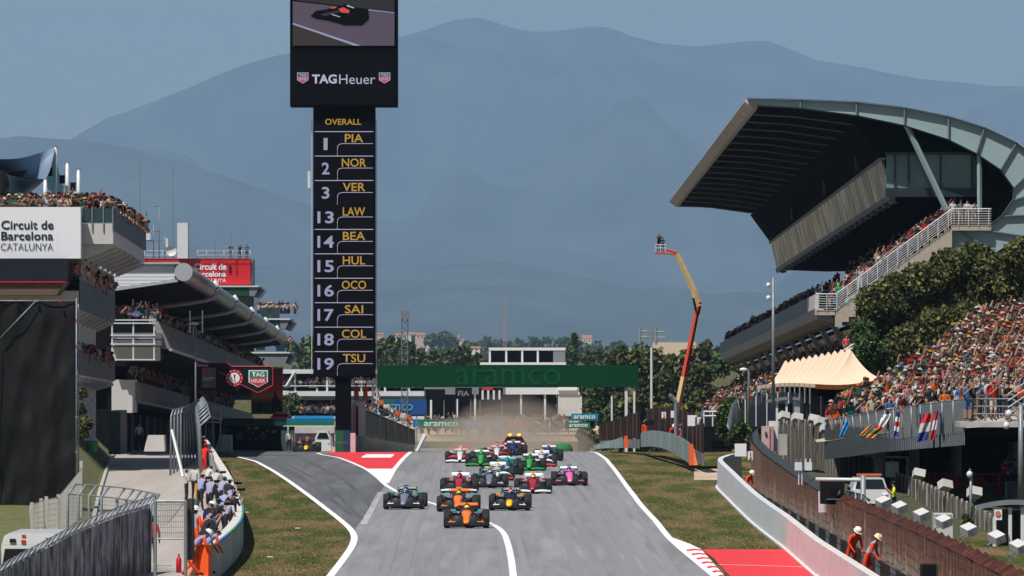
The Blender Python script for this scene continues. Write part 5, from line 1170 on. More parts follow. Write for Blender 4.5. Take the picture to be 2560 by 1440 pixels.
# far stand behind the scoreboard
fsd = thing('far_stand', 'white two storey stand with rows of white clad guests', 'stand', GX(820, 835)); D = 832
for (y0, y1) in ((924, 934), (978, 990), (1041, 1048)): pbox(MB(), 700, y0, 1060, y1, D, D + 14).build('slab', m_plight, fsd)
pbox(MB(), 700, 990, 1060, 1000, D + 1, D + 12).build('beam', m_grey, fsd)
for x in (735, 790, 815, 900, 960, 1020): pbox(MB(), x, 934, x + 5, 978, D + .5, D + 1).build('column', m_plight, fsd)
for x in (760, 826, 905, 990): pbox(MB(), x, 990, x + 4, 1042, D + 3, D + 3.5).build('column', m_grey, fsd)
pbox(MB(), 700, 934, 1060, 1041, D + 12, D + 13).build('rear_wall', m_dark, fsd)
MB().tube([P(716, 965, D - .2), P(737, 930, D - .2)], .2, 5).build('stay', m_plight, fsd); MB().tube([P(700, 965, D - .1), P(1060, 965, D - .1)], .06, 4).build('rail', m_plight, fsd)
for i in range(190): spectator(P(712 + rnd.random() * 340, 978, D + .3 + rnd.random() * 2.5), 0, 'in the far white stand', bias=['white', 'white', 'white', 'grey', 'navy', 'beige', 'black'])
for i in range(130): spectator(P(735 + rnd.random() * 320, 1041, D + .2 + rnd.random() * 2.5), 0, 'in the far white stand', bias=['white', 'white', 'white', 'beige', 'pink', 'black'])
# background buildings and boards beyond the straight
fb = thing('far_building', 'pale concrete building with four dark openings behind the gantry', 'building', GX(1320, 1010)); D = 1010
pbox(MB(), 1224, 871, 1412, 915, D + 3, D + 12).build('wall', m_dark, fb); pbox(MB(), 1222, 869, 1414, 876, D, D + 12).build('roof_slab', m_plight, fb); pbox(MB(), 1200, 906, 1415, 912, D - 1, D + 12).build('floor_slab', m_plight, fb)
for x in (1222, 1263, 1303, 1342, 1383): pbox(MB(), x, 876, x + (5 if x != 1383 else 30), 912, D + .1, D + 1).build('pier', m_grey if x == 1383 else m_plight, fb)
wb = thing('far_building', 'low white hospitality building under the green gantry', 'building', GX(1330, 960)); D = 960
pbox(MB(), 1060, 968, 1264, 986, D, D + 12).build('fascia', m_grey, wb); pbox(MB(), 1264.3, 970, 1452, 986, D, D + 12).build('fascia', m_plight, wb); pbox(MB(), 1060, 986, 1390, 1050, D + 3, D + 12).build('recess', m_dark, wb); pbox(MB(), 1395, 986, 1455, 1040, D + .2, D + 12).build('end_wall', m_wallw, wb); pbox(MB(), 1395, 966, 1442, 976, D - .4, D - .1).build('white_panel', m_signw, wb)
for x in (1075, 1140, 1185, 1300, 1360): pbox(MB(), x, 986, x + 5, 1050, D + .4, D + 1).build('column', m_plight, wb)
for (x0, y0, x1, y1, d, tx, lb) in ((1032, 973, 1113, 1000, 940, None, 'blank black screen under the left end of the gantry'), (1138, 969, 1180, 997, 940, 'FIA', 'dark board with round lettering under the gantry'), (1197, 969, 1258, 1000, 942, None, 'dark striped podium screen under the gantry')):
    t = thing('board', lb, 'board', P((x0 + x1) / 2, y1, d), 'boards under the gantry'); pbox(MB(), x0, y0, x1, y1, d, d + .6).build('panel', m_tower, t)
    if tx: text(tx, x0 + 7, y0 + 8, x1 - 7, y0 + 21, d - .05, mat('board_grey', K(120, 122, 130), .6, var=0), t, bold=.02)
    elif x0 > 1150:
        for k in range(4): pbox(MB(), 1204 + k * 14, 976, 1209 + k * 14, 999, d - .1, d - .02).build('stripe', m_plight, t)
        pbox(MB(), 1205, 969.5, 1232, 975, d - .1, d - .02).build('red_flash', m_redsign, t)
    for x in (x0 + 2, x1 - 4): pbox(MB(), x, y1, x + 2, 1060, d + .2, d + .4).build('leg', m_steel, t)
bb = thing('blue_hoarding', 'blue and teal sponsor wall with round lettering left of the straight', 'hoarding', P(1000, 1037, 690)); pbox(MB(), 938, 998, 985, 1037, 690, 690.5).build('panel', mat('teal_panel', K(14, 100, 104), .5, var=.05), bb); pbox(MB(), 985.2, 998, 1066, 1037, 690, 690.5).build('panel', mat('royal_panel', K(26, 74, 140), .5, var=.05), bb)
text('aramco', 940, 1010, 1032, 1026, 689.9, mat('cyan_print', K(90, 180, 200), .5, var=0), bb)
for x in (960, 1040): pbox(MB(), x, 1037, x + 3, 1110, 690.1, 690.4).build('leg', m_steel, bb)
def hoard(x0, x1, y0, y1, d, m, tx, lb, mt=None):
    t = thing('hoarding', lb, 'hoarding', P((x0 + x1) / 2, y1, d), 'trackside hoardings'); pbox(MB(), x0, y0, x1, y1, d, d + .4).build('panel', m, t)
    if tx: text(tx, x0 + (x1 - x0) * .1, y0 + (y1 - y0) * .25, x1 - (x1 - x0) * .1, y1 - (y1 - y0) * .25, d - .06, mt or m_signw, t, bold=.02)
    for x in (x0 + 3, x1 - 5): pbox(MB(), x, y1, x + 2, y1 + 14, d + .1, d + .3).build('leg', m_steel, t)
hoard(1049, 1156, 1049, 1071, 905, m_gr2, 'aramco', 'green hoarding with white lettering beyond the gravel'); hoard(1156.5, 1266, 1050, 1072, 906, mat('pale_blue_panel', K(110, 140, 180), .6), 'aramco', 'faded blue hoarding with pale lettering beyond the gravel', mat('pale_print', K(170, 190, 214), .6, var=0)); hoard(1267, 1310, 1052, 1076, 904, mat('orange_panel', K(214, 108, 70), .6), None, 'plain orange hoarding beyond the gravel')
hoard(1032, 1048.5, 1049, 1068, 903, m_bl, None, 'short blue hoarding at the pit wall end'); hoard(1428, 1495, 1034, 1051, 640, mat('teal_blue_panel', K(20, 130, 160), .5), 'aramco', 'upper teal hoarding with white lettering right of the straight'); hoard(1417, 1475, 1056, 1071, 640, m_gr2, 'aramco', 'lower green hoarding with white lettering right of the straight')
for i in range(260): spectator(GX(1050 + rnd.random() * 370, 930 + rnd.random() * 22, .1 + rnd.random() * 2.2), 0, 'beyond the far hoardings')
# trailing course car with amber lamps
mc = thing('course_car', 'dark red course car with two amber roof lamps in the dust', 'car', GX(1286, 452, .03)); c0 = Vector(GX(1286, 452, .03))
def cb(pts, y0, y1, m, nm): MB().prism([c0 + Vector((x, y0, z)) for x, z in pts], (0, y1 - y0, 0)).build(nm, m, mc)
cb([(-.92, .3), (.92, .3), (.95, .7), (.8, .9), (-.8, .9), (-.95, .7)], -1.9, 2.3, paint('course_red', K(120, 26, 34)), 'body'); cb([(-.78, .9), (.78, .9), (.6, 1.2), (-.6, 1.2)], -.7, 2.0, m_visor, 'cabin'); cb([(-.58, 1.2), (.58, 1.2), (.56, 1.24), (-.56, 1.24)], -.5, 1.9, paint('course_red', K(120, 26, 34)), 'roof')
m_amber = mat('amber_lamp', K(250, 160, 30), .4, var=0, emit=K(255, 150, 20), estr=3.0)
for sx in (-1, 1): MB().ball(c0 + Vector((sx * .36, .2, 1.36)), (.15, .12, .1), 0, 10, 6).build('amber_lamp', m_amber, mc, True); MB().ball(c0 + Vector((sx * .68, -1.92, .68)), (.16, .05, .08), 0, 8, 5).build('headlight', m_plight, mc, True)
for sx in (-1, 1):
    for y in (-1.3, 1.4): MB().tube([c0 + Vector((sx * .72, y, .33)), c0 + Vector((sx * .94, y, .33))], .33, 14).build('wheel', m_tyre, mc)
solo(MB().loft([[GX(1408, 470) + Vector((r * math.cos(a), r * .6 * math.sin(a), z)) for a in (2 * math.pi * j / 14 for j in range(14))] for r, z in ((.8, -.3), (.78, .4), (.6, .75), (.1, .85))]), 'green_cover', mat('green_foam', K(40, 110, 66), .8), 'green rounded foam block at the track edge', 'foam block', smooth=True)
solo(MB().prism([P(1038, 1134, 470), P(1045, 1134, 470), P(1066, 1092, 520), P(1058, 1092, 520)], (0, 0, .25)), 'white_kerb', m_plight, 'white sloping kerb at the end of the pit wall', 'kerb')
# dust thrown up behind the pack
dm_ = bpy.data.materials.new('dust'); dm_.use_nodes = True; nt = dm_.node_tree; nt.nodes.clear(); ou = nt.nodes.new('ShaderNodeOutputMaterial'); pv = nt.nodes.new('ShaderNodeVolumePrincipled')
pv.inputs['Color'].default_value = (.62, .52, .42, 1); pv.inputs['Density'].default_value = .0046; nt.links.new(pv.outputs[0], ou.inputs['Volume'])
for (px_, d_, up_, rr) in ((1240, 590, .8, (11, 125, 3.6)), (1220, 700, 1.5, (7, 60, 4.6)), (1310, 720, 2, (9, 60, 5.2)), (1270, 760, 2.5, (8, 50, 6))):
    mb = MB(); c0 = Vector(GX(px_, d_)); mb.ball(c0 + Vector((0, 0, up_)), rr, 0, 24, 14)
    for v in mb.v: v += Vector((1.2 * mno.noise(v * .16), 0, .9 * mno.noise(v * .13 + Vector((5, 0, 0)))))
    tag(mb.build('dust', dm_, None, True), 'brown dust cloud hanging behind the pack of cars', None, kind='stuff')
# ================================================================ right side: covered stand, trees, terrace crowd, fences
m_teal = mat('pale_teal_steel', K(150, 172, 176), .45, .1, var=.06, scale=.6)
m_tealdk = mat('teal_flange', K(120, 132, 136), .5, .1, var=.08)
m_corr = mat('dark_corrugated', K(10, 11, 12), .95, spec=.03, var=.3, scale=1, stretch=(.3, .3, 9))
m_step = mat('step_concrete', K(176, 166, 152), .85, var=.12)
m_refl = mat('painted_reflection_glazing', K(150, 148, 148), .3, .7, var=.75, scale=.9, stretch=(1, 1.4, .2), col2=K(250, 244, 238), contrast=(.44, .57))  # pale streaks in the colour stand for reflections in the panes
m_refl2 = mat('green_reflection_glazing', K(80, 100, 72), .3, .75, var=.5, scale=1.4, stretch=(1, 1.2, .2), col2=K(230, 222, 214), contrast=(.42, .66))  # green and white streaks paint the reflected crowd into the pane colour
m_rust = None
S0, S1 = 400, 548
def rR(mb, pts, da, db, m=0): return run(mb, pts, S0, da, db, m, DR)
gs = thing('grandstand', 'covered concrete grandstand with long cantilever roof and hanging press box', 'grandstand', P(2200, 1050, 420))
OUTR = [(1868, 247), (2000, 250), (2140, 256), (2260, 270), (2370, 292), (2460, 320), (2540, 358), (2600, 405), (2635, 470), (2620, 535), (2560, 590), (2490, 632), (2400, 690), (2300, 745), (2200, 800)]
INR = [(1892, 266), (2000, 272), (2140, 290), (2260, 315), (2370, 350), (2440, 385), (2500, 425), (2533, 470), (2532, 500), (2505, 540), (2460, 575), (2385, 570), (2300, 625), (2200, 692), (2110, 752)]
for k in range(len(OUTR) - 1):
    MB().prism([P(*OUTR[k], S0), P(*INR[k], S0), P(*INR[k + 1], S0), P(*OUTR[k + 1], S0)], (0, .25, 0)).build('end_beam_plate', m_teal, gs)
for C_ in (OUTR[:12], INR[:11]):
    mb = MB(); n_ = len(C_); rows = []
    for k, (x, y) in enumerate(C_):
        a = P(x, y, S0); rows.append([a + Vector((0, -.35, 0)), a + Vector((0, .3, 0))])
    mb.sheet(rows); mb.sheet([[p + Vector((.0, 0, .06)) for p in r] for r in rows]); mb.build('beam_flange', m_tealdk, gs)
for k in range(1, len(OUTR) - 1):
    for t in (0,):
        o_ = P(*OUTR[k], S0).lerp(P(*OUTR[k + 1], S0), t); i_ = P(*INR[k], S0).lerp(P(*INR[k + 1], S0), t)
        dv = (i_ - o_).normalized(); nn = Vector((dv.z, 0, -dv.x)) * .04
        MB().prism([o_ - nn, o_ + nn, i_ + nn, i_ - nn], (0, -.28, 0)).build('stiffener', m_tealdk, gs)
# roof shell (outer skin, dark soffit) in bays along the stand
skin = OUTR[:10]
N = 12
for b_ in range(N):
    da = S0 + .3 + (S1 - S0 - .3) * b_ / N; db = S0 + .3 + (S1 - S0 - .3) * (b_ + 1) / N - .03
    mb = MB(); mb.sheet([[RP(x, y, S0, da, DR), RP(x, y, S0, db, DR)] for x, y in skin]); mb.sheet([[RP(x, y + 3, S0, db, DR), RP(x, y + 3, S0, da, DR)] for x, y in skin]); mb.build('roof_panel', m_roofm, gs)
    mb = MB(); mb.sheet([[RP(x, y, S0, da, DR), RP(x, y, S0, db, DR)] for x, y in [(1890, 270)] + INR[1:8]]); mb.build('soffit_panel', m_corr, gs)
    rR(MB(), [(1866, 247), (1894, 262), (1894, 271), (1884, 270), (1862, 253)], da, db).build('fascia', mat('weathered_fascia', K(196, 186, 178), .6, var=.2, scale=.8), gs)
for k in range(17):
    d = S0 + 5 + k * 8.6
    MB().tube([RP(x, y, S0, d, DR) for x, y in ((1893, 275), (2000, 281), (2160, 303))], .06, 4).build('purlin', m_grey, gs)
# hanging box with glazing
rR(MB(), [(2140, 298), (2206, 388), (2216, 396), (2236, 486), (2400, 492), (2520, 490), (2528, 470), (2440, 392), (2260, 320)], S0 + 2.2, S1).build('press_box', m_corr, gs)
NP = 30
for k in range(NP):
    da = S0 + 2 + (S1 - S0 - 3) * k / NP; db = S0 + 2 + (S1 - S0 - 3) * (k + 1) / NP - .12
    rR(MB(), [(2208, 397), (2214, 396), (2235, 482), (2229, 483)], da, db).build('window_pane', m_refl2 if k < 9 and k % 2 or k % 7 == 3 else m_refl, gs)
rR(MB(), [(2203, 391), (2218, 390), (2218, 396), (2206, 397)], S0 + 1.8, S1).build('window_head', m_grey, gs); rR(MB(), [(2226, 483), (2240, 482), (2244, 494), (2230, 496)], S0 + 1.8, S1).build('window_sill', m_grey, gs)
for k in range(24): rR(MB(), [(2228, 496), (2244, 494), (2252, 502), (2236, 505)], S0 + 3 + k * 6, S0 + 4.2 + k * 6).build('bracket', m_grey, gs)
for d in (418, 455, 500): MB().tube([RP(2186, 330, S0, d, DR), RP(2190, 392, S0, d, DR)], .22, 6).build('hanger', m_slate, gs)
pbox(MB(), 2216, 385, 2440, 470, S0 + 1.9, S0 + 2.1).build('end_glazing', mat('cabin_glass', K(96, 132, 136), .12, var=.25, scale=.5), gs); pbox(MB(), 2214, 470, 2444, 492, S0 + 1.6, S0 + 2.1).build('end_sill', m_slate, gs); pbox(MB(), 2214, 380, 2444, 386, S0 + 1.6, S0 + 2.1).build('end_head', m_slate, gs)
for x in (2236, 2270, 2350, 2428): pbox(MB(), x, 386, x + 4, 470, S0 + 1.7, S0 + 1.9).build('mullion', m_slate, gs)
for a, b, r in (((2262, 304), (2366, 524), .2), ((2448, 346), (2449, 530), .17)): MB().tube([P(*a, S0 + .1), P(*b, S0 + .1)], r, 4).build('strut', m_teal, gs)
# upper deck, parapet, steps, railing
rR(MB(), [(2052, 785), (2090, 780), (2380, 567), (2470, 567), (2470, 600), (2140, 800), (2060, 800)], S0 + .5, S1).build('seating_deck', m_dark, gs)
for k in range(16):
    da = S0 + (S1 - S0) * k / 16; db = S0 + (S1 - S0) * (k + 1) / 16 - .05
    rR(MB(), [(2037, 736), (2047, 734), (2047, 770), (2037, 772)], da, db).build('parapet_panel', m_slate if k else m_wallw, gs)
    rR(MB(), [(2036, 773), (2056, 771), (2080, 792), (2120, 800), (2080, 806), (2044, 797)], da, db).build('deck_edge', m_conc, gs)
rR(MB(), [(2470, 380), (2530, 480), (2470, 560)], S0 + 5, S1).build('rear_wall', m_dark, gs)
n = 17
for k in range(n):
    x0 = 2088 + (2380 - 2088) * k / n; x1 = 2088 + (2380 - 2088) * (k + 1) / n; y = 783 - (783 - 572) * k / n
    pbox(MB(), x0, y - 13, x1 - .1, y + 34, S0 - .6 + .003 * k, S0 + .5).build('step', m_step, gs)
pbox(MB(), 2380, 562, 2478, 576, S0 - .6, S0 + .5).build('landing', m_step, gs); pbox(MB(), 2038, 775, 2090, 788, S0 - .6, S0 + .5).build('landing', m_step, gs)
rl = [(2040, 735), (2090, 735), (2380, 522), (2478, 522)]
rs_ = thing('railing', 'white tubular railing climbing the grandstand end steps', 'railing', P(2045, 770, S0 - .7))
for k in range(7):
    dy = k * 6; MB().tube([P(x + (0 if i in (0, 3) else 0), y + dy, S0 - .7) for i, (x, y) in enumerate(rl)], .018 if k else .04, 4).build('rail', m_plight, rs_)
for k in range(18):
    t = k / 17; x = 2042 + t * 430; y = ip(rl, x); MB().tube([P(x, y - 1, S0 - .72), P(x, y + 42, S0 - .72)], .025, 4).build('post', m_plight, rs_)
# web plate under the steps
rR(MB(), [(2060, 800), (2110, 757), (2200, 697), (2300, 630), (2390, 572), (2460, 580), (2500, 640), (2400, 700), (2260, 760), (2120, 815)], S0 + .6, S0 + .9).build('web_plate', m_teal, gs)
for a, b in (((2390, 575), (2440, 660)), ((2390, 575), (2375, 690)), ((2300, 632), (2375, 660)), ((2300, 632), (2300, 720))): MB().tube([P(*a, S0 + .45), P(*b, S0 + .45)], .12, 4).build('web_stiffener', m_tealdk, gs)
rR(MB(), [(2490, 600), (2700, 470), (2700, 800), (2490, 700)], S0 + 3, S0 + 20).build('side_cladding', m_slate, gs)
# lower tier
rR(MB(), [(1985, 1010), (2150, 880), (2260, 870), (2260, 1060), (1985, 1060)], S0 - 8, S1 + 20).build('lower_tier', m_dark, gs)
for k in range(11): rR(MB(), [(2090, 806), (2104, 806), (2160, 905), (2146, 905)], S0 + 6 + k * 13, S0 + 7 + k * 13).build('raker', m_conc, gs)
for k in range(22): rR(MB(), [(2128, 820), (2131, 820), (2144, 842), (2141, 842)], S0 + 4 + k * 6.4, S0 + 9.4 + k * 6.4).build('hanging_panel', MATS['painted_reflection_glazing'], gs)
rR(MB(), [(2150, 801), (2320, 801), (2320, 900), (2172, 900)], S0 + 8, S1 + 20).build('rear_wall', m_dark, gs)
# its spectators
for k in range(620):
    d = S0 + 2 + (S1 - S0 + 14) * rnd.random() ** .9; u = rnd.random(); spectator(RP(1988 + 165 * u, 1012 - 131 * u, S0, d, DR), .5, 'in the lower covered stand')
for k in range(70):
    u = rnd.random(); spectator(RP(1980 + 40 * u, 1018 - 30 * u, S0, S0 - 8 + 10 * rnd.random(), DR), .5, 'in the lower covered stand')
for k in range(260):
    u = rnd.random() ** 1.3; d = S0 + .9 + (3 if k % 3 else 90) * rnd.random()
    spectator(RP(2090 + 290 * u, 776 - 213 * u, S0, d, DR), .9 if d > S0 + 5 else .4, 'on the upper covered stand', bias=['red', 'pink', 'black', 'white', 'navy', 'black', 'grey'] if d < S0 + 5 else ['black', 'navy', 'maroon', 'grey'])
for k in range(110):
    d = S0 + 1 + (S1 - S0) * rnd.random(); spectator(RP(2053, 768, S0, d, DR), 1.0, 'at the upper stand parapet', bias=['black', 'navy', 'maroon', 'grey'])
for k, (x, sh, lb) in enumerate(((2382, 'white', 'person in white shirt leftmost on the stand landing'), (2402, 'grey', 'person in grey cap and shirt on the stand landing'), (2418, 'white', 'person in white leaning on the landing rail'), (2434, 'white', 'person in white beside the landing upright'))):
    person(P(x, 562, S0 - .2), .2, lb, ('land', k), 'people on the stand landing', pose=['stand', 'cross', 'cross', 'lean'][k], hi=1, shirt=SHIRT[sh], trous=K(150, 140, 120), skin=SK[1], hair=HAIR[0], hat='cap' if k == 1 else None, hatcol=(.03, .03, .05))
for k, (x, sh, lb) in enumerate(((2098, 'teal', 'person in bright green shirt at the foot of the stand steps'), (2150, 'white', 'person in long white robe on the stand steps'), (2200, 'white', 'person in white shirt high on the stand steps'))):
    y = ip([(2088, 776), (2380, 563)], x); person(P(x, y, S0 - .25), .3, lb, ('steps', k), 'people on the stand steps', pose=['stand', 'uptwo', 'shoot'][k], hi=1, shirt=SHIRT[sh] if k else K(10, 160, 100), trous=SHIRT['white'] if k == 1 else K(60, 70, 90), skin=SK[2], hair=HAIR[0])
person(P(2116, 900, 392), .4, 'person in coral shirt standing above the cream tent', ('coral',), pose='stand', hi=1, shirt=K(220, 90, 96), trous=K(90, 80, 80), skin=SK[1], hair=HAIR[0])
sr = thing('railing', 'white stair railing behind the cream tent peak', 'railing', P(2140, 900, 388))
for k in range(4): MB().tube([P(2100, 882 + k * 8, 388), P(2146, 852 + k * 8, 388)], .05, 4).build('rail', m_plight, sr)
for x, y in ((2146, 852), (2123, 867)): MB().tube([P(x, y, 388), P(x, y + 40, 388)], .05, 4).build('post', m_plight, sr)
# ---------------------------------------------------------------- cream marquee
m_tent = mat('cream_canvas', K(234, 206, 178), .8, var=.04); m_tent.node_tree.nodes['Principled BSDF'].inputs['Roughness'].default_value = .8
te = thing('marquee', 'cream canvas marquee with scalloped ridge beside the crowd', 'tent', P(2040, 1000, 345))
rows = []
for k in range(49):
    t = k / 48; rp_ = P(1957, 909, 374).lerp(P(2128, 876, 342), t); sc_ = abs(math.sin(math.pi * 11 * t)); rp_.z += .28 * sc_ - .1
    ev = P(1893, 964, 368).lerp(P(2038, 960, 338), t); ev.z += .12 * math.sin(math.pi * t)
    r = []
    for j in range(9):
        u = j / 8; p = rp_.lerp(ev, u); p.z -= .55 * math.sin(math.pi * u) ; r.append(p)
    rows.append(r)
mb = MB(); mb.sheet(rows); mb.sheet([[p + Vector((0, .03, -.03)) for p in r] for r in rows]); mb.build('roof_canvas', m_tent, te, True)
a = rows[-1]; rows2 = [a]
e2 = [P(2128, 876, 342.2).lerp(P(2204, 947, 340.5), j / 8) for j in range(9)]
for j, p in enumerate(e2): p.z -= .3 * math.sin(math.pi * j / 8)
for k in range(1, 7):
    t = k / 6; r = []
    for j in range(9):
        p = a[j].lerp(e2[j], t); r.append(p + Vector((0, 0, -.18 * math.sin(math.pi * t) * j / 8)))
    rows2.append(r)
mb = MB(); mb.sheet(rows2); mb.build('end_canvas', m_tent, te, True)
e_ = rows2; val = [r[-1] for r in rows2]
mb = MB(); mb.sheet([[p, p + Vector((0, 0.05, -.28))] for p in val]); mb.build('valance', mat('orange_valance', K(190, 110, 50), .7), te)
mb = MB(); mb.sheet([[p[-1], p[-1] + Vector((0, .05, -.22))] for p in rows]); mb.build('valance', m_tent, te)
for k in range(12):
    p = rows[4 * k][-1]; MB().tube([p, p + Vector((0, 0, -1.2))], .06, 5).build('post', m_grey, te)
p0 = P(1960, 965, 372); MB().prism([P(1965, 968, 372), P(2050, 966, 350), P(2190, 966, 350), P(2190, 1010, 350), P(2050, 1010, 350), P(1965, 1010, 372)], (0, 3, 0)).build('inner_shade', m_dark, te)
# ---------------------------------------------------------------- hillside terrace and its crowd
ht = thing('hillside_terrace', 'crowded open terrace rising behind the banner hung fence', 'terrace', P(2300, 1100, 285))
_FX = [(13.5, 320, 2.6), (16.6, 302, 3.05), (17.3, 293, 3.4), (18.4, 285, 3.7), (19.8, 276, 4.05), (21.3, 268, 4.4), (24.5, 258, 4.4), (32, 250, 4.4)]
def df(x): return ip([(a, b) for a, b, c in _FX], x)
def zt(x, d): return ip([(a, c) for a, b, c in _FX], x) + .047 * max(0, d - df(x) - .5)
def xlim(y): return ip([(740, 2620), (778, 2445), (855, 2350), (935, 2215), (975, 2120), (1020, 2070), (1060, 2062)], y)
def dmax(x):
    b = df(x) + 1.5
    for d in np.arange(df(x) + 1, 376, .5):
        if HX + x * S(d) > xlim(HY - (zt(x, d) + 1.7 - ZC) * S(d) + 12): b = d
    return b + .6
mb = MB(); mb.sheet([[Vector((x, df(x) + .5 + (dmax(x) - df(x)) * t, zt(x, df(x) + .5 + (dmax(x) - df(x)) * t))) for t in np.linspace(0, 1, 12)] for x in np.linspace(16.3, 34, 40)]); mb.build('terrace_slope', m_step, ht)
for d in np.arange(259, 376, 1.05):
    x = 15.5
    while x < (2600 - HX) / S(d):
        if d > df(x) + .6:
            z = zt(x, d); p = Vector((x + rnd.uniform(-.15, .15), d + rnd.uniform(-.25, .25), z)); yy = HY - (z + 1.7 - ZC) * S(d); xx = HX + x * S(d)
            if xx > xlim(yy + 12) and rnd.random() < .94 and not (xx > 2405 and d < 268): spectator(p, rnd.uniform(.2, .8), 'on the hillside terrace', cut=.55 if d < df(x) + 5 else 1.12)
        x += .48
# fence of wire panels with slats below
FT = [(2062, 1050, 302), (2120, 1040, 293), (2200, 1027, 285), (2300, 1012, 276), (2411, 997, 268)]; FB = [(2078, 1118, 302), (2130, 1112, 293), (2205, 1101, 285), (2302, 1090, 276), (2411, 1080, 268)]
tf = wire_fence('mesh_fence', 'grey wire panel fence hung with flags below the hillside crowd', pl(FT), pl(FB), nw=.11, vw=.16, r=.014, posts=2.0, postr=.045, mesh_m=mat('galvanised_mesh', K(140, 146, 148), .5, .3))
for k in range(88):
    t = k / 87; i = min(int(t * 4), 3); u = t * 4 - i; a = P(*FB[i]).lerp(P(*FB[i + 1]), u) + Vector((0, .1, 0)); MB().box2((a.x - .03, a.y, a.z - .62), (a.x + .03, a.y + .05, a.z - .0)).build('slat', m_grey, tf)
fg = MB(); fg.sheet([[P(x, y, d + .35), P(x, y + (b[1] - y) + 30, d + .35)] for (x, y, d), b in zip(FT, FB)]); fg.build('backing_sheet', mat('fence_backing', K(70, 76, 80), .7, var=.2), ht)
ur = thing('railing', 'grey tubular rail in front of the standing men', 'railing', P(2480, 1055, 265))
for k in range(4): MB().tube([P(2411, 997 + k * 19, 265), P(2530, 997 + k * 19, 263), P(2580, 1024 + k * 19, 260)], .035, 5).build('rail', m_steel, ur)
for x, y in ((2411, 997), (2462, 997), (2520, 997), (2560, 1013)): MB().tube([P(x, y, 265), P(x, y + 68, 265)], .045, 5).build('post', m_steel, ur)
MB().prism([P(2400, 1055, 264), P(2620, 1055, 258), P(2620, 1068, 258), P(2400, 1068, 264)], (0, 3, 0)).build('walkway', m_conc, ht)
MEN = [(2432, 'black', 'black T-shirt seen above the tubular rail', K(90, 90, 100), 'uptwo', None), (2483, 'red', 'red shirt and pale shorts behind the tubular rail', K(206, 196, 180), 'phone', 'red'), (2520, 'black', 'black and white jacket behind the tubular rail', (.03, .03, .03), 'cross', 'black'), (2549, 'orange', 'orange shirt at the bend of the tubular rail', (.03, .03, .03), 'reach', None), (2418, 'blue', 'jeans and pale top beside the fence end', K(60, 100, 150), 'phone', None)]
for x, sh, lb, tr, ps, hc in MEN: person(P(x, 1052, 264.6), .5, 'person in ' + lb, ('men', x), 'people behind the tubular rail', 1.04, pose=ps, hi=1, shirt=SHIRT[sh], trous=tr, skin=SK[1], hair=HAIR[0], hat='cap' if hc else None, hatcol=SHIRT[hc] if hc else None, shorts=True)
vr = thing('stair_railing', 'grey stair rails climbing at the right frame edge', 'railing', P(2550, 1000, 262))
for k in range(4): MB().tube([P(2520, 985 + k * 17, 262), P(2590, 938 + k * 17, 262)], .03, 5).build('rail', m_steel, vr)
# flags
def flag(pts, cols, lab, d, n=8):
    t = thing('flag', lab, 'flag', P(*pts[2], d), 'flags hung on the mesh fence')
    A, B_, C_, D_ = [P(*p, d) for p in pts]; k = len(cols)
    for i, cl in enumerate(cols):
        rows = []
        for j in range(4):
            v_ = (i + j / 3) / k; r = []
            for q in range(n + 1):
                u = q / n; p = A.lerp(B_, u).lerp(D_.lerp(C_, u), v_); p.y += .09 * math.sin(u * 9 + v_ * 4); r.append(p)
            rows.append(r)
        mb = MB(); mb.sheet(rows); mb.sheet([[p + Vector((0, .015, 0)) for p in r] for r in rows]); mb.build('stripe', mat('flag_%d_%d_%d' % tuple(int(c * 99) for c in cl), cl, .8, var=.05), t, True)
    return t
W, B3, R3 = K(222, 222, 226), K(44, 60, 130), K(196, 40, 52)
flag([(2110, 1055), (2124, 1052), (2112, 1085), (2098, 1092)], [K(60, 150, 210), K(40, 150, 214)], 'bright blue flag leftmost on the mesh fence', 283)
flag([(2104, 1056), (2111, 1054), (2106, 1072), (2100, 1075)], [K(220, 120, 50)], 'small orange cloth beside the bright blue flag', 283.2)
flag([(2206, 1037), (2228, 1034), (2210, 1070), (2196, 1066)], [W, W], 'white cloth between the orange flag and fence post', 279)
flag([(2194, 1064), (2210, 1068), (2186, 1095), (2164, 1094)], [K(220, 80, 40), K(60, 110, 60), K(240, 140, 40)], 'orange flag with green disc hanging below the fence', 278.6)
flag([(2176, 1060), (2180, 1062), (2160, 1090), (2150, 1086)], [K(230, 150, 40)], 'twisted amber cloth left of the orange flag', 279.2)
flag([(2241, 1030), (2250, 1030), (2246, 1092), (2233, 1088)], [B3, W, R3, W, K(40, 80, 160)], 'narrow red white and blue flag beside the fence post', 277.5)
flag([(2308, 1035), (2332, 1033), (2318, 1100), (2290, 1106)], [R3, K(180, 180, 186), B3], 'wide red grey and navy flag low on the fence', 273)
flag([(2338, 1028), (2347, 1024), (2336, 1098), (2324, 1100)], [R3, W, R3], 'narrow red and white flag right of the wide flag', 272)
flag([(2298, 1034), (2304, 1034), (2302, 1064), (2298, 1064)], [K(60, 90, 160), K(190, 60, 70)], 'thin blue and red scarf left of the wide flag', 273.4)
flag([(2349, 1032), (2354, 1030), (2356, 1078), (2351, 1080)], [K(40, 90, 130), K(60, 70, 90)], 'thin dark blue scarf right of the red and white flag', 271.6)
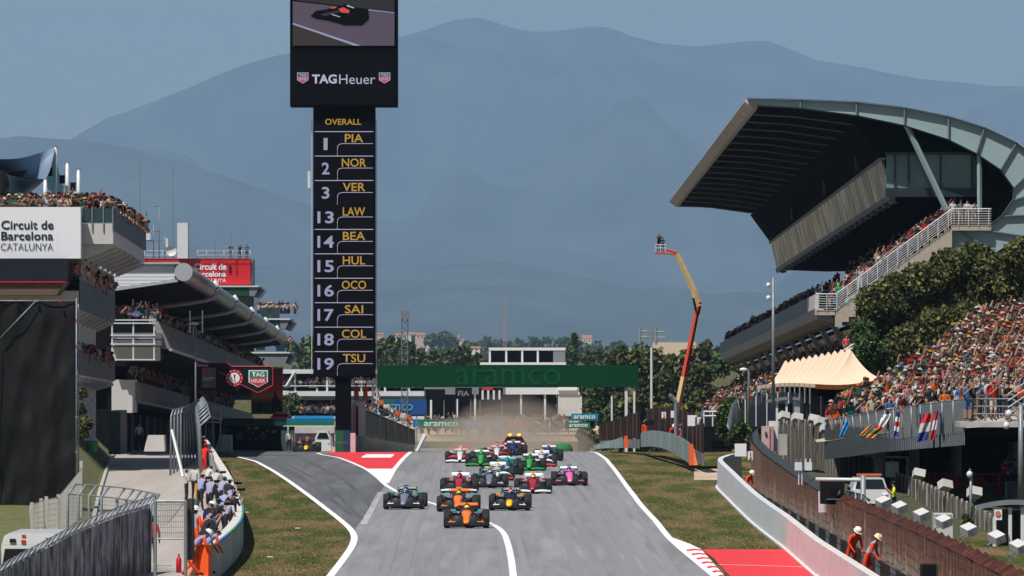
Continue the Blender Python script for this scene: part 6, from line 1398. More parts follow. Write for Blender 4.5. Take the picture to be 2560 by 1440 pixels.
# under the terrace: dark undercroft with columns
uc = thing('undercroft', 'dark open undercroft below the hillside terrace', 'building', P(2350, 1260, 300))
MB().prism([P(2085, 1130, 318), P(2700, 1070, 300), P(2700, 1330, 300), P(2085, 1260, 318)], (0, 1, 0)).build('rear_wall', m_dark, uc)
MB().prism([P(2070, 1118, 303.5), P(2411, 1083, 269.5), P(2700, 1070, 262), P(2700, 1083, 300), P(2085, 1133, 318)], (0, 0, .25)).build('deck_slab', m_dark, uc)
for x in (2200, 2285, 2390, 2535): MB().tube([P(x, 1105, 292), P(x, 1262, 292)], .28, 10).build('column', m_grey, uc)
for i in range(7): person(P(2508 + i * 9, 1235 + (i % 2) * 3, 274 + i % 3), .5, ['person in red stretching over the far right grey fence', 'person in white with phone at the far right grey fence', 'person in black at the far right grey fence', 'person in blue cap at the far right grey fence', 'person in beige at the far right grey fence', 'person in red cap at the far right grey fence', 'person in navy at the far right grey fence'][i], ('fr', i), 'people at the far right grey fence', pose=['reach', 'phone', 'up', 'phone', 'uptwo', 'phone', 'stand'][i], hi=1, shirt=SHIRT[['red', 'white', 'black', 'blue', 'beige', 'white', 'navy'][i]], trous=(.03, .03, .04), skin=SK[1], hair=HAIR[i % 4], hat='cap' if i in (3, 5) else None, hatcol=SHIRT['blue' if i == 3 else 'red'])
for k, (x, sh) in enumerate(((2243, 'beige'), (2254, 'blue'))): person(P(x, 1175, 305), .6, ['person with raised arm in the shadow above the white gate', 'person in pale blue and white cap above the white gate'][k], ('und', k), 'people above the white gate', pose=['up', 'stand'][k], hi=1, shirt=SHIRT[sh], trous=(.03, .03, .04), skin=SK[1], hair=HAIR[1], hat='cap', hatcol=SHIRT['white'])
# ---------------------------------------------------------------- right hand wall and rusted fence
XW = [(118, 10.2), (195, 10.4), (224, 10.7), (257, 10.85), (285, 11.05), (305, 11.2), (313, 11.3), (319, 11.6), (326, 12.3), (332, 13.4)]
HW = [(118, 1.15), (200, 1.2), (260, 1.35), (313, 1.55), (332, 1.6)]
ww = thing('concrete_wall', 'long white concrete wall curving along the right grass verge', 'wall', Vector((11, 250, 0)))
dd = list(np.arange(120, 300, 6.0)) + [303, 308, 312, 315, 318, 321, 324, 327, 330]
def wpt(d): return Vector((ip(XW, d), d, gz(d)))
m_ww2 = mat('white_wall_pink_bounce', K(214, 208, 208), .7, var=.12, scale=1.4)  # mottled white, with pink bounce from the red apron tinted into the near blocks
for a, b in zip(dd[:-1], dd[1:]):
    e = .03 if a < 300 else 0; rings = []
    for d in (a, (a + b - e) / 2, b - e):
        p = wpt(d); t = (wpt(d + .5) - wpt(d - .5)).normalized(); n_ = Vector((t.y, -t.x, 0)); H_ = ip(HW, d)
        rings.append([p - n_ * .12, p - n_ * .12 + Vector((0, 0, .08)), p - n_ * .02 + Vector((0, 0, .1)), p + Vector((0, 0, H_)), p + n_ * .28 + Vector((0, 0, H_)), p + n_ * .32])
    MB().loft(rings).build('wall_block', m_whitewall if a > 222 else m_ww2, ww)
XF = lambda d: ip([(130, 12.1), (280, 12.35), (300, 12.7), (322, 13.6), (335, 15)], d)
TF = lambda d: ip([(130, 2.05), (171, 2.2), (224, 2.15), (250, 2.4), (282, 2.85), (322, 3.3), (335, 3.4)], d)
def rust_mat(name, base_z):
    m = bpy.data.materials.new(name); m.use_nodes = True; nt = m.node_tree; L = nt.links.new; b = nt.nodes['Principled BSDF']; g = nt.nodes.new('ShaderNodeNewGeometry'); sp = nt.nodes.new('ShaderNodeSeparateXYZ'); L(g.outputs['Position'], sp.inputs[0])
    mp = nt.nodes.new('ShaderNodeMapping'); mp.inputs['Scale'].default_value = (1.2, 1.2, .35); L(g.outputs['Position'], mp.inputs[0]); nz = nt.nodes.new('ShaderNodeTexNoise'); nz.inputs['Scale'].default_value = 2.4; nz.inputs['Detail'].default_value = 8; L(mp.outputs[0], nz.inputs['Vector'])
    ma = nt.nodes.new('ShaderNodeMath'); ma.operation = 'MULTIPLY_ADD'; ma.inputs[1].default_value = .30; ma.inputs[2].default_value = base_z; L(sp.outputs['Z'], ma.inputs[0])
    m2 = nt.nodes.new('ShaderNodeMath'); m2.operation = 'MULTIPLY_ADD'; m2.inputs[1].default_value = .9; L(nz.outputs[0], m2.inputs[0]); L(ma.outputs[0], m2.inputs[2])
    rp = nt.nodes.new('ShaderNodeValToRGB'); els = ((.45, K(178, 164, 150)), (.6, K(140, 88, 64)), (.76, K(92, 46, 32)), (.95, K(46, 28, 24)), (1.2, K(70, 44, 38)))
    for i, (p, c) in enumerate(els[:4]):
        e = rp.color_ramp.elements[i] if i < 2 else rp.color_ramp.elements.new(p); e.position = min(p, 1); e.color = (*c, 1)
    L(m2.outputs[0], rp.inputs[0]); L(rp.outputs[0], b.inputs['Base Color']); b.inputs['Roughness'].default_value = .85; b.inputs['Specular IOR Level'].default_value = .2
    bp = nt.nodes.new('ShaderNodeBump'); bp.inputs['Strength'].default_value = .4; L(nz.outputs[0], bp.inputs['Height']); L(bp.outputs[0], b.inputs['Normal']); return m
m_rust = rust_mat('rusted_sheet', -.27)
rf = thing('rusty_fence', 'long rust stained fence behind the white wall', 'fence', Vector((12.4, 230, 0)))
ds_ = list(np.arange(134, 322, 2.6)); mw = MB()
for i, (a, b) in enumerate(zip(ds_[:-1], ds_[1:])):
    A, B_ = Vector((XF(a), a, 0)), Vector((XF(b - .05), b - .05, 0)); up = Vector((0, 0, 1)); w = .06 * math.sin(i * 2.3)
    MB().prism([A + up * .78 + Vector((w, 0, 0)), B_ + up * .78, B_ + up * TF(b), A + up * TF(a) + Vector((w, 0, 0))], (.05, 0, 0)).build('rusty_panel', m_rust, rf)
    MB().prism([A + up * .1, B_ + up * .1, B_ + up * .74, A + up * .74], (.04, 0, 0)).build('lower_panel', m_slate if i % 3 else m_grey, rf)
    MB().box2((A.x + .05, A.y - .07, 0), (A.x + .16, A.y + .07, TF(a) - .1)).build('post', m_conc, rf)
    MB().prism([A + up * TF(a), B_ + up * TF(b), B_ + up * (TF(b) + .22) + Vector((.3, 0, 0)), A + up * (TF(a) + .12) + Vector((.26, 0, 0))], (.02, 0, .02)).build('top_flap', MATS['dark_mesh'] if a > 215 else m_rust, rf)
    for q in np.arange(.8, TF(a), .3): mw.tube([A + up * q + Vector((-.09, 0, 0)), B_ + up * q + Vector((-.09, 0, 0))], .007, 3, 0, False)
    for q in np.arange(0, 1, .2): p = A.lerp(B_, q) + Vector((-.09, 0, 0)); mw.tube([p + up * .8, p + up * TF(a)], .006, 3, 0, False)
tag(mw.build('wire_mesh', mat('rusty_wire', K(120, 98, 86), .7, .2), rf), kind='stuff')
def board(px0, y0, px1, y1, d, m, lb, arrow=False, man=False, cat='sign'):
    t = thing('sign', lb, cat, P((px0 + px1) / 2, y1, d), 'boards fixed to the rusty fence'); pbox(MB(), px0, y0, px1, y1, d - .06, d).build('plate', m, t); w, h = px1 - px0, y1 - y0
    if arrow:
        pbox(MB(), px0 + w * .42, y0 + h * .12, px0 + w * .6, y0 + h * .55, d - .09, d - .065).build('red_bar', m_redsign, t); ppoly(MB(), [(px0 + w * .2, y0 + h * .85), (px0 + w * .75, y0 + h * .62), (px0 + w * .7, y0 + h * .82), (px0 + w * .35, y0 + h * .92)][::-1], d - .09, d - .065).build('red_arrow', m_redsign, t)
    if man:
        disc(((px0 + px1) / 2, y0 + h * .18), w * .1, 0, d - .065, m_black, 'figure_head', t, 8); ppoly(MB(), [(px0 + w * .4, y0 + h * .25), (px0 + w * .6, y0 + h * .25), (px0 + w * .72, y0 + h * .55), (px0 + w * .5, y0 + h * .42), (px0 + w * .3, y0 + h * .56)][::-1], d - .09, d - .065).build('figure_body', m_black, t)
        ppoly(MB(), [(px0 + w * .2, y0 + h * .8), (px0 + w * .7, y0 + h * .75), (px0 + w * .8, y0 + h * .93)][::-1], d - .09, d - .065).build('arrow', m_black, t)
board(1837, 1109, 1866, 1141, 300, m_signw, 'blank white board high on the rusty fence far end'); board(1870, 1128, 1882, 1150, 292, m_signw, 'small white sign with red marks right of the blank board', True)
board(2046, 1228, 2088, 1281, 222, mat('pale_pink_board', K(222, 208, 212), .6), 'blank pale board behind the black screen'); board(2090, 1262, 2109, 1281, 221.8, m_signw, 'small white sign with red arrow under the black screen', True); board(2111, 1273, 2125, 1305, 217, m_signw, 'white sign with walking figure right of the black screen', man=True)
# black screen on its mast
sm_ = thing('trackside_screen', 'black square screen hung from a white pipe on a steel mast', 'screen', P(2158, 1450, 214))
MB().tube([P(2158, 1470, 214), P(2158, 1188, 214)], .1, 8).build('mast', m_steel, sm_, True); MB().tube([P(2041, 1198, 215), P(2158, 1200, 214)], .07, 8).build('pipe', m_plight, sm_, True)
ppoly(MB(), [(2051, 1203), (2112, 1205), (2110, 1262), (2052, 1260)][::-1], 213.6, 214.2).build('screen', m_black, sm_); pbox(MB(), 2072, 1220, 2092, 1244, 213.4, 213.58).build('mount_plate', m_dark, sm_); MB().tube([P(2100, 1228, 213.5), P(2092, 1240, 213.5), P(2078, 1246, 213.5)], .03, 5).build('cable', m_grey, sm_); pbox(MB(), 2067, 1247, 2098, 1249, 213.4, 213.58).build('label_strip', m_grey, sm_)
wire_fence('catch_fence', 'grey meshed gate panel between screen and steel mast', pl([(2112, 1225, 216), (2155, 1235, 212)]), pl([(2112, 1440, 216), (2155, 1450, 212)]), nw=.1, vw=.1, r=.012, posts=1.2, postr=.05, mesh_m=mat('dark_fence_wire', K(96, 98, 110), .5, .4), over=Vector((.3, .2, -.25)))
# white speaker boxes along the rusted fence
SPK = [(2208, 1257, 'nearest the hi-vis man'), (2249, 1270, 'second from the hi-vis man'), (2304, 1288, 'before the white cabinet'), (2359, 1304, 'beside the white cabinet'), (2422, 1325, 'just left of the grey kiosk'), (2492, 1344, 'in front of the grey kiosk'), (2546, 1367, 'at the right frame edge')]
for x, y, w in SPK:
    d = 12.9 * F / (x - HX); t = thing('speaker_box', 'white box loudspeaker on the rusty fence ' + w, 'speaker', P(x, y + 14, d), 'white box loudspeakers on the rusty fence'); c = P(x, y, d)
    q = Euler((R(18), R(-20), R(25))).to_matrix(); h = 14.5 / S(d)
    MB().add([c + q @ Vector((sx * h, sy * .2, sz * h * .72)) for sz in (-1, 1) for sx, sy in ((-1, -1), (1, -1), (1, 1), (-1, 1))], [(0, 3, 2, 1), (4, 5, 6, 7), (0, 1, 5, 4), (1, 2, 6, 5), (2, 3, 7, 6), (3, 0, 4, 7)]).build('box', m_wallw, t)
    MB().tube([c + Vector((-.15, 0, -.15)), c + Vector((-.25, 0, -.2)), c + Vector((-.22, 0, -.36))], .03, 5).build('bracket', m_steel, t); MB().tube([c + q @ Vector((0, -.24, -.1)), c + q @ Vector((-.1, -.25, .12))], .015, 4).build('strap', m_steel, t)
# reed fences
def reed_fence(tab, h, lab, seed):
    r = random.Random(seed); t = thing('reed_fence', lab, 'fence', P(tab[0][0], tab[0][1], tab[0][2]) - Vector((0, 0, h))); mb = MB(); W_ = [P(*p) for p in tab]; back = MB(); rows = []
    for a, b in zip(W_[:-1], W_[1:]):
        n = max(2, int((b - a).length * 30))
        for i in range(n):
            p = a.lerp(b, (i + r.random()) / n); w = r.uniform(.006, .014); tp = p + Vector((r.uniform(-.05, .05), r.uniform(-.06, .06), r.uniform(-.4, .1))); bt = p - Vector((r.uniform(-.05, .05), 0, h))
            o = len(mb.v); mb.v += [bt + Vector((-w, 0, 0)), bt + Vector((w, 0, 0)), bt + Vector((0, w, 0)), tp + Vector((-w, 0, 0)), tp + Vector((w, 0, 0)), tp + Vector((0, w, 0))]; m_ = r.randrange(3); mb.f += [[o, o + 1, o + 4, o + 3], [o + 1, o + 2, o + 5, o + 4], [o + 2, o, o + 3, o + 5]]; mb.m += [m_] * 3
        for i in range(0, n, 60): q = a.lerp(b, i / n); MB().box2((q.x - .05, q.y + .12, q.z - h), (q.x + .05, q.y + .22, q.z + .1)).build('post', m_conc, t)
    for p in W_: rows.append([p + Vector((0, .06, -.3)), p + Vector((0, .06, -h))])
    back.sheet(rows); back.build('netting', mat('grey_netting', K(84, 82, 77), .9, var=.15, scale=3), t)
    tag(mb.build('reeds', [mat('reed_grey', K(98, 95, 88), .9, var=.3, scale=3), mat('reed_dark', K(80, 77, 72), .9, var=.3, scale=3), mat('reed_pale', K(112, 108, 102), .9, var=.3, scale=3)], t), kind='stuff')
reed_fence([(1925, 1068, 336), (1960, 1052, 330), (1998, 1050, 326), (2062, 1062, 318), (2100, 1098, 308), (2150, 1128, 300), (2186, 1150, 296)], 2.6, 'weathered reed fence below the grey kiosk and lamp row', 3)
reed_fence([(2240, 1184, 290), (2300, 1205, 276), (2370, 1236, 262), (2430, 1264, 252), (2500, 1302, 240)], 2.0, 'weathered reed fence behind the hi-vis man', 5)
LMP = [(1960, 1040, 331, 'leftmost of the row'), (1993, 1044, 327, 'under the curved kiosk wall'), (2034, 1048, 321, 'left of the close pair'), (2050, 1054, 319, 'right of the close pair'), (2064, 1072, 316, 'before the fence bend'), (2092, 1096, 309, 'at the steep part of the fence'), (2128, 1114, 303, 'in front of the dark undercroft'), (2176, 1130, 298, 'above the white gate'), (2297, 1185, 277, 'left of the red railing'), (2363, 1213, 263, 'in front of the red railing'), (2436, 1231, 251, 'beside the steel dome camera post')]
for k, (x, y, d, w) in enumerate(LMP):
    t = thing('floodlight', 'pale box floodlight on the reed fence ' + w, 'floodlight', P(x, y + 12, d), 'box floodlights on the reed fence'); c = P(x, y, d); q = Euler((R(-25), R(12), R(30 - 12 * (k % 3)))).to_matrix(); h = .28
    MB().add([c + q @ Vector((sx * h, sy * h * .8, sz * h * .7)) for sz in (-1, 1) for sx, sy in ((-1, -1), (1, -1), (1, 1), (-1, 1))], [(0, 3, 2, 1), (4, 5, 6, 7), (0, 1, 5, 4), (1, 2, 6, 5), (2, 3, 7, 6), (3, 0, 4, 7)]).build('housing', m_wallw, t)
    MB().quad(*[c + q @ Vector((h * 1.02, sy * h * .6, sz * h * .5)) for sy, sz in ((-1, -1), (1, -1), (1, 1), (-1, 1))]).build('lens', m_black, t); MB().tube([c, c + Vector((0, 0, -.42))], .04, 5).build('stem', m_wallw, t)
# kiosks with curved roofs
def kiosk(x0, x1, yt, yb_, d, lab):
    t = thing('kiosk', lab, 'kiosk', P((x0 + x1) / 2, yb_, d)); w = x1 - x0; pts = []
    for k in range(11): u = k / 10; pts.append((x0 + w * u, yt + w * .16 * (1 - math.sin(math.pi * (.12 + .55 * u)))))
    mb = MB(); mb.sheet([[P(x, y, d - .2), P(x, y, d + 2.2)] for x, y in pts]); mb.sheet([[P(x, y + w * .09, d - .2), P(x, y + w * .09, d + 2.2)] for x, y in pts]); mb.sheet([[P(x, y, d - .2), P(x, y + w * .09, d - .2)] for x, y in pts]); mb.build('roof', m_grey, t)
    for x in (x0 + w * .3, x0 + w * .58, x0 + w * .8): pbox(MB(), x, yt + w * .14, x + w * .06, yb_, d, d + .1).build('post', m_plight, t)
    pbox(MB(), x0 + w * .86, yt + w * .1, x1, yb_, d, d + 2).build('side_wall', m_roofm, t); pbox(MB(), x0 + w * .36, yt + w * .2, x0 + w * .8, yb_, d + 1.9, d + 2.1).build('glazing', m_glass, t)
kiosk(1914, 2000, 992, 1062, 338, 'grey kiosk with curved roof above the reed fence'); kiosk(2440, 2580, 1249, 1420, 226, 'grey bus shelter kiosk with curved roof at the right edge')
sgn = thing('sign', 'white notice with red disc inside the right kiosk', 'sign', P(2494, 1300, 225)); pbox(MB(), 2486, 1274, 2505, 1300, 225.4, 225.5).build('plate', m_signw, sgn); disc((2495, 1284), 7, 0, 225.38, mat('coral_print', K(210, 110, 90), .6), 'red_disc', sgn, 14)
# dark slatted screen fence beside the kiosk
sf = thing('slatted_fence', 'dark steel slatted fence between lamp post and crowd', 'fence', P(1960, 1060, 346))
for k in range(66): x = 1862 + k * 3.0; yt = ip([(1862, 1000), (1900, 985), (1960, 980), (2060, 992)], x); pbox(MB(), x, yt, x + 2.2, 1066, 346, 346.06).build('slat', m_slate if k % 9 else m_plight, sf)
# lamp posts and camera masts
def cam_mast(x, yt, yb_, d, lab, cams, r=.1):
    t = thing('camera_mast', lab, 'mast', P(x, yb_, d)); MB().tube([P(x, yb_, d), P(x, yt, d)], [r, r * .75], 8).build('pole', m_steel, t, True)
    for (cx, cy) in cams:
        MB().tube([P(x, cy - 12, d), P((x + cx) / 2, cy - 14, d), P(cx, cy - 8, d)], .035, 5).build('arm', m_steel, t); MB().ball(P(cx, cy, d - .05), (.14, .14, .16), 0, 10, 6).build('dome_camera', m_plight, t, True)
    return t
cam_mast(1933, 693, 1010, 336, 'tall grey mast with two white dome cameras before the tent', [(1921, 713), (1921, 745)]); cam_mast(2552, 1012, 1260, 240, 'grey post with two dome cameras at the right edge', [(2522, 1034), (2516, 1064)], .13); cam_mast(2427, 1180, 1330, 250, 'grey post topped by small cameras beside a floodlight', [(2424, 1186)], .08)
lpn = thing('street_lamp', 'slim street lamp with white head beside the lower crowd', 'street lamp', P(1870, 1090, 344)); MB().tube([P(1870, 1095, 344), P(1872, 935, 344), P(1871, 925, 344), P(1864, 921, 344)], [.09, .07, .05, .04], 7).build('pole', m_steel, lpn, True); MB().ball(P(1858, 924, 344), (.24, .14, .12), 0, 10, 6).build('lamp_head', m_plight, lpn, True)
# loose things behind the fences
wc = thing('portable_toilet', 'pink and white portable cabin on the scrub bank', 'cabin', P(1925, 1127, 322)); pbox(MB(), 1905, 1066, 1924, 1127, 322, 323).build('front', mat('dusty_pink', K(206, 172, 172), .6), wc); pbox(MB(), 1924.3, 1066, 1934, 1127, 322.1, 323).build('side', mat('rose_side', K(196, 140, 146), .6), wc); pbox(MB(), 1923, 1053, 1945, 1128, 322.5, 323.4).build('rear_panel', m_plight, wc); pbox(MB(), 1912, 1079, 1917, 1087, 321.9, 322).build('vent', m_brown, wc)
solo(pbox(MB(), 1948, 1086, 1968, 1138, 318, 319), 'cabinet', m_conc, 'plain grey electrical cabinet against the reed fence', 'cabinet')
ap = thing('antenna_cluster', 'white wireless boxes with stub antennas above the rusty fence', 'antenna', P(2005, 1210, 236))
for x in (1987, 2012): pbox(MB(), x, 1156, x + 18, 1176, 236, 236.25).build('box', m_plight, ap)
for x in (1990, 2000, 2013, 2024): pbox(MB(), x, 1147, x + 3, 1156, 236.05, 236.15).build('stub_antenna', m_plight if x > 2005 else m_grey, ap)
for x in (1997, 2005): MB().tube([P(x, 1176, 236.1), P(x, 1212, 236.1)], .03, 5).build('bracket', m_plight, ap)
wg = thing('service_gate', 'white metal gate frame with notice sheet in the reed fence', 'gate', P(2220, 1230, 292)); MB().tube([P(2180, 1141, 292), P(2284, 1144, 292)], .05, 6).build('canopy_bar', m_plight, wg)
for x in (2193, 2270): pbox(MB(), x - 4, 1144, x + 4, 1240, 292, 292.2).build('gate_post', m_plight, wg)
pbox(MB(), 2214, 1154, 2247, 1193, 291.8, 291.9).build('notice', m_signw, wg); MB().tube([P(2230, 1150, 291.95), P(2230, 1240, 291.95)], .05, 6).build('notice_post', m_steel, wg)
cab = thing('cabinet', 'white equipment cabinet behind the fence loudspeakers', 'cabinet', P(2360, 1330, 205)); pbox(MB(), 2336, 1284, 2382, 1345, 205, 206).build('body', m_wallw, cab); pbox(MB(), 2339, 1288, 2379, 1296, 204.9, 204.98).build('vent', m_grey, cab)
solo(pbox(MB(), 2306, 1412, 2340, 1480, 162, 163), 'monitor_box', m_black, 'black monitor box left of its twin at the bottom edge', 'box'); solo(pbox(MB(), 2342, 1412, 2378, 1480, 162, 163), 'monitor_box', m_black, 'black monitor box right of its twin at the bottom edge', 'box')
rr = thing('red_railing', 'red painted steel railing in front of the dark undercroft', 'railing', P(2410, 1265, 285)); m_rr = mat('red_railing_paint', K(176, 22, 30), .5, var=.08)
for y in (1183, 1208, 1252): pbox(MB(), 2296, y, 2522, y + 3, 285, 285.06).build('rail', m_rr, rr)
for k in range(30): x = 2298 + k * 7.6; pbox(MB(), x, 1184, x + 1.8, 1256, 285.1, 285.16).build('bar', m_rr, rr)
for x in (2388, 2494): pbox(MB(), x, 1186, x + 9, 1258, 284.8, 284.95).build('gate_post', m_rr, rr)
wire_fence('mesh_fence', 'grey mesh fence at the far right below the leaning people', pl([(2515, 1205, 270), (2580, 1208, 268)]), pl([(2515, 1262, 270), (2580, 1262, 268)]), nw=.12, vw=.12, r=.014, posts=2, postr=.04)
def service_car():
    c0 = Vector(GX(2172, 276)); t = thing('service_car', 'white service car with orange roof board behind the rusty fence', 'car', c0); mv = mat('van_white', K(226, 228, 230), .3)
    def b(pts, y0, y1, m, nm): MB().prism([c0 + Vector((x, y0, z)) for x, z in pts], (0, y1 - y0, 0)).build(nm, m, t)
    b([(-.9, .35), (.9, .35), (.92, .85), (.84, 1.02), (-.84, 1.02), (-.92, .85)], -2.1, 2.4, mv, 'body'); b([(-.84, 1.02), (.84, 1.02), (.66, 1.55), (-.66, 1.55)], -.9, 2.3, mv, 'cabin')
    MB().quad(*[c0 + Vector(v) for v in ((-.74, -1.35, 1.03), (.74, -1.35, 1.03), (.6, -.92, 1.5), (-.6, -.92, 1.5))]).build('windscreen', m_visor, t); b([(-.6, 1.66), (.6, 1.66), (.6, 1.76), (-.6, 1.76)], -.4, 0, mat('rust_orange', K(190, 90, 50), .6), 'roof_board'); b([(-.4, 1.55), (-.36, 1.55), (-.36, 1.66), (-.4, 1.66)], -.3, -.1, m_black, 'board_leg')
    b([(.9, .6), (.94, .6), (.94, 1.0), (.9, 1.0)], -1.5, 1.8, m_redsign, 'red_stripe'); b([(-1.08, .95), (-.94, .95), (-.94, 1.12), (-1.08, 1.12)], -.9, -.7, m_black, 'mirror'); b([(.94, .95), (1.1, .95), (1.1, 1.12), (.94, 1.12)], -.9, -.7, m_black, 'mirror')
    for sx in (-1, 1):
        for y in (-1.4, 1.5): MB().tube([c0 + Vector((sx * .68, y, .34)), c0 + Vector((sx * .9, y, .34))], .34, 14).build('wheel', m_tyre, t)
        MB().ball(c0 + Vector((sx * .66, -2.1, .78)), (.17, .05, .09), 0, 8, 5).build('headlight', m_plight, t, True)
service_car()
# ---------------------------------------------------------------- left-centre of the right verge: curved barrier and rusted corner walls
TB = [(1478, 1116), (1500, 1111), (1530, 1107), (1568, 1108)]
def barrier(ptsT, ptsB, d0, d1, name, lab, mats_, n):
    t = thing(name, lab, 'barrier', P(ptsB[-1][0], ptsB[-1][1], d1))
    for k in range(n):
        r = []
        for u in (k / n, (k + .95) / n):
            i = u * (len(ptsT) - 1); j = min(int(i), len(ptsT) - 2); f = i - j; xt, yt = [ptsT[j][q] * (1 - f) + ptsT[j + 1][q] * f for q in (0, 1)]; xb, yb_ = [ptsB[j][q] * (1 - f) + ptsB[j + 1][q] * f for q in (0, 1)]; d = d0 + (d1 - d0) * u
            r.append([P(xt, yt, d), P(xb, yb_, d), P(xb, yb_, d) + Vector((.05, .3, 0)), P(xt, yt, d) + Vector((.05, .3, 0))])
        MB().loft(r).build('barrier_block', mats_[k % len(mats_)], t)
    return t
m_tb = [mat('teal_grey_barrier', K(136, 156, 160), .7, var=.12), mat('grey_blue_barrier', K(146, 160, 172), .7, var=.12), mat('sage_barrier', K(132, 152, 146), .7, var=.12)]
barrier([(1598, 1084), (1612, 1078), (1628, 1076), (1650, 1078), (1680, 1084), (1705, 1095), (1724, 1108)], [(1598, 1118), (1612, 1117), (1628, 1116), (1650, 1119), (1680, 1130), (1705, 1145), (1726, 1162)], 415, 352, 'concrete_barrier', 'curved teal grey barrier with orange end pad on the right verge', m_tb, 26)
barrier([(1484, 1114), (1510, 1106), (1540, 1098), (1562, 1090)], [(1484, 1122), (1510, 1121), (1540, 1120), (1562, 1120)], 428, 420, 'concrete_barrier', 'low straight teal barrier beyond the small orange pad', m_tb, 10)
def pad(x, yt, yb_, w, d, lab):
    t = thing('barrier_end_pad', lab, 'barrier pad', P(x, yb_, d)); pbox(MB(), x, yt, x + w, yb_, d, d + .35).build('pad', m_orange, t); ppoly(MB(), [(x + w + .4, yt + w * .6), (x + w * 2.2, yb_), (x + w + .4, yb_)][::-1], d + .02, d + .5).build('wedge', mat('light_orange_pad', K(246, 140, 80), .6), t)
pad(1723, 1110, 1163, 10, 350, 'orange end pad of the curved teal barrier'); pad(1561, 1090, 1120, 8, 418, 'small orange end pad far along the right verge')
MB2 = lambda pts, d: None
def rust_wall(pts, lab, n, sign=None):
    t = thing('rusty_fence', lab, 'fence', P(pts[0][0], pts[0][2], pts[0][3]))
    m = rust_mat('rusted_sheet_far_%d' % len(pts), .02)
    for k in range(n):
        q = []
        for u in (k / n, (k + .96) / n):
            i = u * (len(pts) - 1); j = min(int(i), len(pts) - 2); f = i - j; a = [pts[j][w] * (1 - f) + pts[j + 1][w] * f for w in range(4)]; q.append((P(a[0], a[1], a[3]), P(a[0], a[2], a[3])))
        A, A0, B_, B0 = q[0][0], q[0][1], q[1][0], q[1][1]; lo = .28
        MB().prism([A0.lerp(A, lo), B0.lerp(B_, lo), B_, A], (.03, .08, 0)).build('rusty_panel', m, t); MB().prism([A0, B0, B0.lerp(B_, lo - .02), A0.lerp(A, lo - .02)], (.03, .08, 0)).build('lower_panel', m_grey, t)
        MB().tube([A0 + Vector((0, -.03, 0)), A + Vector((0, -.03, .1))], .03, 4).build('post', m_brown, t)
    return t
rust_wall([(1618, 1022, 1112, 408), (1660, 1018, 1120, 392), (1700, 1022, 1135, 374), (1735, 1040, 1152, 358), (1760, 1060, 1164, 348)], 'tall rusty corner wall behind the curved teal barrier', 11)
rust_wall([(1500, 1062, 1116, 432), (1540, 1048, 1118, 424), (1580, 1035, 1120, 416), (1600, 1030, 1122, 412)], 'rusty fence section tapering away beyond the corner wall', 7)
board(1654, 1030, 1665, 1046, 388, m_signw, 'small white sign with red marks high on the corner wall', True); board(1719, 1038, 1741, 1065, 357, m_signw, 'blank white board on the corner wall end'); board(1743, 1043, 1752, 1061, 352, m_signw, 'narrow white sign with red marks at the corner wall end', True); board(1677, 1027, 1690, 1044, 374, m_signw, 'white panel behind the steel corner mast')
cm = thing('corner_mast', 'square steel mast with bent top behind the teal barrier', 'mast', P(1691, 1120, 368)); MB().tube([P(1691, 1130, 368), P(1691, 1008, 368), P(1684, 998, 368), P(1676, 990, 368)], .16, 4).build('mast', m_steel, cm); pbox(MB(), 1672, 984, 1680, 992, 367.8, 368).build('camera_head', m_grey, cm)
solo(pbox(MB(), 1611, 1050, 1622, 1063, 402, 402.5), 'signal_panel', m_black, 'left black signal panel behind the teal barrier', 'panel'); solo(pbox(MB(), 1624, 1050, 1636, 1063, 402, 402.5), 'signal_panel', m_black, 'right black signal panel behind the teal barrier', 'panel')
# boom lift
bl = thing('boom_lift', 'orange and cream articulated boom lift with basket high above the trees', 'boom lift', P(1697, 1010, 470)); D = 470
m_lo = mat('lift_orange', K(206, 74, 40), .5, var=.08); m_lc = mat('lift_cream', K(216, 188, 138), .5, var=.08)
MB().tube([P(1692, 1030, D), P(1710, 942, D)], [.28, .26], 4).build('lower_boom', m_lc, bl); MB().tube([P(1709, 946, D), P(1742, 782, D)], [.24, .2], 4).build('mid_boom', m_lo, bl); MB().tube([P(1742, 785, D), P(1748, 755, D)], .24, 4).build('knuckle', m_lo, bl)
MB().tube([P(1747, 766, D), P(1736, 730, D), P(1692, 634, D)], [.3, .28, .2], 4).build('upper_boom', m_lc, bl); MB().tube([P(1733, 745, D - .3), P(1740, 778, D - .3)], .09, 6).build('ram', m_black, bl); MB().tube([P(1694, 632, D), P(1664, 624, D)], .1, 4).build('jib', m_lo, bl); MB().tube([P(1690, 636, D), P(1664, 633, D)], .07, 4).build('jib', m_lo, bl)
pbox(MB(), 1638, 630, 1664, 635, D - .6, D + .6).build('basket_floor', m_lo, bl)
for y in (612, 620): MB().tube([P(1638, y, D - .6), P(1664, y, D - .6)], .03, 4).build('basket_rail', m_plight, bl); MB().tube([P(1638, y, D + .6), P(1664, y, D + .6)], .03, 4).build('basket_rail', m_plight, bl)
for x in (1638, 1651, 1664): MB().tube([P(x, 611, D - .6), P(x, 632, D - .6)], .03, 4).build('basket_post', m_plight, bl)
pbox(MB(), 1676, 1030, 1712, 1060, D - 1.2, D + 1.6).build('chassis', m_lo, bl)
for k, x in enumerate((1647, 1657)): person(P(x, 630, D - .1 + .1 * k), .3, ['camera operator in black in the lift basket', 'crouched person in blue in the lift basket'][k], ('lift', k), 'people in the lift basket', .9 if k == 0 else .7, pose=['shoot', 'cross'][k], hi=1, shirt=SHIRT['black' if k == 0 else 'blue'], trous=(.02, .02, .02), skin=SK[1], hair=HAIR[0])
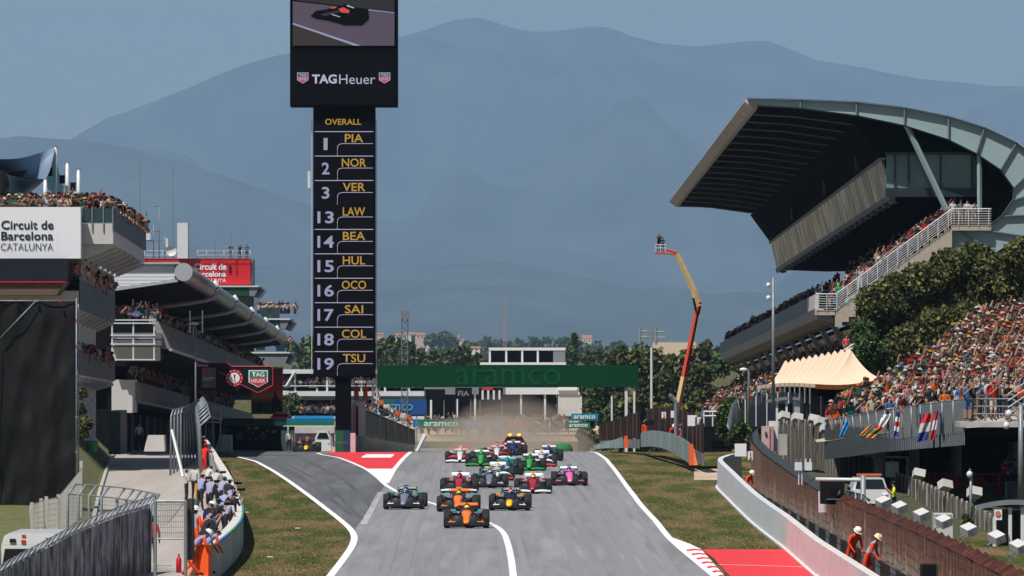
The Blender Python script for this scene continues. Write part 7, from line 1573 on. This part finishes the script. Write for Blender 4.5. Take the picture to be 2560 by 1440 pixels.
for x, yt, w, lb in ((1629, 868, .12, 'banded white flag pole right of the gantry'), (1530, 990, .1, 'thin white pole by the gantry leg')):
    MB_ = MB(); MB_.tube([P(x, 1080, 520), P(x, yt, 520)], w, 6); solo(MB_, 'pole', m_plight, lb, 'pole')
# marshals, right side
def marshal(x, yf, d, pose, rz, lab, hc=K(232, 230, 226), up=None, vest=None, sc_=1.0):
    p = GX(x, d, 0) if up is None else P(x, yf, d)
    return person(p, rz, lab, ('mar', lab), 'marshals in orange overalls', sc_, pose=pose, hi=1, shirt=K(230, 74, 34), trous=K(226, 70, 32), skin=SK[1], hair=HAIR[0], hat='helmet', hatcol=hc, sleeves=True, vest=vest)
marshal(1863, 0, 286, 'lean', 1.0, 'orange marshal in yellow marked helmet filming over the white wall'); marshal(2127, 0, 196, 'lean', .6, 'orange marshal in white helmet beside the walking figure sign'); marshal(2167, 0, 188, 'lean', 1.2, 'orange marshal in cream helmet and lilac vest leaning on the wall', K(240, 226, 190), vest=K(170, 176, 214))
marshal(1614, 1112, 408, 'stand', .3, 'orange marshal in white helmet at the left of the teal barrier', up=1); marshal(1681, 1122, 378, 'lean', .3, 'orange marshal in white helmet leaning at the steel corner mast', up=1); marshal(1702, 1128, 372, 'stand', .8, 'orange marshal in dark cap right of the corner mast', K(150, 60, 40), up=1, vest=K(120, 130, 190))
person(GX(2236, 262), -1.5, 'person in yellow hi-vis jacket and black cap on the service road', ('hivis',), pose='phone', hi=1, shirt=K(206, 232, 40), trous=(.02, .02, .03), skin=SK[1], hair=HAIR[0], hat='cap', hatcol=(.02, .02, .03))
solo(pbox(MB(), 1660, 1118, 1662, 1119, 380, 381), 'cable', m_redsign, 'short red hose lying behind the teal barrier', 'hose')
rlb = thing('railing', 'white rail at the foot of the lower crowd by the underpass', 'railing', P(1785, 1040, 360))
for y in (1029, 1040): MB().tube([P(1758, y, 360), P(1806, y, 360)], .05, 4).build('rail', m_plight, rlb)
for x in (1760, 1782, 1804): MB().tube([P(x, 1028, 360), P(x, 1066, 360)], .05, 4).build('post', m_plight, rlb)
solo(MB().prism([P(1755, 1066, 361), P(1830, 1066, 361), P(1830, 1130, 361), P(1755, 1130, 361)], (0, 8, 0)), 'underpass', m_dark, 'dark underpass mouth below the lower crowd', 'underpass')
mb = MB(); mb.sheet([[GX(x, d, .03) for x in np.linspace(1735, 1840, 5)] for d in (330, 338, 346, 354, 360)]); tag(mb.build('gravel_apron', m_gravel), kind='structure')
wire_fence('catch_fence', 'curved steel catch fence leaning over the rusty fence end', pl([(1818, 1062, 322), (1828, 1020, 340), (1840, 1000, 350), (1862, 986, 352)]), pl([(1826, 1082, 322), (1838, 1062, 340), (1850, 1050, 350), (1866, 1040, 352)]), nw=.2, vw=.3, r=.01, posts=1.6, postr=.05)
# a white open wall recess behind the curve of the white wall
# ================================================================ plants, far trees and houses, people on the left path
LG = {'pine': [mat('pine_needle_dark', K(50, 58, 26), .9, var=.2), mat('pine_needle', K(78, 82, 36), .9, var=.2), mat('pine_needle_light', K(120, 117, 56), .9, var=.2)],
      'broad': [mat('leaf_dark', K(44, 62, 34), .8, var=.2), mat('leaf_mid', K(68, 88, 46), .8, var=.2), mat('leaf_light', K(98, 112, 60), .8, var=.2)],
      'ivy': [mat('ivy_dark', K(34, 58, 24), .8, var=.2), mat('ivy_mid', K(56, 84, 34), .8, var=.2), mat('ivy_light', K(86, 112, 50), .8, var=.2)]}
m_bark = mat('bark', K(84, 66, 52), .95, var=.3, scale=2, stretch=(1, 1, .3), bump=.4)
def crown(blobs, n, size, seed, mats_, flat=.5):
    r = np.random.RandomState(seed); vol = np.array([b[1][0] * b[1][1] * b[1][2] for b in blobs]) ** (2 / 3); pick = r.choice(len(blobs), n, p=vol / vol.sum())
    C0 = np.array([tuple(b[0]) for b in blobs])[pick]; RR = np.array([b[1] for b in blobs])[pick]
    v_ = r.normal(size=(n, 3)); v_ /= np.linalg.norm(v_, axis=1)[:, None]; rad = r.uniform(.35, 1.0, n) ** .5
    # clumping: pull points toward a set of clump centres on the shell
    K_ = max(8, n // 70); cl = r.normal(size=(K_, 3)); cl /= np.linalg.norm(cl, axis=1)[:, None]; near = cl[r.randint(0, K_, n)]
    v_ = near + .26 * r.normal(size=(n, 3)); ln = np.linalg.norm(v_, axis=1)[:, None]; v_ = v_ / np.maximum(ln, .9)
    p = C0 + v_ * RR * (rad * r.uniform(.85, 1.12, n))[:, None]
    a = r.normal(size=(n, 3)); a /= np.linalg.norm(a, axis=1)[:, None]; b = np.cross(a, r.normal(size=(n, 3))); b /= np.linalg.norm(b, axis=1)[:, None]
    s1 = size * r.uniform(.5, 1.3, n)[:, None]; s2 = s1 * r.uniform(.35, .8, n)[:, None]
    V = np.stack([p - a * s1, p + b * s2, p + a * s1, p - b * s2], 1).reshape(-1, 3)
    me = bpy.data.meshes.new('crown'); me.from_pydata(V.tolist(), [], [(4 * i, 4 * i + 1, 4 * i + 2, 4 * i + 3) for i in range(n)])
    for m in mats_: me.materials.append(m)
    mi = r.choice(3, n, p=[.42, .4, .18]); me.polygons.foreach_set('material_index', mi.astype(np.int32)); me.update(); return me
def tree(name, label, base, blobs, n, size, seed, kind, group=None, tr=.25, cat='tree', limbs=True):
    base = Vector(base); t = thing(name, label, cat, base, group)
    me = crown([(Vector(c) - base, r) for c, r in blobs], n, size, seed, LG[kind]); o = bpy.data.objects.new('crown', me); C.objects.link(o); o.parent = t
    ctr = sum((Vector(c) for c, r in blobs), Vector()) / len(blobs)
    if limbs:
        mb = MB(); top = Vector((base.x * .5 + ctr.x * .5, ctr.y, ctr.z)); mb.tube([base, base.lerp(top, .5) + Vector((tr * .4, 0, 0)), top], [tr, tr * .75, tr * .4], 7)
        for c, r in blobs[:6]: mb.tube([base.lerp(top, .6), Vector(c)], [tr * .4, tr * .15], 5)
        mb.build('trunk', m_bark, t, True)
    return t
def blobs_px(lst, d, dep=1.0):
    out = []
    for x, y, rx, ry in lst: s_ = S(d); out.append((P(x, y, d + rnd.uniform(-1.5, 1.5)), (rx / s_, rx / s_ * dep, ry / s_)))
    return out
# pines before the covered stand
PN = [('large pine leftmost before the stand steps', [(2200, 760, 62, 52), (2250, 722, 50, 40), (2175, 820, 48, 45), (2230, 830, 60, 50)], 380, 2215, 5200), ('tall pine crown beside the steel web plate', [(2310, 700, 62, 44), (2370, 670, 55, 48), (2300, 770, 80, 55), (2350, 740, 66, 50)], 386, 2330, 6200), ('broad pine under the curved stand beam', [(2440, 660, 62, 52), (2490, 690, 60, 55), (2420, 740, 72, 52), (2500, 770, 60, 40)], 388, 2455, 6200), ('pine at the right frame edge below the stand', [(2560, 650, 60, 60), (2545, 720, 60, 55), (2600, 700, 70, 70)], 385, 2560, 4200), ('lower dark pine above the hillside crowd', [(2290, 860, 75, 55), (2360, 820, 80, 55), (2230, 890, 62, 50), (2420, 800, 60, 45)], 377, 2310, 5600), ('bright leafy tree touching the cream tent', [(2170, 870, 36, 40), (2195, 905, 44, 42), (2160, 830, 30, 34)], 374, 2180, 3600)]
for k, (lb, bl_, d, bx, n) in enumerate(PN): tree('pine_tree' if k < 5 else 'leafy_tree', lb, P(bx, 1010, d), blobs_px(bl_, d, 1.0), int(n * 2.4), .17 if k < 5 else .15, 20 + k, 'pine' if k < 5 else 'ivy', 'trees before the covered stand', .28)
# shrubs
for k, (lb, bl_, d, n, kd) in enumerate((('dark ivy mass over the underpass beside the lower crowd', [(1815, 1040, 26, 34), (1835, 1015, 26, 24), (1812, 1080, 22, 28), (1850, 1010, 18, 14)], 356, 2400, 'ivy'), ('green bush behind the rusty fence end', [(1850, 1075, 26, 20), (1830, 1095, 16, 18)], 334, 1200, 'ivy'), ('small bush beside the lamp post on the scrub bank', [(1905, 1105, 16, 14), (1890, 1095, 14, 14)], 326, 800, 'ivy'), ('small pine at the scaffold edge on the left bank', [(207, 985, 12, 16), (203, 1025, 14, 16), (212, 1062, 20, 22), (205, 1085, 22, 14)], 338, 1500, 'pine'), ('potted leafy shrub on the top terrace', [(135, 492, 12, 10), (148, 488, 12, 9)], 352, 400, 'ivy'), ('small round tree before the far white stand', [(727, 1008, 22, 24), (718, 1022, 16, 14)], 780, 700, 'broad'), ('scrubby bush behind the fence loudspeakers', [(2415, 1305, 14, 16)], 236, 500, 'pine'))):
    b = blobs_px(bl_, d); base = Vector((b[0][0].x, d, min(c.z - r[2] for c, r in b) - .2)); tree('bush', lb, base, b, n, .14 if d < 500 else .5, 60 + k, kd, None, .05, 'bush')
# scrub bank behind the rusty fence
mb = MB(); rows = []
for x in np.linspace(12.8, 24, 12): rows.append([Vector((x, d, gz(d) - .02 + ip([(13, 0), (15.5, .1), (17, .7), (24, 1.6)], x) * ip([(240, 0), (275, .3), (300, 1), (340, 1)], d) + .1 * mno.noise(Vector((x, d * .3, 1))))) for d in np.linspace(236, 345, 20)])
mb.sheet(rows); tag(mb.build('scrub_bank', mat('scrub_soil', K(82, 78, 60), .95, var=.3, scale=2, col2=K(66, 74, 42), bump=.5)), kind='structure')
mb = MB(); mb.sheet([[Vector((x, d, gz(d) + .03)) for x in (12.7, 14, 15.5, 16.8)] for d in np.linspace(120, 300, 30)]); tag(mb.build('service_road', m_pit), kind='structure')
# far trees
FAR = [(735, 856, 62, 1240), (772, 842, 70, 1220), (812, 860, 60, 1260), (870, 856, 60, 1260), (955, 848, 56, 1210), (985, 838, 66, 1200), (1020, 852, 60, 1230), (1052, 872, 60, 1240), (1090, 876, 62, 1230), (1128, 870, 50, 1220), (1160, 866, 56, 1215), (1196, 884, 56, 1230), (1236, 890, 60, 1260), (1424, 862, 46, 1200), (1436, 836, 24, 1210), (1470, 876, 66, 1180), (1512, 872, 66, 1190), (1345, 892, 60, 1270), (1290, 892, 60, 1270), (1390, 888, 60, 1260),
       (1552, 866, 84, 760), (1598, 858, 92, 770), (1640, 864, 84, 765), (1676, 886, 60, 750), (1716, 876, 64, 770), (1752, 862, 66, 760), (1770, 852, 34, 800), (1800, 868, 70, 780), (1842, 892, 70, 770), (1890, 905, 80, 765), (1500, 930, 60, 750), (1476, 945, 50, 760)]
WD = ['below the pit building', 'left of the scoreboard column', 'just left behind the scoreboard column', 'mostly hidden behind the scoreboard column', 'right of the scoreboard', 'beside the lattice tower', 'right of the lattice tower', 'above the gantry left end', 'above the gantry lettering start', 'above the gantry letters', 'left of the pale far building', 'touching the pale far building', 'behind the left bay of the pale far building', 'right of the pale far building', 'like a thin poplar over the gantry', 'above the gantry right half', 'above the gantry right third', 'behind the third bay of the pale far building', 'behind the second bay of the pale far building', 'behind the last bay of the pale far building', 'at the gantry right end', 'right of the gantry', 'behind the white flag pole', 'left of the boom lift', 'right of the boom lift', 'beside the covered stand end', 'like a spire beside the stand', 'below the stand deck end', 'under the stand deck', 'deep under the stand deck', 'behind the gantry leg', 'low behind the gantry right end']
protos = {}
for k, (x, yt, w, d) in enumerate(FAR):
    s_ = S(d); kd = 'pine' if d < 900 and k % 3 else 'broad'; hb = P(x, yt, d).z; gb = gz(d); h = hb - gb; rw = w * (.5 if w < 30 else .64) / s_; tall = w < 30
    b = []
    for q in range(12 if not tall else 6):
        u = rnd.uniform(.1, .92); rr = rw * (1.15 - .75 * abs(u - .5)) * rnd.uniform(.45, .7)
        b.append((Vector(((x - HX) / s_ + rnd.uniform(-1, 1) * rw * .6 * (1 - u * .4), d + rnd.uniform(-1, 1) * rw * .6, gb + h * u - rr * .3)), (rr, rr, rr * (1.0 if not tall else 1.6))))
    b.append((Vector(((x - HX) / s_, d, gb + h - rw * .45)), (rw * .5, rw * .5, rw * .5)))
    tree('olive_tree' if kd == 'pine' else 'broadleaf_tree', ('dark olive pine ' if kd == 'pine' else 'green broadleaf tree ') + WD[k], Vector(((x - HX) / s_, d, gb - .2)), b, 3200, .42 if d < 900 else .62, 200 + k, kd, 'trees beyond the straight', .35)
# hazy wood and town beyond
for k, (x, yt, w) in enumerate(((1090, 842, 60), (1120, 836, 50), (1010, 858, 70), (1180, 858, 60), (1225, 848, 70), (1262, 852, 60), (1300, 856, 50), (1350, 850, 70), (1400, 848, 60), (1500, 858, 70), (1540, 860, 60), (1450, 862, 60), (1700, 872, 70), (860, 862, 70), (760, 866, 70))):
    d = 5200 + 60 * (k % 5); s_ = S(d); rw = w / 2 / s_; gb = gz(d); z1 = P(x, yt, d).z
    b = [(Vector(((x - HX) / s_ + rnd.uniform(-.6, .6) * rw, d, z1 - rw * rnd.uniform(.3, 1.1))), (rw * .7, rw * .7, rw * .6)) for q in range(6)]
    tree('distant_tree', 'hazy distant tree clump ' + ['left of the chapel hill', 'on the chapel hill', 'behind the lattice tower', 'above the gantry letters', 'left above the pale building', 'above the pale building', 'just right of the radio mast', 'right above the pale building', 'at the pale building end', 'beyond the gantry right third', 'beyond the gantry right end', 'below the white town block', 'by the beige field', 'behind the scoreboard foot', 'left of the scoreboard foot'][k], Vector(((x - HX) / s_, d, gb - 3)), b, 900, 2.7, 400 + k, 'broad', 'hazy distant trees', .6)
HS = [(1000, 834, 30, 12), (1025, 830, 26, 12), (1045, 832, 34, 14), (1072, 838, 24, 10), (1120, 834, 22, 14), (1135, 838, 26, 12), (1148, 848, 22, 9), (1180, 866, 40, 12), (1355, 862, 20, 8), (1467, 838, 24, 18), (1360, 876, 24, 9), (945, 832, 26, 10), (1700, 862, 60, 8), (1250, 866, 18, 8)]
for k, (x, y, w, h) in enumerate(HS):
    d = 6600 if k != 7 else 3600; s_ = S(d); t = thing('house', ['terracotta roofed house', 'pale house', 'long pinkish house', 'small pale house', 'white chapel like house', 'pink house', 'low cream house', 'wide house with gabled roof', 'small grey house', 'tall white block', 'low pale house', 'cream house', 'long beige farm building', 'tiny white house'][k] + ' ' + ['near the lattice tower', 'right of the lattice tower', 'in the hazy town row', 'at the town row end', 'on the hazy hill', 'beside the chapel like house', 'at the foot of the hazy hill', 'just above the gantry', 'above the pale far building', 'above the gantry right end', 'behind the pale far building', 'beside the scoreboard edge', 'by the beige field', 'under the radio mast'][k], 'house', P(x, y + h + 14, d), 'houses in the hazy town')
    c = P(x, y + h, d); W_, H_ = w / s_, h / s_
    MB().box2((c.x - W_ / 2, d, c.z - 14), (c.x + W_ / 2, d + 19, c.z + H_ * .62)).build('wall', mat('house_wall_%d' % (k % 3), (K(206, 190, 184), K(220, 214, 208), K(196, 170, 160))[k % 3], .9), t)
    MB().prism([(c.x - W_ / 2 - .4, d - .4, c.z + H_ * .62), (c.x - W_ / 2 - .4, d + 19.4, c.z + H_ * .62), (c.x - W_ / 2 - .4, d + 9.5, c.z + H_)], (W_ + .8, 0, 0)).build('roof', mat('roof_tile', K(170, 112, 94), .9, var=.15), t)
    for q in range(3): MB().box2((c.x - W_ * .32 + q * W_ * .28, d - .06, c.z + H_ * .1), (c.x - W_ * .32 + q * W_ * .28 + W_ * .1, d - .01, c.z + H_ * .42)).build('window', m_slate, t)
mb = MB(); mb.sheet([[P(x, y, d) for x in np.linspace(1630, 1740, 6)] for y, d in ((905, 4300), (884, 4600), (864, 5000), (856, 5400))]); tag(mb.build('beige_field', mat('dry_field', K(176, 152, 118), .95, var=.1, scale=.02)), kind='structure')
lattice(1262, 752, 905, 1700, 7, 'radio_mast', 'red and white radio mast rising above the pale far building', mat('mast_paint', K(190, 150, 150), .6))
pyl = lattice(1625, 802, 890, 1150, 12, 'transmission_mast', 'grey transmission mast with cross arms beyond the gantry')
for y in (842, 828): MB().tube([P(1600, y, 1150), P(1662, y + 2, 1150)], .18, 4).build('cross_arm', m_steel, pyl)
for x in (1600, 1640): MB().tube([P(x, 820, 1150), P(x, 862, 1150)], .3, 5).build('panel_antenna', m_grey, pyl)
# grass tufts on the two verges
r = np.random.RandomState(5); tv = []; tfc = []; tm_ = []
def tufts(n, tab):
    for _ in range(n):
        y = r.uniform(tab[0][0], tab[-1][0]); l = ip([(t[0], t[1]) for t in tab], y); rr = ip([(t[0], t[2]) for t in tab], y)
        p = G(r.uniform(l, rr), y); p.z = gz(p.y) - .005; h = r.uniform(.02, .06); a = r.uniform(0, 6.28); w = h * .5; q = Vector((math.cos(a) * w, math.sin(a) * w, 0)); o = len(tv)
        tv.extend([p - q, p + q, p + Vector((r.uniform(-.04, .04), r.uniform(-.04, .04), h))]); tfc.append((o, o + 1, o + 2)); tm_.append(r.choice(3, p=[.4, .4, .2]))
tufts(15000, [(1140, 545, 575), (1180, 560, 680), (1225, 580, 742), (1275, 605, 808), (1335, 612, 876), (1362, 612, 874), (1400, 600, 846), (1445, 560, 816)])
tufts(15000, [(1120, 1484, 1590), (1140, 1512, 1720), (1165, 1535, 1780), (1225, 1582, 1776), (1290, 1635, 1850), (1340, 1676, 1920), (1374, 1760, 1952)])
mb = MB(); mb.v = tv; mb.f = [list(f) for f in tfc]; mb.m = [int(x) for x in tm_]
tag(mb.build('grass', [mat('blade_green', K(80, 90, 46), .9, var=.2), mat('blade_straw', K(116, 106, 70), .9, var=.2), mat('blade_pale', K(138, 126, 92), .9, var=.2)]), 'short dry grass on the two verges', None, kind='stuff')
for k, (x, y) in enumerate(((615, 1282), (745, 1322), (675, 1394))): solo(MB().box2(tuple(GX(x, G(x, y).y, .01) + Vector((-.12, -.08, 0))), tuple(GX(x, G(x, y).y, .05) + Vector((.12, .08, 0)))), 'litter', m_plight, ['white scrap on the grass nearest the photographers', 'white scrap on the grass near the pit exit line', 'white scrap low on the left grass'][k], 'litter')
# ---------------------------------------------------------------- photographers and marshals behind the left barrier
VEST = K(148, 152, 184); OR = K(232, 84, 38); BK = (.02, .02, .025)
PH = [ # column, row of the feet, facing, pose, shirt, trousers, hat, hat colour, vest, label
 (466, 1264, 100, 'cross', SHIRT['white'], BK, None, None, None, 'man in white shirt and black trousers with folded arms'), (487, 1254, 150, 'stand', SHIRT['white'], BK, None, None, None, 'person in white and orange behind the folded arms man'), (500, 1279, 150, 'shoot', BK, K(40, 44, 50), 'cap', K(244, 170, 40), VEST, 'photographer in yellow cap and blue lilac vest'), (523, 1290, 155, 'shoot', BK, BK, None, None, VEST, 'photographer in black shorts with dark backpack'),
 (514, 1246, 140, 'lean', SHIRT['white'], BK, None, None, None, 'person in white bent beside the barrier far end'), (536, 1262, 150, 'shoot', SHIRT['white'], BK, None, None, None, 'photographer in white shirt aiming over the barrier'), (549, 1283, 150, 'lean', K(120, 112, 100), BK, 'cap', K(120, 112, 100), VEST, 'photographer in beige cap and lilac vest'), (566, 1296, 140, 'shoot', BK, BK, 'brim', K(110, 190, 200), None, 'photographer in turquoise bucket hat'),
 (570, 1316, 135, 'shoot', BK, BK, None, None, VEST, 'dark haired photographer in lilac vest with long lens'), (552, 1326, 150, 'lean', BK, BK, None, None, VEST, 'photographer bent forward in purple edged vest'), (583, 1338, 130, 'phone', SHIRT['navy'], BK, 'cap', K(80, 80, 76), None, 'photographer in grey cap filming at the barrier bend'), (561, 1352, 140, 'lean', SHIRT['white'], BK, 'cap', K(130, 104, 80), VEST, 'photographer in brown cap and lilac vest'),
 (536, 1362, 135, 'shoot', BK, BK, 'cap', K(50, 80, 76), None, 'photographer in dark green cap with big black camera'), (512, 1366, 140, 'lean', SHIRT['navy'], OR, 'helmet', K(236, 236, 234), None, 'marshal in navy with white helmet among photographers'), (488, 1392, 140, 'stand', OR, OR, 'helmet', K(236, 236, 234), VEST, 'standing orange marshal with white helmet behind the gate'), (524, 1392, 120, 'phone', K(60, 90, 150), BK, None, None, VEST, 'photographer in blue filming near the orange pad'), (505, 1402, 120, 'lean', BK, BK, None, None, None, 'person in black leaning near the orange pad'),
 (478, 1440, 110, 'bend', OR, OR, 'helmet', K(236, 236, 234), VEST, 'orange marshal stretched over the barrier in white helmet'), (508, 1436, 115, 'bend', K(224, 74, 34), OR, None, None, K(120, 150, 210), 'orange marshal crouched right of the stretched marshal'),
 (510, 1186, 150, 'reach', K(214, 44, 40), K(214, 44, 40), 'cap', K(210, 40, 40), None, 'marshal in red overalls pointing over the far barrier'), (508, 1162, 150, 'stand', K(190, 40, 40), K(160, 40, 40), 'cap', K(232, 232, 232), None, 'marshal in red with white cap at the far barrier')]
for k, (x, yf, fa, ps, sh, tr, ht_, hc, ve, lb) in enumerate(PH):
    p = G(x, yf, UP); bare = 'shorts' in lb
    person(p, R(fa), lb, ('ph', k), 'photographers and marshals behind the left barrier', 1.03, pose=ps, hi=2, shirt=sh, trous=tr, skin=SK[1], hair=HAIR[k % 2], hat=ht_, hatcol=hc, vest=ve, sleeves=sh == OR or k in (18, 19), shorts=bare)
    if ps == 'shoot':
        q = Matrix.Rotation(R(fa), 3, 'Z'); c = p + q @ Vector((0, -.62, 1.56)) ; f = q @ Vector((0, -1, 0)); t = thing('photo_camera', 'black camera held by the ' + lb, 'camera', c, 'cameras held by photographers')
        MB().box(c, (.16, .1, .12), 0, R(fa)).build('camera_body', m_black, t); MB().tube([c + f * .05, c + f * .34], [.05, .06], 8).build('lens', m_black, t)
fe = thing('fire_extinguisher', 'red fire extinguisher standing by the stretched orange marshal', 'extinguisher', G(447, 1432, UP)); c = G(447, 1432, UP); MB().loft([[c + Vector((rr * math.cos(a), rr * math.sin(a), z)) for a in (2 * math.pi * j / 12 for j in range(12))] for rr, z in ((.09, 0), (.09, .45), (.05, .53), (.03, .56))]).build('cylinder', m_redsign, fe, True); MB().box(c + Vector((0, 0, .6)), (.05, .12, .06)).build('handle', m_black, fe)
person(G(379, 1416, UP) , R(170), 'person in red standing behind the near fence end', ('redman',), pose='stand', hi=1, shirt=K(190, 26, 34), trous=BK, skin=SK[2], hair=HAIR[0], hat='cap', hatcol=K(70, 90, 120))
bx = G(484, 1266, UP); solo(MB().box2(tuple(bx + Vector((-.25, -.2, 0))), tuple(bx + Vector((.25, .2, .35)))), 'crate', mat('green_crate', K(60, 110, 90), .6), 'green plastic crate at the folded arms man', 'crate'); solo(MB().tube([bx + Vector((.1, .1, .35)), bx + Vector((.12, .1, 1.1))], .06, 8), 'post', mat('amber_post', K(226, 160, 50), .6), 'amber post beside the green crate', 'post')
finish_crowd()
